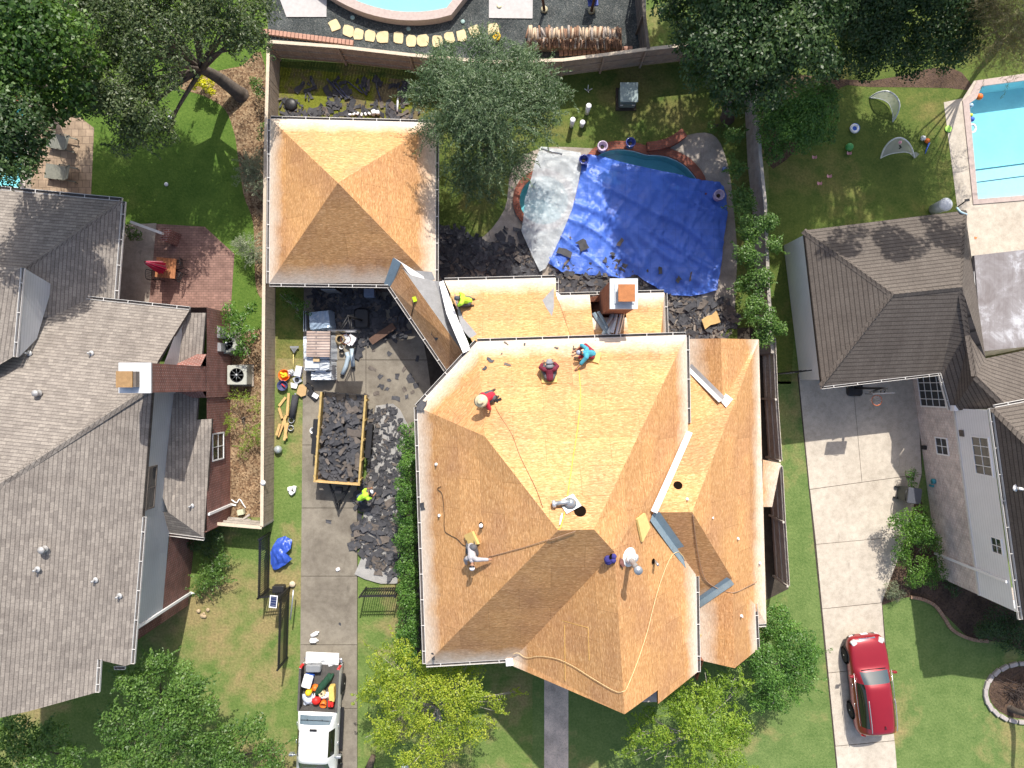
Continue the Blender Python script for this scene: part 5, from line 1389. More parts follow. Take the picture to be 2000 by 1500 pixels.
# ---------------------------------------------------------------- vehicles
def wheel(root, c, r, w_, rim_m, spokes=5, side=-1):
    """tyre and rim as sub-parts of a wheel; axle along x"""
    R = Matrix.Rotation(math.pi / 2, 3, 'Y')
    mb = MB(); prof = [(r * .62, -w_ / 2), (r * .9, -w_ / 2), (r, -w_ * .3), (r, w_ * .3), (r * .9, w_ / 2), (r * .62, w_ / 2)]
    mb.lathe(c, prof, 24, rot=R); wh = mb.build('wheel', RUBBER, root, local=True)
    mb = MB(); o = Vector((side * w_ * .42, 0, 0))
    mb.lathe(Vector(c) + o, [(r * .66, -.012), (r * .62, .012), (r * .56, .0)], 24, rot=R)
    for k in range(spokes):
        a = 2 * math.pi * k / spokes; d = Vector((0, math.cos(a), math.sin(a))); t = Vector((0, -math.sin(a), math.cos(a)))
        for s0 in (-.08, .08):
            q = [Vector(c) + o + d * r * .12 + t * s0 * r * .5 + Vector((side * .01, 0, 0)), Vector(c) + o + d * r * .58 + t * (s0 * 2.2 - .035) * r + Vector((side * .012, 0, 0)), Vector(c) + o + d * r * .58 + t * (s0 * 2.2 + .035) * r + Vector((side * .012, 0, 0)), Vector(c) + o + d * r * .12 + t * (s0 * .5 + .06) * r + Vector((side * .01, 0, 0))]
            mb.poly(q); mb.poly(list(reversed(q)))
    mb.ball(Vector(c) + o, r * .13, 10, 6); mb.build('rim', rim_m, wh, local=True); return wh

def loft_body(stations, name_mats, assign, root, level=2):
    """stations: (y, [(x,z)...]) half profiles from sill to centre line; mirrored, subdivided, split by material into parts"""
    bm = bmesh.new(); rows = []; n = len(stations[0][1])
    for y, pr in stations:
        left = [bm.verts.new((-x, y, z)) for x, z in pr]; right = [bm.verts.new((x, y, z)) for x, z in reversed(pr[:-1])]
        rows.append(left + right)
    m = len(rows[0])
    for i in range(len(rows) - 1):
        for j in range(m - 1):
            f = bm.faces.new((rows[i][j], rows[i][j + 1], rows[i + 1][j + 1], rows[i + 1][j]))
            jj = j if j < n - 1 else m - 2 - j
            f.material_index = assign(i, jj); f.smooth = True
    for r in (rows[0], rows[-1]):
        try: bm.faces.new(r)
        except Exception: pass
    bmesh.ops.recalc_face_normals(bm, faces=bm.faces)
    me = bpy.data.meshes.new('tmp'); bm.to_mesh(me); bm.free()
    ob = bpy.data.objects.new('tmp', me); COL.objects.link(ob)
    md = ob.modifiers.new('s', 'SUBSURF'); md.levels = level; md.render_levels = level
    dg = bpy.context.evaluated_depsgraph_get(); ev = ob.evaluated_get(dg); m2 = bpy.data.meshes.new_from_object(ev)
    parts = []
    for idx, (nm, mt) in enumerate(name_mats):
        fs = [p for p in m2.polygons if p.material_index == idx]
        if not fs: continue
        mp = {}; V = []; F = []
        for p in fs:
            q = []
            for v in p.vertices:
                if v not in mp: mp[v] = len(V); V.append(m2.vertices[v].co.copy())
                q.append(mp[v])
            F.append(q)
        mb = MB(); mb.shared(V, F, 0, True); parts.append(mb.build(nm, mt, root, local=True))
    bpy.data.objects.remove(ob); bpy.data.meshes.remove(me); bpy.data.meshes.remove(m2)
    return parts

def car_paint(name, c, metal=.0, rough=.28):
    t = NT(name); t.b.inputs['Coat Weight'].default_value = .8; t.b.inputs['Coat Roughness'].default_value = .06
    co = t.coord(); return t.done(t.ramp(t.noise(co, 2.0, 3), [(.3, tuple(x * .93 for x in c)), (.7, c)]), rough, .5, metal)
RED = car_paint('red_car_paint', (.30, .012, .022), .25)
WHT = car_paint('white_truck_paint', (.80, .80, .80))
CHROME = plain('chrome', (.72, .72, .74), .15, .5, .9, var=.05)
LAMPR = plain('red_lamp_lens', (.55, .015, .012), .2, .6, var=.1)
LAMPC = plain('clear_lamp_lens', (.72, .72, .70), .12, .6, .3, var=.2)
ALLOY = plain('alloy_rim', (.55, .54, .50), .3, .5, .7, var=.1)
TINT = glass_mat('tinted_glass', (.012, .014, .010), .05)
t = NT('windscreen_glass'); WIND = t.done((.05, .075, .085), .05, .9)

suv = thing('parked_car', 'dark red family car parked on the pale right driveway facing the garage', 'car', (17.36, -14.52, 0), math.radians(6.1))
def pr(ws, wb, wt, zs, zb, zt, wr_, zr):  # sill, body, belt, roof
    return [(ws, zs), (wb, zs + .22), (wb + .01, zb), (wt, zt), (wr_, zr - .05), (wr_ * .55, zr), (0, zr + .012)]
ST = [(2.36, pr(.55, .58, .55, .42, .60, .66, .45, .70)), (2.30, pr(.68, .74, .70, .34, .62, .76, .58, .82)), (2.10, pr(.80, .86, .80, .26, .66, .86, .66, .94)), (1.75, pr(.86, .92, .86, .25, .72, .94, .70, 1.02)),
      (1.30, pr(.87, .935, .88, .25, .76, .99, .72, 1.09)), (1.02, pr(.87, .935, .88, .25, .78, 1.02, .72, 1.13)), (.92, pr(.87, .935, .88, .25, .78, 1.03, .70, 1.17)), (.22, pr(.87, .935, .88, .25, .80, 1.06, .60, 1.58)), (.08, pr(.87, .935, .88, .25, .80, 1.06, .60, 1.62)),
      (-.60, pr(.87, .94, .88, .25, .82, 1.07, .61, 1.68)), (-1.30, pr(.87, .94, .88, .25, .84, 1.09, .60, 1.67)), (-1.85, pr(.86, .93, .87, .26, .86, 1.12, .57, 1.64)), (-2.05, pr(.85, .92, .86, .28, .86, 1.13, .56, 1.60)), (-2.16, pr(.83, .90, .84, .30, .86, 1.10, .62, 1.42)), (-2.30, pr(.76, .84, .78, .34, .80, .98, .66, 1.08)), (-2.36, pr(.66, .74, .68, .40, .70, .86, .58, .92))]
def asg(i, j):
    if i == 6 and j >= 3: return 1 if j >= 4 else 0
    if j == 3 and 7 <= i <= 10: return 2
    if i in (12,) and j >= 4: return 3
    if j == 0: return 4
    return 0
loft_body(ST, [('body', RED), ('windshield', WIND), ('side_window', TINT), ('rear_window', TINT), ('sill_trim', BLACK)], asg, suv)
for sx in (-1, 1):
    for y in (1.36, -1.34):
        R = Matrix.Rotation(math.pi / 2, 3, 'Y')
        mb = MB(); mb.lathe((sx * .90, y, .37), [(.43, -.05), (.43, .05), (.36, .052)], 24, rot=R); mb.lathe((sx * .91, y, .37), [(.42, -.04), (.0005, -.04)], 24, rot=R)
        mb.build('wheel_arch', BLACK, suv, local=True)
        wheel(suv, (sx * .87, y, .35), .35, .22, ALLOY, 5, sx)
    mb = MB(); mb.tube(smooth_open([(sx * .60, -.35, 1.70), (sx * .615, -.6, 1.735), (sx * .60, -1.5, 1.73), (sx * .585, -1.9, 1.66)], 4), .022, 6); mb.build('roof_rail', STEEL, suv, local=True)
    mb = MB(); mb.rbox((sx * 1.04, .62, 1.10), (.2, .11, .14), 0, .04); mb.tube([(sx * .88, .66, 1.05), (sx * 1.0, .63, 1.08)], .03, 6); mb.build('mirror', [RED], suv, local=True)
    mb = MB(); mb.tube([(sx * .905, .75, 1.075), (sx * .90, -.6, 1.115), (sx * .89, -1.75, 1.155)], .014, 6); mb.build('chrome_trim', CHROME, suv, local=True)
    for y in (.1, -.85): mb = MB(); mb.tube([(sx * .955, y - .1, .93), (sx * .975, y, .94), (sx * .955, y + .1, .93)], .016, 6); mb.build('door_handle', CHROME, suv, local=True)
    mb = MB(); mb.rbox((sx * .66, 2.11, .86), (.26, .26, .12), sx * -.5, .05); mb.build('headlight', LAMPC, suv, local=True)
    mb = MB(); mb.rbox((sx * .62, 2.31, .52), (.2, .08, .1), sx * -.3, .03); mb.build('fog_lamp', LAMPC, suv, local=True)
    mb = MB(); mb.rbox((sx * .72, -2.27, .98), (.22, .12, .14), sx * .35, .03); mb.build('tail_light', LAMPR, suv, local=True)
mb = MB()
for k in range(6): mb.box((-.30 + k * .12, 2.275 - abs(k - 2.5) * .012, .80), (.07, .05, .09), 0)
mb.box((0, 2.262, .80), (.8, .05, .11), 0, mi=1); mb.build('grille', [BLACK, CHROME], suv, local=True)
mb = MB(); mb.box((.0, 2.385, .56), (.34, .02, .16)); mb.build('number_plate', WHITE, suv, local=True)
mb = MB(); mb.tube([(.05, -1.62, 1.68), (.05, -1.72, 1.76), (.05, -1.74, 1.69)], .02, 6); mb.build('roof_aerial', BLACK, suv, local=True)
mb = MB(); mb.box((0, .9, 1.19), (1.15, .05, .02)); mb.build('wiper_cowl', BLACK, suv, local=True)

# white pickup, tailgate down, bed full of tools
pk = thing('pickup_truck', 'white crew cab pickup on the driveway with open tailgate and a cluttered bed', 'truck', (-9.17, -13.55, 0), math.radians(-2.6))
def pp(ws, wb, wt, zs, zb, zt, wr_, zr): return [(ws, zs), (wb, zs + .25), (wb, zb), (wt, zt), (wr_, zr - .05), (wr_ * .6, zr), (0, zr + .01)]
PS = [(-2.02, pp(.90, .97, .93, .42, 1.0, 1.32, .88, 1.34)), (-2.06, pp(.90, .97, .93, .42, 1.0, 1.33, .86, 1.36)), (-2.10, pp(.90, .97, .93, .42, 1.0, 1.33, .84, 1.38)), (-2.52, pp(.90, .97, .93, .40, 1.0, 1.34, .70, 1.86)), (-2.64, pp(.90, .97, .93, .40, 1.0, 1.34, .70, 1.91)),
      (-3.4, pp(.90, .97, .93, .40, 1.0, 1.33, .71, 1.93)), (-4.08, pp(.90, .97, .93, .40, 1.0, 1.31, .69, 1.90)), (-4.22, pp(.90, .97, .93, .40, 1.0, 1.30, .69, 1.86)), (-4.86, pp(.90, .97, .92, .42, 1.0, 1.22, .78, 1.30)), (-5.0, pp(.90, .97, .92, .42, .98, 1.18, .78, 1.24)),
      (-5.7, pp(.88, .95, .90, .44, .94, 1.12, .74, 1.18)), (-6.1, pp(.82, .88, .84, .48, .86, 1.0, .66, 1.06)), (-6.2, pp(.7, .78, .74, .52, .76, .86, .58, .92))]
def pas(i, j):
    if j == 3 and i in (4, 5): return 2
    if i == 7 and j >= 4: return 1
    if i == 2 and j >= 4: return 3
    if j == 0: return 4
    return 0
STEELB = plain('blue_grey_rear_glass', (.10, .14, .17), .15, .6, var=.1)
loft_body(PS, [('cab', WHT), ('windshield', WIND), ('side_window', TINT), ('rear_window', STEELB), ('sill_trim', BLACK)], pas, pk)
mb = MB()
for sx in (-1, 1):   # bed sides: outer skin, rounded rail
    mb.poly([(sx * .93, 0, .5), (sx * .93, -2.05, .5), (sx * .97, -2.05, 1.0), (sx * .97, 0, 1.0)]); mb.poly([(sx * .97, 0, 1.0), (sx * .97, -2.05, 1.0), (sx * .95, -2.05, 1.33), (sx * .95, 0, 1.33)])
    mb.poly([(sx * .95, 0, 1.33), (sx * .95, -2.05, 1.33), (sx * .86, -2.05, 1.345), (sx * .86, 0, 1.345)], up=True)
    mb.poly([(sx * .95, 0, .5), (sx * .86, 0, .5), (sx * .86, 0, 1.345), (sx * .95, 0, 1.33)]); mb.poly([(sx * .95, 0, 1.33), (sx * .86, 0, 1.345), (sx * .86, 0, .5), (sx * .95, 0, .5)])
mb.build('bed_side', WHT, pk, local=True)
LINER = plain('bed_liner', (.085, .08, .075), .8, .3, var=.3)
mb = MB(); mb.box((0, -1.02, .84), (1.7, 2.06, .04))
for k in range(11): mb.box((-.72 + k * .144, -1.02, .872), (.07, 2.0, .022))
for sx in (-1, 1): mb.poly([(sx * .855, 0, .86), (sx * .855, -2.05, .86), (sx * .855, -2.05, 1.34), (sx * .855, 0, 1.34)]); mb.poly([(sx * .855, 0, 1.34), (sx * .855, -2.05, 1.34), (sx * .855, -2.05, .86), (sx * .855, 0, .86)]); mb.box((sx * .905, -1.02, 1.35), (.10, 2.02, .02))
mb.box((0, -2.03, 1.1), (1.7, .04, .48)); mb.build('bed_liner', LINER, pk, local=True)
mb = MB(); mb.rbox((0, .30, .82), (1.6, .56, .09), 0, .03); mb.box((0, .02, .80), (1.5, .06, .05))
mb.box((-.62, .46, .87), (.07, .05, .02), mi=1); mb.box((.62, .46, .87), (.07, .05, .02), mi=1); mb.build('tailgate', [WHT, STEEL], pk, local=True)
mb = MB(); mb.rbox((0, .14, .55), (1.85, .22, .2), 0, .06); mb.build('rear_bumper', CHROME, pk, local=True)
for sx in (-1, 1):
    mb = MB(); mb.rbox((sx * .90, .0, 1.12), (.14, .12, .42), 0, .04); mb.build('tail_light', LAMPR, pk, local=True)
    for y in (-1.05, -4.95):
        R = Matrix.Rotation(math.pi / 2, 3, 'Y'); mb = MB(); mb.lathe((sx * .94, y, .42), [(.48, -.05), (.48, .05), (.40, .052)], 24, rot=R); mb.lathe((sx * .95, y, .42), [(.47, -.04), (.0005, -.04)], 24, rot=R); mb.build('wheel_arch', BLACK, pk, local=True)
        wheel(pk, (sx * .90, y, .39), .39, .26, ALLOY, 6, sx)
    mb = MB(); mb.rbox((sx * 1.12, -4.1, 1.36), (.24, .12, .22), 0, .04); mb.tube([(sx * .92, -4.15, 1.32), (sx * 1.05, -4.1, 1.34)], .035, 6); mb.build('mirror', [STEEL], pk, local=True)
    for y in (-2.75, -3.6): mb = MB(); mb.tube([(sx * .985, y - .1, 1.12), (sx * 1.0, y, 1.13), (sx * .985, y + .1, 1.12)], .018, 6); mb.build('door_handle', CHROME, pk, local=True)
    mb = MB(); mb.box((sx * .99, -3.2, .42), (.16, 2.0, .06)); mb.build('side_step', BLACK, pk, local=True)
mb = MB(); mb.box((0, -2.64, 1.925), (.34, .1, .04)); mb.build('brake_light', BLACK, pk, local=True)
mb = MB(); mb.box((0, -2.3, 1.66), (1.36, .015, .02), rot=Matrix.Rotation(0, 3, 'X')); mb.box((-.35, -2.32, 1.63), (.02, .4, .02), rot=Matrix.Rotation(.9, 3, 'X')); mb.box((.35, -2.32, 1.63), (.02, .4, .02), rot=Matrix.Rotation(.9, 3, 'X')); mb.build('window_bar', BLACK, pk, local=True)
PKM = Matrix.Translation(pk.location) @ Matrix.Rotation(math.radians(-2.6), 4, 'Z')
def on_pk(x, y, z=.90): return PKM @ Vector((x, y, z))
def cargo(name, label, cat, build, m, pos, rz=0):
    mb = MB(); build(mb); o = mb.build(name, m); o.location = on_pk(*pos); o.rotation_euler = (0, 0, rz); return tag(o, label, cat)
def rag(mb, seed, w, l, h):
    rs = random.Random(seed); V = []; n = 9
    for i in range(n):
        for j in range(n):
            x, y = (i / (n - 1) - .5), (j / (n - 1) - .5); r = math.hypot(x, y) * 2
            z = max(0, h * (1 - r * r)) * rs.uniform(.6, 1.1) + rs.uniform(0, .02)
            V.append((x * w * rs.uniform(.9, 1.1), y * l * rs.uniform(.9, 1.1), z))
    mb.shared(V, [[i * n + j, (i + 1) * n + j, (i + 1) * n + j + 1, i * n + j + 1] for i in range(n - 1) for j in range(n - 1)])
ORANGE = plain('orange_plastic', (.75, .16, .02), .5, .4, var=.15); REDP = plain('red_plastic', (.60, .025, .02), .5, .4, var=.15)
YELP = plain('yellow_plastic', (.75, .50, .02), .5, .4, var=.15); BLUEP = plain('blue_plastic', (.04, .12, .5), .5, .4, var=.15); GREY = plain('grey_plastic', (.22, .23, .24), .5, .4, var=.1)
GRNF = plain('dark_green_fabric', (.02, .06, .035), .9, .2, var=.4); LIME_C = plain('lime_safety_cloth', (.42, .70, .02), .8, .2, var=.12)
def b_case(mb): mb.rbox((0, 0, .17), (.72, .36, .34), 0, .08); mb.tube([(-.12, .2, .25), (0, .26, .26), (.12, .2, .25)], .02, 6)
cargo('tool_case', 'grey rounded tool case at the tailgate end of the truck bed', 'tool case', b_case, GREY, (-.33, -.06))
def b_cool(mb): mb.rbox((0, 0, .16), (.42, .62, .32), 0, .05, 1); mb.rbox((0, 0, .35), (.44, .64, .07), 0, .05, 0)
cargo('cooler_box', 'white lidded cooler with blue sides in the truck bed', 'cooler', b_cool, [WHITE, BLUEP], (-.56, -.66), -.28)
cargo('rag', 'white cloth crumpled on the lowered tailgate', 'cloth', lambda mb: rag(mb, 1, .5, .4, .1), WHITE, (.5, .22, .87), .4)
cargo('plastic_bag', 'white plastic bag behind the grey tool case', 'bag', lambda mb: rag(mb, 2, .45, .35, .12), WHITE, (.05, .32, .87), .1)
cargo('water_jug', 'yellow water jug with a black base in the truck bed', 'jug', lambda mb: mb.lathe((0, 0, 0), [(.13, 0), (.15, .05), (.15, .35), (.1, .42), (.04, .44), (.001, .45)], 14), YELP, (-.50, -1.22))
cargo('hard_hat', 'orange hard hat beside the yellow jug', 'hard hat', lambda mb: mb.lathe((0, 0, 0), [(.19, .0), (.15, .02), (.14, .1), (.09, .16), (.001, .18)], 16), ORANGE, (-.25, -1.08, .93))
cargo('rolled_net', 'dark green net bundle slung across the truck bed', 'net bundle', lambda mb: (mb.tube(smooth_open([(-.35, -.5, .12), (-.1, -.1, .2), (.15, .2, .18), (.3, .5, .1)], 4), [.1, .13, .16, .17, .18, .17, .18, .16, .17, .15, .13, .12, .08], 9), mb.tube([(.0, .1, .2), (.3, .25, .18), (.45, .5, .1)], [.12, .1, .06], 8)), GRNF, (.18, -.85), 0.0)
cargo('foam_block', 'tall yellow foam pad leaning on the right side of the bed', 'foam pad', lambda mb: mb.rbox((0, 0, .2), (.26, .72, .4), 0, .05), plain('yellow_foam', (.68, .48, .14), .9, .1), (.62, -1.22), .05)
cargo('wooden_box', 'small cream box with a black mark between net and jug', 'box', lambda mb: (mb.box((0, 0, .12), (.26, .22, .24)), mb.box((0, 0, .245), (.1, .08, .01), mi=1)), [plain('cream_board', (.70, .58, .34), .8), BLACK], (.12, -1.26, .93), .5)
cargo('cap', 'red cap among the bags near the cab end of the bed', 'cap', lambda mb: mb.lathe((0, 0, 0), [(.24, 0), (.2, .05), (.17, .14), (.1, .2), (.001, .21)], 14), REDP, (-.17, -1.67, .96))
cargo('bucket', 'orange bucket tipped among the white bags in the bed', 'bucket', lambda mb: mb.lathe((0, 0, 0), [(.13, 0), (.17, .26), (.155, .26), (.12, .03), (.001, .02)], 16, rot=Matrix.Rotation(.5, 3, 'X')), ORANGE, (.20, -1.72))
cargo('fuel_can', 'red fuel can in the right corner of the bed by the cab', 'fuel can', lambda mb: (mb.rbox((0, 0, .2), (.26, .34, .4), 0, .05), mb.tube([(0, .1, .4), (0, .0, .47), (0, -.1, .4)], .03, 6)), REDP, (.60, -1.66))
cargo('plastic_bag', 'pale blue and white bag in the left corner of the bed', 'bag', lambda mb: rag(mb, 4, .5, .55, .3), plain('pale_blue_bag', (.62, .68, .80), .5), (-.58, -1.63), .2)
cargo('plastic_bag', 'white bag squeezed between the orange bucket and red can', 'bag', lambda mb: rag(mb, 5, .6, .3, .22), WHITE, (.2, -1.45), .1)
cargo('white_hose', 'white folded hose beside the green net', 'hose', lambda mb: mb.tube(smooth_open([(-.2, -.3, .08), (-.05, .0, .12), (.1, .25, .1), (.22, .35, .05)], 4), .05, 8), WHITE, (-.12, -1.25, .93), 0)

# trailer ---------------------------------------------------------------
tr = thing('utility_trailer', 'flat trailer with timber sides piled with torn shingles on the driveway', 'trailer', (P(664, 856, 1.2).x, P(664, 856, 1.2).y, 0), math.radians(-4.3))
TW, TL = 1.06, 2.14
for sx in (-1, 1):
    mb = MB(); mb.box((sx * TW, 0, 1.13), (.09, TL * 2, .16)); mb.box((sx * TW, 0, .85), (.06, TL * 2, .24)); 
    for y in (-1.9, -.95, 0, .95, 1.9): mb.box((sx * (TW + .05), y, .88), (.06, .09, .6))
    mb.build('side_boards', TIMB_Y, tr, local=True)
mb = MB(); mb.box((0, -TL, 1.12), (TW * 2 + .1, .09, .16)); mb.box((0, -TL, .85), (TW * 2, .06, .26)); mb.build('front_board', TIMB, tr, local=True)
mb = MB()
for k in range(9): mb.box((0, TL, .62 + k * .065), (TW * 2 - .08, .02, .025))
for x in (-1.0, 0, 1.0): mb.box((x, TL, .88), (.05, .04, .62))
mb.build('ramp_gate', IRON, tr, local=True)
mb = MB(); mb.box((0, 0, .56), (TW * 2, TL * 2, .08)); mb.build('deck', FENCE_D, tr, local=True)
mb = MB()
for s in (-1, 1): mb.tube([(s * .62, -TL + .1, .52), (0, -TL - 1.28, .50)], .05, 6)
mb.box((0, -TL - .5, .52), (.85, .06, .06)); mb.box((0, -TL - .42, .64), (.32, .3, .22)); mb.tube([(0, -TL - 1.0, .2), (0, -TL - 1.0, .85)], .04, 8); mb.tube([(0, -TL - 1.15, .5), (0, -TL - 1.4, .5)], [.06, .045], 8); mb.build('tongue', IRON, tr, local=True)
for s in (-1, 1):
    mb = MB(); mb.rbox((s * 1.30, -.05, .80), (.28, 1.7, .05), 0, .05); mb.build('fender', IRON, tr, local=True)
    for y in (-.45, .38): wheel(tr, (s * 1.29, y, .34), .34, .22, STEEL, 5, s)
rg = random.Random(15); mb = MB()
for k in range(420):
    x, y = rg.uniform(-.92, .92), rg.uniform(-2.0, 1.95); h = .66 + .30 * (1 - (x / 1.05) ** 4) * (1 - (y / 2.3) ** 6) * (k / 300) + rg.uniform(0, .08)
    L = .15 + .6 * rg.random() ** 1.3; scrap(mb, Vector((x, y, h)), Vector((rg.gauss(0, .16), rg.gauss(0, .16), 1)).normalized(), rg.uniform(0, 6.3), L, L * rg.uniform(.3, .7), rg, rg.choices((0, 1, 2, 3), (5, 4, 5, 2))[0], .05)
ld = mb.build('shingle_load', SHM, None); ld.location = tr.location; ld.rotation_euler = tr.rotation_euler; ld['kind'] = 'stuff'
# ---------------------------------------------------------------- people
def caps(bm, a, b, ra, rb, seg=10):
    """tapered capsule from a to b"""
    a = Vector(a); b = Vector(b); d = b - a; L = d.length
    q = d.to_track_quat('Z', 'Y').to_matrix() if L > 1e-6 else Matrix.Identity(3)
    prof = []
    for i in range(4): t = -math.pi / 2 + math.pi / 2 * i / 3; prof.append((ra * math.cos(t), ra * math.sin(t)))
    for i in range(4): t = math.pi / 2 * i / 3; prof.append((rb * math.cos(t), L + rb * math.sin(t)))
    rings = []
    for r, z in prof:
        rings.append([bm.verts.new(a + q @ Vector((max(r, 1e-4) * math.cos(2 * math.pi * k / seg), max(r, 1e-4) * math.sin(2 * math.pi * k / seg), z))) for k in range(seg)])
    for i in range(len(rings) - 1):
        for k in range(seg): bm.faces.new((rings[i][k], rings[i][(k + 1) % seg], rings[i + 1][(k + 1) % seg], rings[i + 1][k]))
    bm.faces.new(list(reversed(rings[0]))); bm.faces.new(rings[-1])

def skin(name, pieces, m, parent, voxel=.012, smooth=3, inflate=0.0):
    """one continuous surface from tapered capsules"""
    bm = bmesh.new()
    for a, b, ra, rb in pieces: caps(bm, a, b, ra + inflate, rb + inflate)
    me = bpy.data.meshes.new('tmp'); bm.to_mesh(me); bm.free()
    ob = bpy.data.objects.new('tmp', me); COL.objects.link(ob)
    r = ob.modifiers.new('r', 'REMESH'); r.mode = 'VOXEL'; r.voxel_size = voxel; r.use_smooth_shade = True
    s = ob.modifiers.new('s', 'SMOOTH'); s.factor = .5; s.iterations = smooth
    dg = bpy.context.evaluated_depsgraph_get()
    m2 = bpy.data.meshes.new_from_object(ob.evaluated_get(dg)); m2.name = name
    bpy.data.objects.remove(ob); bpy.data.meshes.remove(me)
    m2.materials.clear(); m2.materials.append(m)
    o = bpy.data.objects.new(name, m2); COL.objects.link(o); o.parent = parent; return o

SKIN = plain('tanned_skin', (.36, .19, .12), .6, .3, var=.1)
JEAN = plain('dark_jeans', (.045, .06, .10), .9, .2, var=.3); PANT_G = plain('grey_trousers', (.11, .11, .12), .9, .2, var=.25)
BOOT = plain('work_boots', (.10, .075, .055), .8, .2, var=.3)

def person(label, loc, face, J, shirt, pants, hat=None, hatm=None, tilt=None, group=None, sleeve=1.0, jacket=None):
    """J: joints in a frame where the person faces +y and z=0 is the surface"""
    root = thing('person', label, 'person', loc, 0, group)
    ang = math.atan2(face[1], face[0]) - math.pi / 2
    R = Matrix.Rotation(ang, 3, 'Z')
    nz = Vector(tilt) if tilt is not None else Vector((0, 0, 1))
    def T(p):
        q = R @ Vector(p); q.z += -(nz.x * q.x + nz.y * q.y) / nz.z; return q
    j = {k: T(v) for k, v in J.items()}
    mid = lambda a, b, t=.5: j[a].lerp(j[b], t)
    B = [(j['pel'], mid('pel', 'chest'), .135, .125), (mid('pel', 'chest'), j['chest'], .125, .15), (j['chest'], j['neck'], .13, .06), (j['neck'], j['head'], .055, .06)]
    hd = (j['head'] - j['neck']).normalized(); fwd = T(J['look']) - j['head'] if 'look' in J else R @ Vector((0, 1, 0))
    fwd = (fwd - hd * fwd.dot(hd)); fwd.normalize(); rt = fwd.cross(hd)
    B += [(j['head'] - hd * .02, j['head'] + hd * .07, .085, .092), (j['head'] - hd * .05 + fwd * .03, j['head'] + fwd * .03, .055, .07)]
    face_ = [(j['head'] + fwd * .10, j['head'] + fwd * .115 - hd * .03, .014, .018)] + [(j['head'] + rt * s * .088, j['head'] + rt * s * .092 - hd * .035, .018, .014) for s in (-1, 1)]
    B += face_
    SHT = [B[0], B[1], (j['chest'], j['chest'] + (j['neck'] - j['chest']) * .6, .145, .09)]; PNT = [(j['pel'], mid('pel', 'chest', .25), .14, .13)]
    BT = []
    for s, x in (('l', -1), ('r', 1)):
        sh, el, ha = j['sh' + s], j['el' + s], j['ha' + s]; hi, kn, an, to = j['hi' + s], j['kn' + s], j['an' + s], j['to' + s]
        B += [(mid('chest', 'sh' + s, .2), sh, .09, .066), (sh, el, .058, .044), (el, ha, .042, .028)]
        d = (ha - el).normalized(); sd = d.cross(Vector((0, 0, 1)))
        sd = sd.normalized() if sd.length > 1e-3 else Vector((1, 0, 0)); up = sd.cross(d)
        palm = ha + d * .075; B += [(ha, palm, .030, .036)]
        for f, (o, L) in enumerate(((-.030, .062), (-.010, .075), (.010, .070), (.029, .055))):
            k0 = palm + sd * o; k1 = k0 + d * L * .55 - up * .008; k2 = k1 + d * L * .4 - up * .028; B += [(k0, k1, .0105, .0095), (k1, k2, .0095, .008)]
        tb = ha + d * .03 + sd * x * .03; B += [(tb, tb + sd * x * .028 + d * .028 - up * .01, .013, .011), (tb + sd * x * .028 + d * .028 - up * .01, tb + sd * x * .03 + d * .06 - up * .02, .011, .009)]
        SHT += [(mid('chest', 'sh' + s, .2), sh, .095, .075), (sh, el.lerp(sh, .0) if sleeve >= 1 else sh.lerp(el, sleeve), .070, .056)]
        if sleeve > 1: SHT += [(el, el.lerp(ha, sleeve - 1), .054, .042)]
        B += [(hi, kn, .085, .058), (kn, an, .056, .038), (an, to, .036, .030)]
        PNT += [(j['pel'], hi, .13, .11), (hi, kn, .10, .075), (kn, an.lerp(kn, .06), .072, .052)]
        BT += [(an.lerp(kn, .12), an, .058, .052), (an, to, .052, .046), (an - (to - an) * .25, an, .045, .05)]
    skin('body', B, SKIN, root, .0075, 2)
    skin('shirt', SHT, shirt, root, .012, 3, .024); skin('trousers', PNT, pants, root, .012, 3, .016)
    for k in (0, 3): skin('boot', BT[k:k + 3], BOOT, root, .012, 3)
    Rh = Matrix((rt, fwd, hd)).transposed()
    for s in (-1, 1):
        mb = MB(); mb.ball(j['head'] + fwd * .082 + rt * s * .034 + hd * .02, .012, 8, 6); mb.build('eye', BLACK, root, local=True)
    c = j['head'] + hd * .07
    if hat == 'straw':
        mb = MB(); mb.lathe(c, [(.27, -.02), (.20, .012), (.115, .02), (.11, .09), (.085, .125), (.02, .118), (.001, .112)], 28, rot=Rh, sx=.95, sy=1.08); mb.lathe(c, [(.112, .02), (.114, .05)], 24, mi=1, rot=Rh); mb.build('hat', [hatm, BOOT], root, local=True)
    elif hat == 'bucket':
        mb = MB(); mb.lathe(c, [(.19, -.035), (.12, .005), (.105, .08), (.07, .105), (.001, .11)], 22, rot=Rh); mb.build('hat', hatm, root, local=True)
        mb = MB(); mb.lathe(c - hd * .12 - fwd * .02, [(.17, -.10), (.15, .0), (.11, .08)], 18, rot=Rh); mb.build('neck_cloth', hatm, root, local=True)
    elif hat == 'cap':
        mb = MB(); mb.lathe(c, [(.103, -.03), (.104, .02), (.085, .065), (.04, .09), (.001, .095)], 20, rot=Rh)
        q = [c + Rh @ Vector((x * .085, .085 + (.10 if abs(x) < .8 else .03), -.02)) for x in (-1, -.7, 0, .7, 1)]; q0 = [c + Rh @ Vector((x * .085, .06, -.02)) for x in (1, -1)]
        mb.poly(q + q0, up=True); mb.build('cap', hatm, root, local=True)
    mb = MB(); mb.lathe(c - hd * .03 - fwd * .012, [(.09, -.07), (.100, -.02), (.098, .01)], 16, rot=Rh); mb.build('hair', BLACK, root, local=True)
    return root

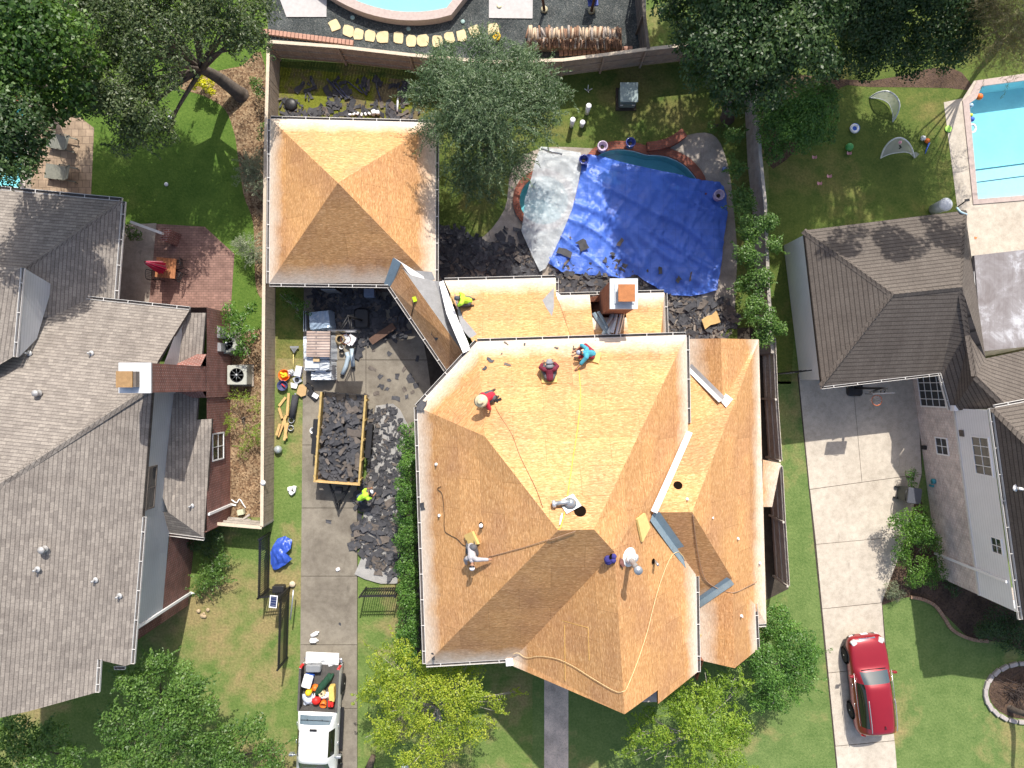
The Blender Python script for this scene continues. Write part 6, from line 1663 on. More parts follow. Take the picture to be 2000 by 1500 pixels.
KNEEL = dict(pel=(0, 0, .40), chest=(0, .26, .72), neck=(0, .36, .90), head=(0, .43, 1.02), look=(0, 1.0, .5), shl=(-.19, .28, .80), shr=(.19, .28, .80), ell=(-.30, .46, .58), elr=(.32, .44, .58), hal=(-.18, .66, .38), har=(.26, .66, .30),
             hil=(-.10, 0, .40), hir=(.10, 0, .40), knl=(-.20, .40, .14), knr=(.20, .40, .14), anl=(-.15, -.04, .09), anr=(.16, -.04, .09), tol=(-.15, -.20, .05), tor=(.16, -.20, .05))
SIT = dict(pel=(0, 0, .26), chest=(0, .32, .54), neck=(0, .46, .70), head=(0, .56, .80), look=(0, 1.2, .4), shl=(-.21, .34, .62), shr=(.21, .34, .62), ell=(-.35, .42, .42), elr=(.34, .44, .42), hal=(-.22, .64, .30), har=(.18, .66, .28),
           hil=(-.10, .02, .22), hir=(.10, .02, .22), knl=(-.26, .36, .36), knr=(.26, .36, .36), anl=(-.18, .52, .09), anr=(.17, .54, .09), tol=(-.19, .70, .05), tor=(.18, .72, .05))
def mod(J, **kw): d = dict(J); d.update(kw); return d
RED_S = plain('red_shirt', (.55, .030, .055), .85, .2, var=.15); MAR_S = plain('maroon_shirt', (.16, .025, .045), .85, .2, var=.15); TEAL_S = plain('teal_shirt', (.07, .32, .42), .85, .2, var=.2); GREY_S = plain('pale_grey_shirt', (.40, .38, .39), .85, .2, var=.12)
STRAW = plain('straw', (.68, .56, .36), .8, .2, var=.12); GREYH = plain('grey_hat_cloth', (.26, .26, .28), .85, .2, var=.2); CAPW = plain('white_cap_cloth', (.80, .80, .84), .7, .2, var=.06); CAPB = plain('dark_cap_cloth', (.08, .085, .10), .8, .2, var=.15); CAPN = plain('navy_white_cap', (.30, .33, .42), .8, .2, var=.4)
LIME_S = plain('lime_shirt', (.44, .78, .06), .8, .2, var=.12); WINE = plain('wine_red_trousers', (.28, .03, .05), .9, .2, var=.2)

def at_roof(px, py, lift=0): q, n = roof_at(px, py, lift); return q, n
q, n = at_roof(961, 772); person('crouching worker in a red shirt and wide straw hat holding a nail gun', q, (-.85, -.45), mod(KNEEL, har=(-.30, .40, .28), elr=(.05, .50, .50), hal=(-.45, .30, .25), ell=(-.40, .30, .55), head=(.0, .42, 1.05)), RED_S, PANT_G, 'straw', STRAW, n, sleeve=1.5)
q, n = at_roof(1073, 740, .08); person('worker in a maroon shirt and grey bucket hat sitting with his back to the ridge', q, (-.05, 1), SIT, MAR_S, PANT_G, 'bucket', GREYH, n, sleeve=1.6)
q, n = at_roof(1155, 694, .08); person('worker in a teal shirt and wine red trousers reaching down for the yellow line', q, (-1, .05), mod(SIT, chest=(0, .26, .52), neck=(0, .42, .64), head=(0, .54, .70), shl=(-.18, .28, .60), shr=(.18, .26, .60), hal=(-.62, .62, .10), ell=(-.42, .46, .34), har=(.1, .7, .25), look=(0, 1.0, .2), knr=(.34, .28, .42), knl=(-.1, .40, .34)), TEAL_S, WINE, 'cap', CAPN, n, sleeve=1.1)
q, n = at_roof(917, 590); person('worker in a lime green vest and dark cap kneeling on the low rear roof', q, (-1, .1), mod(KNEEL, pel=(0, 0, .45), hal=(-.35, .50, .2), har=(.30, .45, .2)), LIME_S, LIME_S if False else PANT_G, 'cap', CAPB, n, sleeve=.6)
q, n = at_roof(923, 1064, .05); person('worker in a pale grey shirt and white cap stretching an arm along a dark rope', q, (.12, -1), mod(KNEEL, pel=(0, .0, .34), chest=(0, .34, .52), neck=(.0, .52, .62), head=(.02, .66, .66), look=(0, 1.4, .3), shl=(-.19, .40, .58), shr=(.19, .40, .58), ell=(-.36, .42, .42), hal=(-.50, .45, .20) if False else (-.62, .44, .24), elr=(.30, .52, .40), har=(.30, .72, .12), knl=(-.18, .28, .14), knr=(.18, .28, .14)), GREY_S, PANT_G, 'cap', CAPW, n, sleeve=1.9)
person('worker in a lime green shirt and white cap bending over shingles by the trailer', P(711, 968, 0), (.85, .5), dict(pel=(0, -.02, .86), chest=(0, .34, 1.10), neck=(0, .50, 1.16), head=(0, .62, 1.15), look=(0, 1.2, .7), shl=(-.20, .38, 1.12), shr=(.20, .38, 1.12), ell=(-.26, .48, .84), elr=(.26, .48, .84), hal=(-.16, .62, .60), har=(.18, .64, .58), hil=(-.10, -.02, .86), hir=(.10, -.02, .86), knl=(-.14, .14, .46), knr=(.15, .04, .46), anl=(-.14, -.02, .09), anr=(.16, -.22, .09), tol=(-.15, .14, .05), tor=(.18, -.06, .05)), LIME_S, JEAN, 'cap', CAPW, sleeve=.7)
# ---------------------------------------------------------------- loose things on the roofs
FOAM = plain('yellow_foam_pad', (.56, .40, .15), .9, .15, var=.12); PLY = plain('pale_plywood', (.68, .50, .22), .8, .2, var=.15)
def pad(name, label, cat, pts, m, th=.08, lift=.01, z=None):
    if z is None:
        q = [roof_at(*p)[0] for p in pts]; n = roof_at(sum(p[0] for p in pts) / len(pts), sum(p[1] for p in pts) / len(pts))[1]
    else: q = px_poly(pts, z); n = Vector((0, 0, 1))
    mb = MB(); lo = [p + n * lift for p in q]; hi = [p + n * (lift + th) for p in q]
    if newell(hi).z < 0: lo.reverse(); hi.reverse()
    mb.poly(hi)
    for i in range(len(q)): j = (i + 1) % len(q); mb.poly([lo[i], lo[j], hi[j], hi[i]])
    return tag(mb.build(name, m), label, cat)
pad('plywood_board', 'pale plywood square left of the lime vested worker', 'board', [(880, 572), (908, 575), (906, 598), (880, 594)], PLY, .04)
pad('foam_pad', 'yellow foam pad under the maroon shirted worker', 'foam pad', [(1056, 726), (1087, 728), (1088, 749), (1058, 750)], FOAM)
pad('foam_pad', 'yellow foam pad under the teal shirted worker', 'foam pad', [(1150, 698), (1174, 690), (1169, 712), (1148, 706)], FOAM)
pad('foam_pad', 'dark folded pad under the red shirted worker', 'foam pad', [(946, 775), (966, 776), (964, 788), (952, 788)], plain('olive_foam', (.33, .27, .15), .9))
pad('foam_pad', 'yellow foam pad behind the grey shirted worker', 'foam pad', [(911, 1044), (926, 1037), (938, 1062), (918, 1064)], FOAM, .12)
pad('foam_pad', 'large pale yellow foam pad propped left of the blue grey flashing', 'foam pad', [(1241, 1014), (1256, 1002), (1266, 1030), (1251, 1058)], plain('pale_foam', (.62, .50, .20), .9, .15, var=.1), .09)
pad('plywood_offcut', 'small bright offcut beside the right gutter of the front roof', 'board', [(1364, 1236), (1371, 1240), (1366, 1250), (1363, 1250)], PLY, .02)

def line(name, label, cat, pts, r, m, lift=None, n=5):
    q = [roof_at(x, y)[0] + roof_at(x, y)[1] * (r + .006 if lift is None else lift) for x, y in pts]
    q2 = smooth_open([Vector((x, y, 0)) for x, y in pts], n)
    W = [roof_at(p.x, p.y)[0] + roof_at(p.x, p.y)[1] * (r + .006 if lift is None else lift) for p in q2]
    mb = MB(); mb.tube(W, r, 6); return tag(mb.build(name, m), label, cat)
HOSE_D = plain('dark_hose', (.05, .035, .025), .6, .3, var=.2); HOSE_P = plain('pale_hose', (.72, .55, .30), .6, .3, var=.1); HOSE_B = plain('brown_hose', (.36, .23, .15), .6, .3, var=.15); LINE_Y = plain('yellow_line', (.85, .58, .06), .6, .3, var=.08)
line('measuring_line', 'bright yellow line running up the sunny slope from the teal shirted worker', 'line', [(1130, 716), (1132, 740), (1134, 775), (1129, 830), (1120, 890), (1111, 950), (1103, 1000), (1095, 1030), (1090, 1035)], .012, LINE_Y)
line('air_hose', 'thin dark hose running up the sunny slope from the red shirted worker', 'hose', [(967, 795), (978, 815), (1000, 850), (1015, 890), (1032, 925), (1048, 958), (1060, 992)], .010, HOSE_D)
line('safety_rope', 'taut brown rope from the grey shirted worker to the ridge', 'rope', [(956, 1087), (990, 1078), (1030, 1067), (1065, 1056), (1095, 1046), (1124, 1036)], .014, HOSE_B, .03)
line('air_hose', 'black hose snaking down the left slope to the grey shirted worker', 'hose', [(862, 950), (855, 955), (864, 965), (868, 1000), (869, 1035), (880, 1045), (893, 1052), (905, 1064), (914, 1066)], .012, HOSE_D)
line('air_hose', 'pale hose looping across the front slopes from flashing to gutter corner', 'hose', [(1344, 1104), (1333, 1084), (1322, 1078), (1310, 1086), (1298, 1110), (1284, 1150), (1272, 1195), (1262, 1235), (1244, 1290), (1226, 1335), (1217, 1350), (1200, 1348), (1160, 1325), (1120, 1300), (1088, 1286), (1055, 1281), (1030, 1284), (1012, 1274), (1002, 1276)], .012, HOSE_P, .04)
line('air_hose', 'brown hose bending down the right wing roof over the grey valley metal', 'hose', [(1353, 1004), (1357, 1040), (1363, 1080), (1372, 1118), (1382, 1136), (1405, 1150), (1432, 1157), (1456, 1147), (1477, 1136)], .018, HOSE_B)
q, n = roof_at(1096, 1012, .03); mb = MB(); 
mb.tube([roof_at(1098, 1003, .03)[0], roof_at(1096, 1012, .03)[0], roof_at(1093, 1026, .03)[0]], [.02, .05, .02], 8); tag(mb.build('chalk_reel', [WHITE]), 'white chalk reel at the upper end of the yellow line', 'tool')
# broom on the link roof, leaf blower like tool bag, hose tangle
mb = MB(); a = roof_at(805, 616, .06)[0]; b = roof_at(812, 586, .06)[0]; mb.tube([a, b], .018, 6); mb.box(b + Vector((0, .05, .02)), (.16, .22, .07), .3, mi=1); tag(mb.build('broom', [HOSE_D, LIME_C]), 'broom with a lime head lying on the narrow link roof', 'broom')
q, n = roof_at(1197, 1091)
mb = MB(); rs = random.Random(4)
for k in range(5): mb.ball(q + Vector((rs.uniform(-.22, .05), rs.uniform(-.08, .16), .10 + rs.uniform(0, .08))), rs.uniform(.1, .16), 10, 6, sz=.7)
mb.build('tmp_bag'); o = bpy.data.objects['tmp_bag']; o.name = 'tool_bag'; o.data.name = 'tool_bag'; o.data.materials.clear(); o.data.materials.append(plain('purple_blue_cloth', (.05, .045, .20), .85, .2, var=.3)); tag(o, 'purple blue bag slumped beside the standing flue on the slope', 'bag')
def coil(name, label, px, py, r, m, seed, nloop=4):
    q, n = roof_at(px, py, .03); R = n.to_track_quat('Z', 'Y').to_matrix(); rs = random.Random(seed); pth = []
    for i in range(nloop * 10):
        a = i / 10 * 2 * math.pi; rr = r * (.7 + .3 * math.sin(i * .7 + seed)) ; pth.append(q + R @ Vector((rr * math.cos(a) + rs.uniform(-.03, .03), rr * math.sin(a) * .8, .012 * i / 10 + rs.uniform(0, .02))))
    mb = MB(); mb.tube(pth, .022, 5); mb.box(q + n * .06, (.28, .09, .1), seed); return tag(mb.build(name, m), label, 'nail gun')
coil('nail_gun', 'nail gun with coiled hose below the purple blue bag', 1211, 1099, .15, plain('reddish_tool', (.20, .09, .075), .6, .3, var=.5), 2)
coil('nail_gun', 'dark nail gun and tangled hose where silver and blue grey flashings meet', 1272, 1000, .17, plain('black_tool', (.07, .05, .05), .6, .3, var=.5), 5)
mb = MB(); q, n = roof_at(972, 782, .05); mb.box(q, (.32, .07, .1), .35); mb.box(q + Vector((-.05, .08, .03)), (.08, .2, .08), .35); mb.tube([q, q + Vector((-.02, -.12, .02))], .04, 8); tag(mb.build('nail_gun', BLACK), 'black nail gun in the hands of the red shirted worker', 'nail gun')
# lifted flue with its flashing plate lying beside the round hole
q, n = roof_at(1113, 985, .03); R = n.to_track_quat('Z', 'Y').to_matrix()
fl = thing('removed_flue', 'grey flue with flashing plate lying beside the round roof hole', 'flue pipe', q)
mb = MB(); mb.box(q + n * .02, (.62, .55, .02), rot=R @ Matrix.Rotation(.5, 3, 'Z')); mb.lathe(q + n * .03, [(.24, 0), (.16, .12), (.12, .22)], 16, rot=R); mb.build('flashing_plate', STEEL, fl)
mb = MB(); a = q + R @ Vector((.0, 0, .2)); b = q + R @ Vector((.52, .05, .16)); mb.tube([a, a.lerp(b, .5), b], [.095, .09, .085], 14); mb.build('pipe', STEEL, fl)
mb = MB(); mb.tube([b, b + (b - a).normalized() * .12], [.135, .135], 16); mb.build('collar', FLASH, fl)

# ---------------------------------------------------------------- pool yard
def pot(label, px, py, m, h=.5, r=.24):
    root = thing('plant_pot', label, 'pot', P(px, py, 0) * 1.0 if False else P(px, py, 0), 0, 'glazed pots holding down the tarp')
    mb = MB(); c = (0, 0, .13); mb.lathe(c, [(r * .62, 0), (r * .95, h * .35), (r, h * .6), (r * .9, h * .85), (r * .95, h * .95), (r * 1.02, h), (r * .82, h), (r * .78, h * .9), (r * .6, h * .62)], 24)
    mb.build('pot', m, root, local=True); mb = MB(); mb.lathe((0, 0, .13 + h * .6), [(r * .8, 0), (.001, .02)], 18); mb.build('soil', SOIL, root, local=True); return root
GLZ_B = plain('blue_glaze', (.035, .05, .22), .2, .6, var=.2, coat=.5); GLZ_L = plain('lilac_glaze', (.50, .40, .52), .25, .5, var=.15, coat=.4)
pot('blue glazed pot where the clear sheet and blue tarp meet', 1138, 319, GLZ_B); pot('lilac glazed pot on the brick coping nearest the blue tarp', 1174, 293, GLZ_L, .5, .25); pot('dark blue glazed pot on the brick coping in the middle of the pool edge', 1228, 286, GLZ_B); pot('lilac glazed pot holding the right corner of the blue tarp', 1398, 387, GLZ_L, .52, .26)
mb = MB(); mb.ball(P(1415, 330, .14), .13, 18, 10); tag(mb.build('glass_ball', plain('blue_glass_ball', (.14, .20, .38), .08, .8, .2, var=.2)), 'small blue glass ball on the deck right of the pool', 'ornament')
for lb, x, y, h in (('tallest white pipe standing on the shaded grass', 1146, 221, .9), ('white pipe standing on the lit grass at the tree edge', 1116, 246, .8), ('shortest white pipe right of the lit one', 1136, 246, .45)):
    mb = MB(); q = P(x, y, 0); mb.tube([q, q + Vector((0, 0, h))], .11, 16); mb.lathe(q + Vector((0, 0, h - .02)), [(.13, 0), (.135, .05), (.10, .08), (.001, .085)], 16); tag(mb.build('vent_post', WHITE), lb, 'pipe')
ub = thing('utility_box', 'grey green metal utility box on the grass below the board fence', 'utility box', P(1222, 195, 0))
mb = MB(); mb.box((0, 0, .06), (1.0, 1.1, .12)); mb.build('pad', SOIL, ub, local=True)
mb = MB(); mb.rbox((.03, .02, .45), (.80, .88, .72), 0, .04); mb.box((.03, -.44, .42), (.72, .03, .5)); mb.build('cabinet', plain('grey_green_paint', (.15, .205, .20), .5, .4, var=.12), ub, local=True)
mb = MB(); mb.box((.03, .03, .83), (.86, .94, .04)); mb.build('lid', plain('grey_green_lid', (.22, .285, .28), .5, .4, var=.12), ub, local=True)
for x in (-.28, .3): mb = MB(); mb.box((x, -.47, .5), (.14, .01, .1)); mb.build('warning_label', WHITE, ub, local=True)
mb = MB(); 
for k in range(4): mb.tube([P(1148, 178, 0), P(1148, 178, 0) + Vector((.18 * math.cos(k * 1.6), .18 * math.sin(k * 1.6), .3))], .02, 5)
tag(mb.build('garden_spinner', WHITE), 'small white garden spinner in the shade below the fence', 'ornament')
mb = MB(); mb.tube([P(1057, 290, .3), P(1098, 301, .3)], .045, 8); tag(mb.build('timber_pole', STEEL), 'pole weighing down the top edge of the clear sheet', 'pole')
# debris on the strip behind the garage: white brackets and dark pipes
mb = MB(); 
for k in range(7): q = P(684 + k * 7.5, 224 - (k % 3), .1); mb.rbox(q, (.16, .1, .12), k * .5, .03)
mb.rbox(P(730, 219, .18), (.22, .22, .2), .3, .06); mb.rbox(P(738, 220, .18), (.18, .2, .2), .1, .06); tag(mb.build('gutter_bracket_row', WHITE), 'row of white gutter pieces on the grass behind the garage', 'gutter pieces')
mb = MB(); mb.tube([P(776, 218, .12), P(777, 192, .12)], .045, 8); tag(mb.build('white_pipe', WHITE), 'white pipe lying by the feathery tree behind the garage', 'pipe')
BLUEM = plain('dark_blue_metal', (.06, .07, .13), .5, .4, .2, var=.2)
for k, (x0, y0, x1, y1) in enumerate(((643, 158, 672, 190), (654, 160, 680, 192), (680, 160, 708, 182), (736, 172, 744, 196), (700, 165, 716, 186))):
    mb = MB(); mb.tube([P(x0, y0, .1 + k * .02), P(x1, y1, .1)], .035, 6); tag(mb.build('metal_tube', BLUEM), 'dark blue metal tube lying in the shade behind the garage', 'tube', 'dark tubes behind the garage')
mb = MB(); mb.ball(P(568, 204, .12), .32, 14, 8, sz=.4); tag(mb.build('rubbish_sack', BLACK), 'black sack in the corner behind the garage', 'sack')
# ---------------------------------------------------------------- gravel yard beyond the fence
SAND = plain('yellow_flagstone', (.60, .49, .29), .85, .2, var=.2, scale=4, bump=.3)
for i, (x, y, a) in enumerate(((654, 50, .5), (681, 61, -.2), (700, 67, -.25), (723, 71, -.1), (748, 73, .05), (778, 74, .0), (803, 81, .05), (826, 79, 0), (854, 81, .1), (878, 74, .2), (902, 70, .25), (927, 62, .3), (963, 58, .1))):
    rs = random.Random(i * 3 + 1); c = P(x, y, 0); k = 9; ww, hh = (.30, .31) if i != 4 else (.36, .32)
    pts = [c + Matrix.Rotation(a, 3, 'Z') @ Vector((ww * (abs(math.cos(t)) ** .55) * math.copysign(1, math.cos(t)) * rs.uniform(.75, 1.05), hh * (abs(math.sin(t)) ** .55) * math.copysign(1, math.sin(t)) * rs.uniform(.8, 1.05), 0)) for t in [2 * math.pi * j / k + .3 for j in range(k)]]
    mb = MB(); mb.prism(pts, 0, .05); tag(mb.build('stepping_stone', SAND), 'yellow flagstone of the stepping path across the dark gravel', 'stepping stone', 'stepping stones on the gravel')
WOODL = [plain('split_log_pale', (.50, .38, .27), .85, .2, var=.3), plain('split_log_brown', (.25, .15, .10), .9, .2, var=.35), plain('split_log_grey', (.34, .29, .25), .9, .2, var=.3)]
rs = random.Random(9); bk = BARK
for row in range(2):
    for k in range(46):
        x = 1030 + k * 4.05 + rs.uniform(-1, 1); y = (64 + rs.uniform(-3, 3)) if row == 0 else (86 + rs.uniform(-4, 4)); z = 1.0 + rs.uniform(-.08, .14) if row == 0 else .55 + rs.uniform(-.1, .15)
        c = P(x, y, z); L = rs.uniform(.42, .58); r = rs.uniform(.05, .075); d = Matrix.Rotation(rs.gauss(0, .12), 3, 'Z') @ Vector((0, L / 2, rs.uniform(-.05, .05)))
        mb = MB(); mb.tube([c - d, c + d], r, 5, mi=0); o = mb.build('firewood_log', WOODL[rs.choices((0, 1, 2), (4, 3, 3) if row == 0 else (0, 6, 1))[0]]); tag(o, 'split log in the %s row of the firewood stack beyond the fence' % ('upper pale' if row == 0 else 'lower dark'), 'log', 'logs of the firewood stack')
mb = MB(); mb.box(P(1122, 78, .22), (4.6, .95, .42)); tag(mb.build('firewood_rack', FENCE_D), 'dark rack carrying the firewood stack', 'rack')
PINKB = plain('pinkish_edging', (.42, .24, .18), .85, .2, var=.25, scale=9)
mb = MB()
for k in range(24): q = P(512 + k * 7.6, 62 + k * .98, .08); mb.rbox(q, (.17, .26, .16), -.12, .02)
tag(mb.build('brick_edging', PINKB), 'row of pinkish bricks edging the dark gravel left of the feathery tree', 'brick edging'); mb = MB()
for k in range(16): q = P(1096 + k * 9, 104 - k * .55, .08); mb.rbox(q, (.19, .24, .16), .05, .02)
tag(mb.build('brick_edging', PINKB), 'row of pinkish bricks edging the gravel below the firewood stack', 'brick edging')
for lb, x0, y0, x1, y1 in (('leaning dark post on a pale round footing left of the firewood', 1063, 20, 1056, -30), ('leaning dark post on a pale round footing by the blue chair', 1155, 22, 1168, -30)):
    t_ = thing('pergola_post', lb, 'post', P(x0, y0, 0)); mb = MB(); mb.lathe(P(x0, y0, 0), [(.17, 0), (.17, .12), (.12, .15), (.001, .16)], 16); mb.build('footing', plain('pale_footing', (.42, .37, .24), .8), t_); mb = MB(); mb.tube([P(x0, y0, .1), P(x1, y1, 2.4)], .07, 8); mb.build('shaft', plain('dark_post_wood', (.10, .05, .035), .8), t_)
mb = MB(); mb.rbox(P(1158, 2, .45), (.5, .5, .08), .1, .04); mb.box(P(1158, -8, .8), (.5, .06, .6), .1); tag(mb.build('garden_chair', plain('blue_cushion', (.10, .13, .38), .8)), 'blue garden chair at the top edge beside the leaning post', 'chair')
mb = MB(); mb.lathe(P(970, 75, 0), [(.16, 0), (.2, .25), (.17, .25), (.1, .1), (.001, .1)], 14); tag(mb.build('plant_pot', YELP), 'yellow orange pot at the end of the stepping path', 'pot')
for x, y in ((689, 35), (798, 57), (904, 43)): mb = MB(); mb.lathe(P(x, y, 0), [(.11, 0), (.11, .05), (.07, .07), (.001, .07)], 14); tag(mb.build('garden_light', plain('pale_teal_plastic', (.25, .36, .34), .5)), 'small teal round light in the gravel under the round pool', 'light', 'teal lights in the gravel')
for x, y in ((975, 12),): mb = MB(); mb.lathe(P(x, y, .05), [(.11, 0), (.12, .03), (.05, .05), (.001, .05)], 14); tag(mb.build('deck_light', plain('cream_plastic', (.8, .72, .45), .5)), 'cream round lid on the white decking', 'lid')
# ---------------------------------------------------------------- left back yard
def lounger(label, x0, y0, x1, y1, back):
    a, b = P(x0, y0, 0), P(x1, y1, 0); c = (a + b) / 2; c.z = 0
    L = (b - a).length; d = (b - a).normalized(); t_ = thing('sun_lounger', label, 'sun lounger', c, math.atan2(d.y, d.x), 'slatted loungers by the pool')
    mb = MB(); w_ = .66
    for s in (-1, 1): mb.box((0, s * w_ / 2, .33), (L, .05, .05))
    for k in range(11): x = -L / 2 + .06 + k * (L * .62) / 10; mb.box((x, 0, .345), (.095, w_ - .04, .02))
    mb.build('seat', STEEL2, t_, local=True)
    mb = MB()
    for k in range(6): f = k / 5; mb.box((L * .16 + f * L * .26, 0, .36 + f * .42), (.08, w_ - .04, .02), rot=Matrix.Rotation(-.8, 3, 'Y'))
    for s in (-1, 1): mb.tube([(L * .12, s * w_ / 2, .34), (L * .44, s * w_ / 2, .82)], .025, 6)
    mb.build('backrest', STEEL2, t_, local=True)
    for sx in (-1, 1):
        for s in (-1, 1): mb = MB(); mb.tube([(sx * L * .42, s * w_ / 2, .33), (sx * L * .42, s * w_ / 2, 0)], .025, 6); mb.build('leg', STEEL2, t_, local=True)
    mb = MB()
    for s in (-1, 1): mb.tube(smooth_open([(-.1, s * (w_ / 2 + .03), .34), (.0, s * (w_ / 2 + .03), .56), (.3, s * (w_ / 2 + .03), .58), (.45, s * (w_ / 2 + .02), .45)], 4), .02, 5)
    mb.build('armrest', STEEL2, t_, local=True); return t_
STEEL2 = plain('grey_green_metal', (.20, .20, .165), .6, .3, .2, var=.15)
lounger('slatted grey lounger in the shade nearest the trees', 101, 277, 156, 289, 1); lounger('slatted grey lounger on the sunlit pavers nearest the roof', 97, 337, 158, 346, 1)
tb_ = thing('patio_table', 'square brown wooden table on the red brick patio', 'table', P(338, 528, 0), -.09); mb = MB()
for k in range(7): mb.box((-.42 + k * .14, 0, .73), (.13, .96, .035))
mb.build('table_top', plain('orange_brown_wood', (.36, .15, .065), .6, .3, var=.25), tb_, local=True)
for x in (-.4, .4):
    for y in (-.4, .4): mb = MB(); mb.box((x, y, .36), (.06, .06, .72)); mb.build('leg', FENCE_D, tb_, local=True)
um = thing('parasol', 'closed red striped parasol standing over the patio table', 'parasol', P(337, 530, 0)); q = Vector((0, 0, 0))
mb = MB(); mb.tube([(0, 0, 0), (0, 0, 2.55)], .025, 8); mb.build('pole', STEEL, um, local=True)
mb = MB(); V = []; F = []; NS = 24
for i, (r, z) in enumerate(((.05, 2.6), (.10, 2.4), (.15, 2.0), (.20, 1.55), (.25, 1.1), (.22, 1.06))):
    for k in range(NS): rr = r * (1 + (.28 if k % 2 else -.25) * min(1, (2.6 - z))); a = 2 * math.pi * k / NS; V.append((rr * math.cos(a), rr * math.sin(a), z))
for i in range(5):
    for k in range(NS): F.append([i * NS + k, i * NS + (k + 1) % NS, (i + 1) * NS + (k + 1) % NS, (i + 1) * NS + k])
b0_ = len(mb.f); mb.shared(V, F, 0, False); mb.mi = [(1 if (i % NS) % 4 == 0 else 0) for i in range(len(F))]; mb.build('canopy', [plain('crimson_canvas', (.40, .02, .07), .85, .2, var=.15), plain('pale_red_canvas', (.55, .22, .25), .85, .2)], um, local=True)
def chair(label, x, y, rz):
    t_ = thing('patio_chair', label, 'chair', P(x, y, 0), rz, 'iron chairs round the patio table'); mb = MB(); mb.tube([(-.22, .2, .45), (.22, .2, .45), (.22, -.2, .45), (-.22, -.2, .45), (-.22, .2, .45)], .02, 6)
    for k in range(5): mb.tube([(-.2 + k * .1, -.2, .46), (-.2 + k * .1, .2, .46)], .012, 5)
    mb.build('seat', IRON, t_, local=True); mb = MB(); mb.tube(smooth_open([(-.22, -.22, .45), (-.2, -.27, .85), (.2, -.27, .85), (.22, -.22, .45)], 4), .018, 6)
    for k in range(4): mb.tube([(-.12 + k * .08, -.22, .46), (-.12 + k * .08, -.27, .84)], .01, 5)
    mb.build('backrest', IRON, t_, local=True)
    for sx in (-1, 1):
        for sy in (-1, 1): mb = MB(); mb.tube([(sx * .2, sy * .18, .45), (sx * .24, sy * .22, 0)], .016, 5); mb.build('leg', IRON, t_, local=True)
chair('black iron chair at the right side of the brown table near its top corner', 357, 520, math.pi / 2 + .2); chair('black iron chair at the lower right corner of the brown table', 355, 542, math.pi / 2 - .4); chair('black iron chair mostly hidden left of the closed parasol', 313, 540, -math.pi / 2)
for lb, x, y, m in (('terracotta pot beside the left pool steps', 45, 200, plain('terracotta', (.36, .10, .05), .8)), ('orange pot under the maple at the top left', 84, 6, ORANGE)): mb = MB(); mb.lathe(P(x, y, 0), [(.16, 0), (.24, .34), (.20, .34), (.13, .28), (.001, .27)], 18); tag(mb.build('plant_pot', m), lb, 'pot')
for lb, x, y in (('white sprinkler lid on the sunlit left lawn', 332, 229), ('white sprinkler lid on the shaded left lawn', 325, 360)): mb = MB(); mb.lathe(P(x, y, .03), [(.1, 0), (.1, .03), (.001, .05)], 12); tag(mb.build('sprinkler_lid', WHITE), lb, 'lid')
def ac(label, x, y, s=1.0, rz=0.0):
    t_ = thing('air_conditioner', label, 'air conditioner', P(x, y, 0), rz); mb = MB(); mb.rbox((0, 0, .42), (s, s, .8), 0, .05); mb.build('casing', plain('beige_casing', (.40, .41, .36), .55, .4, var=.1), t_, local=True)
    mb = MB(); mb.box((0, 0, .04), (s * 1.15, s * 1.15, .08)); mb.build('pad', CONC_P, t_, local=True)
    mb = MB(); mb.lathe((0, 0, .825), [(.36 * s, 0), (.36 * s, .015), (.33 * s, .015), (.33 * s, 0), (.001, .0)], 24, mi=0)
    for k in range(4): mb.lathe((0, 0, .835), [(.08 * s + k * .07, 0), (.08 * s + k * .07, .012), (.088 * s + k * .07, .012)], 24, mi=1)
    for k in range(8): a = k * math.pi / 4; mb.tube([(.04 * math.cos(a), .04 * math.sin(a), .85), (.34 * s * math.cos(a), .34 * s * math.sin(a), .85)], .008, 4, mi=1)
    mb.ball((0, 0, .85), .08, 10, 6, mi=1); mb.build('fan_grille', [BLACK, STEEL], t_, local=True)
ac('square beige air conditioner against the brick chimney foot', 475, 733, .95); ac('rounded beige air conditioner half hidden under the bright bush', 455, 672, .92, .3)
# leaning old boards and rubbish at the low fence
for i, (x0, y0, x1, y1) in enumerate(((440, 1018, 494, 1022), (446, 1012, 490, 1016), (465, 1022, 488, 1005))): mb = MB(); a, b = P(x0, y0, .2 + .1 * i), P(x1, y1, .3); mb.tube([a, b], .07, 4); tag(mb.build('old_board', FENCE_G), 'weathered loose board leaning behind the short low fence', 'board', 'loose boards by the low fence')
mb = MB(); mb.box(P(471, 1000, .15), (.3, .25, .25), .2); tag(mb.build('small_crate', plain('pale_green_box', (.48, .50, .36), .7)), 'small pale green box on the leaf litter by the low fence', 'box')
mb = MB(); mb.tube(smooth_open([P(452, 976, .05), P(462, 982, .12), P(468, 975, .06), P(475, 985, .1), P(480, 992, .04)], 4), .03, 6); tag(mb.build('tangled_cord', WHITE), 'tangled white cord on the leaf litter beside the brick wall', 'cord')
mb = MB(); rs = random.Random(2)
for k in range(7): mb.ball(P(396, 1200, .06) + Vector((rs.uniform(-.25, .25), rs.uniform(-.25, .25), 0)), rs.uniform(.07, .13), 7, 5, sz=.6)
tag(mb.build('stone_heap', plain('tan_stones', (.42, .32, .20), .9, var=.3)), 'little heap of tan stones on the left front lawn', 'stones')
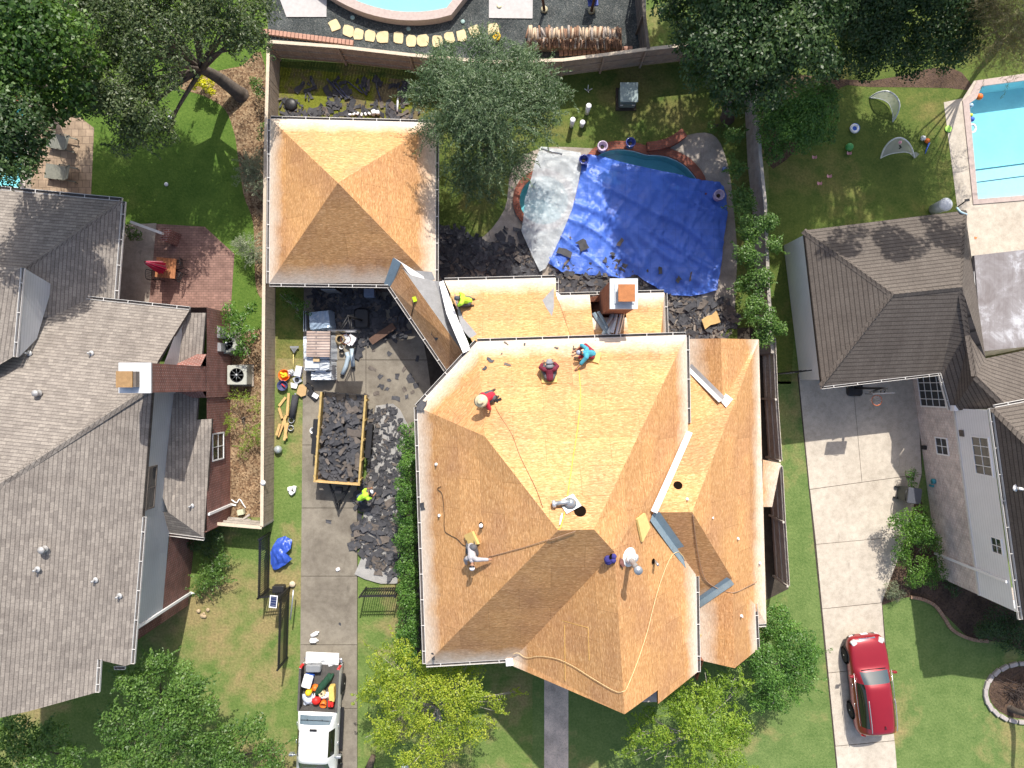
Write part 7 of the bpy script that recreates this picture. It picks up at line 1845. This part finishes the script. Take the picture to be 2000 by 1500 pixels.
# ---------------------------------------------------------------- driveway work site
def simple(name, label, cat, m, f, group=None):
    mb = MB(); f(mb); return tag(mb.build(name, m), label, cat, group)
FILM = sheet_mat('pallet_film', (.66, .70, .74), .2, .22, 1.0, (.42, .46, .52), .4)
WRAPB = sheet_mat('pale_blue_film', (.34, .44, .56), .2, .2, 1.0, (.16, .22, .32), .5)
def crumple(mb, c, sx, sy, h, seed, n=11, rz=0, mi=0, flat=.8):
    """box-like bundle with a crumpled plastic skin"""
    V = []; F = []; R = Matrix.Rotation(rz, 3, 'Z'); rs = random.Random(seed)
    for i in range(n):
        for j in range(n):
            u, v = i / (n - 1) * 2 - 1, j / (n - 1) * 2 - 1; e = max(abs(u), abs(v)); z = h if e < .82 else h * (.85 if e < .95 else 0)
            V.append(Vector(c) + R @ Vector((u * sx / 2 * rs.uniform(.96, 1.02), v * sy / 2 * rs.uniform(.96, 1.02), max(0, z + rs.uniform(-.05, .05) * (1 if z else 0)))))
    for i in range(n - 1):
        for j in range(n - 1): F.append([i * n + j, (i + 1) * n + j, (i + 1) * n + j + 1, i * n + j + 1])
    mb.shared(V, F, mi, False)
sp = thing('shingle_pallet', 'film wrapped pallet stack topped with a pinkish striped shingle bundle', 'pallet', P(630, 680, 0))
mb = MB(); crumple(mb, P(629, 681, 0), 1.55, 1.35, 1.0, 3); mb.build('wrapping', FILM, sp)
PINKS = brick_mat('striped_bundle', (.52, .42, .36), (.40, .30, .25), (.22, .18, .17), 2.0, .13, .03, 1.0, 'Object')
mb = MB(); mb.box(P(622, 672, 1.09), (1.12, 1.22, .12), -.02); mb.build('shingle_bundle', PINKS, sp)
simple('wrapped_stack', 'white wrapped carton stack with a tan box lid just below the striped bundle', 'stack', FILM, lambda mb: (crumple(mb, P(628, 714, 0), 1.5, .62, .85, 5), mb.box(P(610, 709, .9), (.7, .5, .06))))
simple('shingle_stack', 'silver wrapped shingle stack with a dark gap nearest the trailer', 'stack', [FILM, SHGL, FLASH], lambda mb: (crumple(mb, P(634, 734, 0), 1.22, .50, .62, 6), mb.box(P(633, 722, .5), (1.1, .45, .06), mi=1), mb.box(P(626, 719, .62), (.5, .38, .05), .05, mi=2), mb.lathe(P(618, 717, .66), [(.1, 0), (.06, .1), (.05, .12), (.001, .12)], 12, mi=2)))
simple('wrapped_bundle', 'pale blue plastic wrapped bundle at the garage shade edge', 'bundle', WRAPB, lambda mb: crumple(mb, P(633, 628, 0), 1.2, 1.05, .85, 8, rz=.1))
simple('metal_edging', 'thin long metal strips standing left of the pale blue bundle', 'metal strips', STEEL, lambda mb: [mb.box(P(596 + k * 4, 628, .3), (.03, 1.0, .5)) for k in range(2)])
simple('tan_carton', 'small tan carton on top of the white wrapped stack', 'carton', plain('carton', (.50, .36, .20), .8), lambda mb: mb.box(P(618, 702, .98), (.3, .22, .1)))
WHB = plain('white_carton', (.74, .72, .74), .6, .3, var=.06)
simple('white_carton', 'open white carton on the concrete right of the striped bundle', 'carton', WHB, lambda mb: (mb.box(P(687, 664, .15), (.40, .44, .3), -.6), mb.box(P(680, 669, .31), (.30, .22, .02), -.6)))
simple('folded_vent', 'small white vent plate beside the open carton', 'vent', WHB, lambda mb: mb.box(P(676, 657, .1), (.17, .24, .2), .25))
simple('coiled_hose', 'tan coil of hose between pallet and carton', 'hose', plain('tan_rope', (.34, .26, .15), .9, .2, var=.4), lambda mb: [mb.tube([P(664, 663, .05 + .05 * k) + Vector((.30 * math.cos(t + k) * (1 - .08 * k), .32 * math.sin(t + k) * (1 - .08 * k), .02 * math.sin(3 * t))) for t in [2 * math.pi * i / 20 for i in range(21)]], .035, 6) for k in range(6)])
simple('paper_cup', 'white cup beside the coil of hose', 'cup', WHITE, lambda mb: mb.lathe(P(668, 678, 0), [(.07, 0), (.11, .16), (.10, .16), (.06, .01), (.001, .01)], 14))
simple('tar_bucket', 'dark bucket below the white cup', 'bucket', BLACK, lambda mb: mb.lathe(P(669, 688, 0), [(.11, 0), (.13, .2), (.12, .2), (.1, .02), (.001, .02)], 14))
DUCT = plain('pale_blue_duct', (.36, .44, .50), .45, .4, .1, var=.1)
simple('duct_pipe', 'bent pale blue duct pipe lying on the concrete', 'pipe', [DUCT, BLACK], lambda mb: (mb.tube([P(677, 688, .12), P(680, 697, .12), P(676, 715, .12), P(669, 731, .12)], .11, 14), mb.tube([P(669, 731, .12), P(668, 733, .12)], .105, 14, mi=1)))
simple('duct_pipe', 'straight pale blue duct pipe lying right of the bent one', 'pipe', [DUCT, BLACK], lambda mb: (mb.tube([P(687, 681, .12), P(690, 716, .12)], .105, 14), mb.tube([P(690, 716, .12), P(690, 720, .12)], .10, 14, mi=1)))
simple('rake', 'rake with a grey fan head lying on the strip of grass', 'rake', [plain('pale_handle', (.68, .56, .22), .6), GREY], lambda mb: (mb.tube([P(573, 724, .08), P(573, 692, .2)], .022, 6), [mb.tube([P(574, 690, .2), P(566 + k * 2.2, 676, .15)], .012, 4, mi=1) for k in range(9)], mb.box(P(575, 678, .16), (.42, .1, .03), mi=1)))
simple('red_tub', 'orange red round tub holding a yellow bottle and glove', 'tub', [ORANGE, YELP], lambda mb: (mb.lathe(P(557, 733, 0), [(.25, 0), (.29, .2), (.27, .2), (.24, .04), (.001, .04)], 22), mb.rbox(P(555, 733, .2), (.3, .22, .16), .4, .06, mi=1), mb.tube([P(547, 728, .26), P(556, 733, .26)], .06, 8, mi=1)))
simple('blue_tub', 'dark blue round tub full of coils below the red tub', 'tub', [plain('navy_tub', (.05, .06, .14), .6, var=.2), REDP], lambda mb: (mb.lathe(P(554, 753, 0), [(.22, 0), (.26, .24), (.24, .24), (.2, .06), (.001, .1)], 22), mb.tube([P(550, 750, .2), P(557, 756, .2)], .03, 6, mi=1)))
simple('white_carton', 'white carton lying next to the red tub', 'carton', WHB, lambda mb: mb.box(P(584, 725, .16), (.30, .50, .3), -.2))
simple('vent_hood', 'grey vent hood with a square flange on the grass', 'vent', FLASH, lambda mb: (mb.box(P(569, 728, .06), (.32, .32, .04), .2), mb.lathe(P(569, 728, .06), [(.12, 0), (.11, .14), (.07, .2), (.06, .2), (.05, .05)], 16)))
simple('vent_hood', 'grey vent hood with a dark round opening below the white carton', 'vent', [FLASH, BLACK], lambda mb: (mb.box(P(581, 742, .08), (.36, .34, .1), .5), mb.lathe(P(580, 742, .13), [(.11, 0), (.11, .03), (.09, .03), (.001, .01)], 16, mi=1)))
simple('white_sheet', 'white torn panel on the grass above the timber', 'panel', WHB, lambda mb: mb.prism([P(569, 747, 0), P(583, 751, 0), P(580, 759, 0), P(570, 757, 0)], 0, .12))
simple('plywood_offcut', 'tan six sided plywood offcut left of the trailer gate', 'board', plain('tan_ply', (.46, .31, .15), .8, var=.12), lambda mb: mb.prism([P(586, 752, 0), P(593, 750, 0), P(601, 758, 0), P(599, 772, 0), P(590, 775, 0), P(581, 768, 0)], .1, .18))
simple('black_case', 'black case with white papers left of the trailer gate', 'case', [BLACK, WHITE], lambda mb: (mb.box(P(612, 771, .08), (.55, .30, .16), -.75), mb.box(P(616, 773, .175), (.3, .22, .02), -.55, mi=1), mb.box(P(604, 755, .06), (.4, .2, .1), -.7)))
for i, (x0, y0, x1, y1) in enumerate(((545, 793, 558, 776), (564, 768, 561, 812), (545, 796, 551, 817), (559, 812, 543, 853), (556, 816, 559, 856), (562, 826, 555, 860), (547, 828, 540, 850))):
    simple('timber_plank', 'new yellow timber plank lying on the grass beside the fence', 'plank', TIMB, lambda mb: mb.box((P(x0, y0, .06 + .03 * i) + P(x1, y1, .06 + .03 * i)) / 2, ((P(x1, y1) - P(x0, y0)).length, .12, .05), math.atan2(P(x1, y1).y - P(x0, y0).y, P(x1, y1).x - P(x0, y0).x)), 'timber planks on the grass strip')
simple('felt_roll', 'black roll of roofing felt on the grass beside the timber', 'roll', [SHM[3], GREY], lambda mb: (mb.tube([P(577, 772, .17), P(570, 816, .17)], .16, 16), mb.tube([P(577, 768, .17), P(577, 772, .17)], .05, 8, mi=1)))
for i, (x, y) in enumerate(((569, 821), (568, 836))): simple('wire_coil', 'small silver wire coil below the felt roll', 'wire coil', STEEL, lambda mb: [mb.tube([P(x, y, .06 + .04 * k) + Vector((.13 * math.cos(t), .13 * math.sin(t), 0)) for t in [2 * math.pi * j / 14 for j in range(15)]], .022, 5) for k in range(3)], 'wire coils below the felt roll')
simple('white_bucket', 'white bucket on the concrete at the left wheel of the trailer', 'bucket', [WHITE, GREY], lambda mb: (mb.lathe(P(615, 840, 0), [(.14, 0), (.16, .36), (.145, .36), (.13, .05)], 18), mb.lathe(P(615, 840, .28), [(.14, 0), (.001, .01)], 16, mi=1)))
simple('plastic_bag', 'crumpled white bag on the grass strip beside the fence', 'bag', WHITE, lambda mb: [mb.rbox(P(568 + k * 3, 955 + (k % 2) * 6, .1), (.3, .22, .2), .7 * k, .06) for k in range(3)])
simple('metal_dome', 'silver glass dome at the fence foot', 'dome', plain('silver_dome', (.45, .50, .50), .2, .6, .4, var=.2), lambda mb: mb.ball(P(543, 878, .18), .2, 16, 10))
simple('plastic_bottle', 'upper white plastic jug lying on the driveway', 'jug', WHITE, lambda mb: (mb.tube([P(608, 1242, .1), P(620, 1236, .1)], .1, 10), mb.tube([P(620, 1236, .1), P(623, 1234, .1)], .04, 8)))
simple('plastic_bottle', 'lower white plastic jug lying on the driveway', 'jug', WHITE, lambda mb: (mb.rbox(P(612, 1251, .1), (.34, .22, .2), 0, .07), mb.tube([P(616, 1251, .1), P(622, 1251, .1)], .045, 8)))
simple('paper_scrap', 'crumpled pale scrap on the driveway above the gate', 'paper', WHB, lambda mb: mb.rbox(P(660, 1112, .06), (.2, .16, .1), .4, .05))
simple('white_bag', 'small white bag snagged on top of the fence', 'bag', WHITE, lambda mb: mb.ball(P(514, 943, 1.55), .13, 10, 6))
simple('gate_stone', 'pale round stone at the foot of the gate post', 'stone', plain('pale_stone', (.56, .46, .34), .9, var=.2), lambda mb: mb.ball(P(571, 1141, .1), .16, 10, 6, sz=.7))
gl = thing('glass_door_panel', 'grey panel and dark sheet leaning against the shaded garage front', 'panel', P(600, 575, 0)); mb = MB(); mb.box(P(640, 566, .8), (1.0, .06, 1.6)); mb.build('sheet', BLACK, gl); mb = MB(); mb.box(P(648, 569, .75), (.7, .04, 1.3)); mb.build('panel', STEEL, gl)
simple('plastic_crate', 'blue grey crate in the deep shade below the garage gutter', 'crate', plain('blue_grey_crate', (.20, .25, .34), .6), lambda mb: mb.rbox(P(723, 573, .3), (.5, .42, .6), 0, .04))
simple('brown_chute', 'long dark brown board leaning in the link shade', 'board', plain('dark_brown_board', (.12, .07, .05), .8), lambda mb: mb.box(P(747, 652, .3), (1.4, .35, .1), .6))
# basketball goals
def goal(label, base, top, board_c, bw, face, rimc, board_h=1.0):
    g = thing('basketball_goal', label, 'basketball goal', base); mb = MB(); mb.rbox(Vector(base) + Vector((0, .1, .12)), (.75, 1.0, .24), 0, .15); mb.build('base', BLACK, g)
    mb = MB(); mb.tube([Vector(base), top], .055, 10)
    for s in (-1, 1): mb.tube([top, Vector(board_c) + Vector((s * .25, .05, -.1))], .03, 6); mb.tube([Vector(top) - Vector((0, 0, .5)), Vector(board_c) + Vector((s * .25, .05, -.4))], .03, 6)
    mb.build('post', IRON, g)
    mb = MB(); mb.box(board_c, (bw, .04, board_h), face); mb.box(Vector(board_c) - Vector((0, 0, 0)), (bw + .04, .03, .04), face, mi=1)
    mb.build('backboard', [plain('smoky_backboard', (.10, .10, .11), .2, .6), IRON], g)
    mb = MB(); mb.tube([Vector(rimc) + Vector((.23 * math.cos(t), .23 * math.sin(t), 0)) for t in [2 * math.pi * i / 24 for i in range(25)]], .014, 6); mb.build('rim', ORANGE, g)
    mb = MB()
    for k in range(12):
        a, b = 2 * math.pi * k / 12, 2 * math.pi * (k + .5) / 12
        for s in (-1, 1): mb.tube([Vector(rimc) + Vector((.23 * math.cos(a), .23 * math.sin(a), 0)), Vector(rimc) + Vector((.16 * math.cos(a + s * .35), .16 * math.sin(a + s * .35), -.22)), Vector(rimc) + Vector((.12 * math.cos(a), .12 * math.sin(a), -.42))], .006, 4)
    mb.build('net', WHITE, g)
q = P(1667, 758, 0); goal('black portable basketball goal under the right garage gutter', q, q + Vector((0, 0, 3.1)), Vector((16.55, -.42, 3.15)), 1.0, .05, Vector((16.52, -.74, 2.95)), .7)
q = Vector((P(671, 646, 3.3).x, P(671, 646, 3.3).y, 0)); goal('basketball goal standing on the driveway right of the wrapped pallets', q + Vector((.15, .75, 0)), q + Vector((.1, .7, 2.9)), q + Vector((0, 0, 3.1)), 1.3, 0, q + Vector((0, -.35, 2.9)))
# ---------------------------------------------------------------- iron fences and gates
def iron_panel(name, label, a, b, h=1.55, step=.105, cat='fence', z0=.06, posts=True, group=None):
    a = Vector((a[0], a[1], 0)); b = Vector((b[0], b[1], 0)); t_ = thing(name, label, cat, a, 0, group); d = b - a; L = d.length; d.normalize(); ang = math.atan2(d.y, d.x)
    mb = MB()
    for z in (.2, h - .22, h - .05): c = (a + b) / 2; mb.box((c.x, c.y, z), (L, .04, .045), ang)
    mb.build('rails', IRON, t_); mb = MB(); n = int(L / step)
    for k in range(n + 1): c = a + d * L * k / n; mb.box((c.x, c.y, h / 2 + z0), (.03, .03, h), ang)
    mb.build('pickets', IRON, t_)
    for p in (a, b): mb = MB(); mb.box((p.x, p.y, h / 2 + .05), (.07, .07, h + .1), ang); mb.build('post', IRON, t_)
    return t_
iron_panel('iron_fence', 'black iron fence running down from the wooden fence beside the blue heap', P(528, 1040), P(526, 1150)); iron_panel('iron_fence', 'short black iron fence between the lawn corner and the gate post', P(526, 1150), P(566, 1146))
iron_panel('iron_gate', 'black iron gate leaf swung open along the driveway edge', P(566, 1150), P(562, 1284), 1.5, cat='gate'); iron_panel('iron_gate', 'black iron gate leaf on the right side of the driveway by the hedge', P(716, 1147), P(782, 1146), 1.6, cat='gate')
spn = thing('solar_panel', 'small white framed solar panel on the iron gate post', 'solar panel', P(540, 1160, 0)); mb = MB(); mb.box(P(534, 1175, 1.8), (.36, .58, .03), -.1); mb.build('frame', WHITE, spn); mb = MB(); mb.box(P(534, 1175, 1.822), (.28, .48, .012), -.1)
for k in range(4): mb.box(P(534, 1175, 1.83) + Vector((.0, -.18 + k * .12, 0)), (.28, .012, .006), -.1, mi=1)
mb.build('cells', [plain('dark_cells', (.03, .04, .10), .15, .6), STEEL], spn); mb = MB(); mb.tube([P(540, 1160, 0), P(534, 1175, 1.78)], .03, 6); mb.build('bracket', STEEL, spn)
simple('gate_motor', 'dark gate motor box and silver arm at the gate post', 'gate motor', [BLACK, STEEL], lambda mb: (mb.rbox(P(545, 1150, .6), (.55, .35, .4), 0, .04), mb.tube([P(573, 1152, .9), P(571, 1175, .9), P(567, 1210, .9)], .035, 8, mi=1)))
simple('link_gate', 'thin black gate between the right fence and the white garage wall', 'gate', IRON, lambda mb: [mb.box((P(1512, 731, 0) + P(1560, 724, 0)) / 2 + Vector((0, 0, z)), (1.25, .05, .06), .14) for z in (.3, .9, 1.5)] + [mb.box(P(1512 + k * 5, 731 - k * .7, .85), (.025, .025, 1.5)) for k in range(10)])
# ---------------------------------------------------------------- right yard
NET = sheet_mat('white_net', (.62, .63, .62), .4, .8, .55, (.4, .4, .4), .2)
def popup_goal(label, arc, inner, nbase):
    g = thing('toy_goal', label, 'toy goal', arc[0] * 1.0, 0, 'pop up goals on the right lawn'); A_ = smooth_open(arc, 5); I_ = smooth_open(inner, 5); n = min(len(A_), len(I_)); mb = MB(); V = []; F = []
    for i in range(n):
        t0 = A_[int(i * (len(A_) - 1) / (n - 1))]; t1 = I_[int(i * (len(I_) - 1) / (n - 1))]
        for k in range(4): q = t0.lerp(t1, k / 3); q.z += -.10 * math.sin(math.pi * k / 3) * (t0.z); V.append(q)
    for i in range(n - 1):
        for k in range(3): F.append([i * 4 + k, (i + 1) * 4 + k, (i + 1) * 4 + k + 1, i * 4 + k + 1])
    mb.shared(V, F, 0, True); mb.build('net', NET, g); mb = MB(); mb.tube(A_, .035, 8); mb.tube(I_, .02, 6); mb.build('hoop_frame', plain('white_webbing', (.66, .67, .66), .6), g)
popup_goal('white net toy goal in the shade with its opening facing the lawn', [P(1698, 191, .02), P(1714, 181, .5), P(1733, 178, .85), P(1750, 188, .8), P(1757, 205, .6), P(1752, 224, .3), P(1743, 238, .02)], [P(1698, 191, .02), P(1712, 192, .06), P(1726, 196, .1), P(1736, 203, .12), P(1741, 214, .1), P(1744, 226, .06), P(1743, 238, .02)], 0)
popup_goal('sunlit white net toy goal with a small dark figure printed on it', [P(1720, 309, .02), P(1727, 290, .5), P(1740, 275, .8), P(1757, 269, .9), P(1772, 276, .8), P(1781, 290, .5), P(1786, 308, .02)], [P(1720, 309, .02), P(1730, 304, .08), P(1742, 300, .12), P(1756, 298, .14), P(1768, 297, .14), P(1778, 300, .1), P(1786, 308, .02)], 0)
simple('goal_flap', 'loose white net flap at the corner of the sunlit toy goal', 'net flap', NET, lambda mb: mb.poly([P(1778, 297, .2), P(1790, 297, .15), P(1796, 301, .1), P(1788, 309, .05), P(1784, 306, .1)], up=True))
simple('pink_figure', 'pink and black toy figure lying on the sunlit goal net', 'toy', [plain('pink_toy', (.75, .35, .42), .6), BLACK], lambda mb: (mb.ball(P(1758, 278, .95), .08, 8, 6), mb.tube([P(1757, 284, .92), P(1760, 288, .86), P(1756, 290, .84)], .04, 6, mi=1)))
def toy_ball(name, label, x, y, z, r, m, cat='ball', group=None): mb = MB(); mb.ball(P(x, y, z), r, 16, 10); return tag(mb.build(name, m), label, cat, group)
t = NT('soccer_pattern'); vo = t.n('ShaderNodeTexVoronoi'); t.l(t.coord(), vo.inputs['Vector']); vo.inputs['Scale'].default_value = 9; SOC = t.done(t.ramp(vo.outputs['Distance'], [(.3, (.03, .03, .03)), (.36, (.75, .75, .75))]), .5)
toy_ball('soccer_ball', 'black and white soccer ball beside the orange ball', 1803, 270, .12, .13, SOC); toy_ball('orange_ball', 'orange ball between soccer ball and blue bat', 1811, 275, .12, .12, ORANGE)
toy_ball('green_ball', 'large green ball on the grass left of the sunlit goal', 1659, 287, .18, .19, plain('green_rubber', (.07, .32, .09), .4, .4, var=.1))
simple('toy_bat', 'blue plastic bat on the grass below the orange ball', 'bat', BLUEP, lambda mb: mb.tube([P(1815, 279, .08), P(1810, 291, .06), P(1807, 300, .05)], [.045, .035, .02], 8))
simple('swim_ring', 'white and blue ring with a brown centre on the lawn', 'ring', [WHITE, BLUEP, FENCE_D], lambda mb: (mb.tube([P(1669, 251, .1) + Vector((.17 * math.cos(t_), .17 * math.sin(t_), 0)) for t_ in [2 * math.pi * i / 20 for i in range(21)]], .065, 8), mb.lathe(P(1669, 251, .03), [(.245, 0), (.245, .05), (.2, .08)], 20, mi=1), mb.lathe(P(1669, 251, .06), [(.12, 0), (.001, .02)], 12, mi=2)))
PINKT = plain('pink_plastic', (.62, .30, .33), .5)
for i, (x, y) in enumerate(((1591, 307), (1620, 344), (1601, 358), (1659, 299))):
    simple('lawn_butterfly', 'small pink butterfly ornament in the right back lawn', 'ornament', PINKT, lambda mb: [mb.poly([P(x, y, .12), P(x + s * 4, y - 4, .2), P(x + s * 5, y + 1, .2), P(x + s * 2.5, y + 4, .16)], up=True) for s in (-1, 1)] + [mb.tube([P(x, y - 2, .13), P(x, y + 3, .13)], .02, 5)], 'pink butterflies in the lawn')
for i, (nm, lb, x, y, m, r) in enumerate((('pool_ball', 'orange and white ball floating at the pool corner', 1913, 189, ORANGE, .16), ('pool_ball', 'blue and white ball floating below the orange one', 1896, 206, plain('blue_white_ball', (.35, .5, .7), .4, var=.6, scale=9), .12), ('pool_ball', 'lime yellow float at the pool edge', 1896, 225, plain('lime_float', (.55, .68, .06), .5), .1), ('pool_ball', 'dark blue float just below the lime one', 1898, 233, BLUEP, .13))): toy_ball(nm, lb, x, y, -.04, r, m, 'pool toy')
simple('swim_ring', 'white ring floating in the right pool below the dark blue float', 'pool toy', WHITE, lambda mb: mb.tube([P(1899, 251, -.05) + Vector((.16 * math.cos(t_), .2 * math.sin(t_), 0)) for t_ in [2 * math.pi * i / 18 for i in range(19)]], .055, 8))
simple('frisbee', 'lime green disc on the pale pool deck', 'disc', plain('lime_disc', (.38, .68, .12), .5), lambda mb: mb.lathe(P(1852, 252, .03), [(.17, 0), (.17, .03), (.14, .04), (.001, .045)], 20))
simple('fallen_leaf', 'orange leaf on the pale concrete below the pool', 'leaf', plain('orange_leaf', (.70, .22, .08), .7), lambda mb: mb.poly([P(1903, 462, .03), P(1909, 463, .03), P(1907, 467, .03), P(1904, 467, .03)], up=True))
simple('metal_barrel', 'grey barrel with a pale lid standing on the lawn behind the garage roof', 'barrel', [plain('galvanised_bin', (.36, .38, .41), .5, .4, .3, var=.12), plain('pale_bin_lid', (.55, .57, .60), .5)], lambda mb: (mb.tube([P(1824, 409, .05), P(1824, 409, .05) + Vector((0, 0, .95))], [.26, .30], 20), mb.lathe(P(1824, 409, .05) + Vector((0, 0, .93)), [(.32, 0), (.32, .05), (.2, .09), (.001, .1)], 20, mi=1)))
simple('pool_skimmer', 'pool skimmer pole leaning on the garage corner by the pool', 'pole', IRON, lambda mb: (mb.tube([P(1868, 406, .6), P(1887, 392, 1.4)], .03, 6), mb.box(P(1889, 391, 1.4), (.22, .12, .04), .2)))
simple('pool_hose', 'pale blue hose end hanging over the corner of the garage roof', 'hose', plain('pale_blue_hose', (.38, .52, .58), .5), lambda mb: mb.tube(smooth_open([P(1869, 406, 3.0), P(1876, 414, 3.3), P(1888, 419, 3.25)], 4), .05, 8))
bn = thing('wheelie_bin', 'dark grey wheeled bin standing by the narrow hedge', 'bin', P(1762, 962, 0), -.12)
mb = MB(); mb.box((0, 0, .52), (.56, .66, .95), taper=1.12); mb.build('body', plain('bin_green_grey', (.055, .065, .06), .6, .3, var=.15), bn, local=True); mb = MB(); mb.rbox((.02, 0, 1.03), (.66, .76, .07), 0, .06); mb.build('lid', plain('bin_lid', (.075, .08, .095), .5, .4, var=.1), bn, local=True)
for s in (-1, 1): mb = MB(); mb.tube([(-.34, s * .3, .12), (-.34, s * .24, .12)], .12, 14); mb.build('wheel', RUBBER, bn, local=True)
mb = MB(); mb.tube([(-.36, -.28, .98), (-.40, 0, .99), (-.36, .28, .98)], .025, 6); mb.build('handle', BLACK, bn, local=True)
simple('hose_reel', 'small teal hose reel on the pale brick wall', 'hose reel', plain('teal_plastic', (.06, .30, .36), .5), lambda mb: (mb.lathe(on_w(-4.7, .75) + wo * .08, [(.13, -.06), (.13, .06), (.04, .06), (.04, -.06)], 14, rot=Matrix.Rotation(math.pi / 2, 3, 'Y')), mb.box(on_w(-4.95, .5) + wo * .05, (.08, .1, .3))))
simple('wall_lamp', 'small dark lamp on the pale brick wall near the little window', 'lamp', BLACK, lambda mb: mb.rbox(on_w(-3.1, .35) + wo * .07, (.14, .2, .24), 0, .03))
# stone ring and edging of the right front bed
STN = plain('pale_edging_stone', (.40, .36, .34), .85, .2, var=.18, scale=7)
rc_ = P(2000, 1352, 0); ring_t = thing('mulch_ring', 'round mulch bed edged with pale stones at the right edge', 'tree ring', rc_); mb = MB(); mb.poly([rc_ + Vector((1.75 * math.cos(t_), 1.3 * math.sin(t_), .02)) for t_ in [2 * math.pi * i / 32 for i in range(32)]], up=True); mb.build('mulch', MULCH_D, ring_t)
for k in range(15): a = math.radians(78 + k * 14.5); q = rc_ + Vector((1.95 * math.cos(a), 1.45 * math.sin(a), .07)); mb = MB(); mb.rbox(q, (.42, .2, .14), a + math.pi / 2, .04); mb.build('stone', STN, ring_t)
mb = MB(); pth = smooth_open([P(1778, 1166, .05), P(1800, 1170, .05), P(1825, 1182, .05), P(1843, 1205, .05), P(1858, 1228, .05), P(1880, 1242, .05), P(1905, 1250, .05), P(1930, 1252, .05)], 5); rs = random.Random(6)
for i in range(len(pth) - 1): d = pth[i + 1] - pth[i]; mb.rbox((pth[i] + pth[i + 1]) / 2, (d.length * .92, .16, .12 + rs.uniform(0, .03)), math.atan2(d.y, d.x), .02)
tag(mb.build('bed_edging', plain('tan_edging_brick', (.34, .22, .15), .85, .2, var=.3)), 'curved tan brick edging of the bed below the right house', 'edging')
simple('twig_heap', 'heap of dark dead twigs inside the stone edged ring', 'twigs', plain('dark_twigs', (.06, .045, .04), .9), lambda mb: [mb.tube([P(1985, 1350, .1) + Vector((rs.gauss(0, .3), rs.gauss(0, .25), 0)), P(1985, 1350, .15) + Vector((rs.gauss(0, .45), rs.gauss(0, .4), rs.uniform(0, .3)))], .014, 4) for k in range(70)])
simple('lawn_stone', 'mulched tree foot with a pale stone at the bottom edge by the lime tree', 'stone', plain('pale_blue_stone', (.5, .54, .60), .8), lambda mb: mb.ball(P(791, 1497, .1), .18, 10, 6, sz=.6))
simple('tree_stump', 'dark curved stump at the bottom edge beside the driveway', 'stump', plain('dark_stump', (.10, .075, .055), .95, var=.4, bump=.6), lambda mb: mb.tube([P(719, 1505, 0), P(724, 1490, .35), P(729, 1477, .55)], [.2, .16, .13], 10))
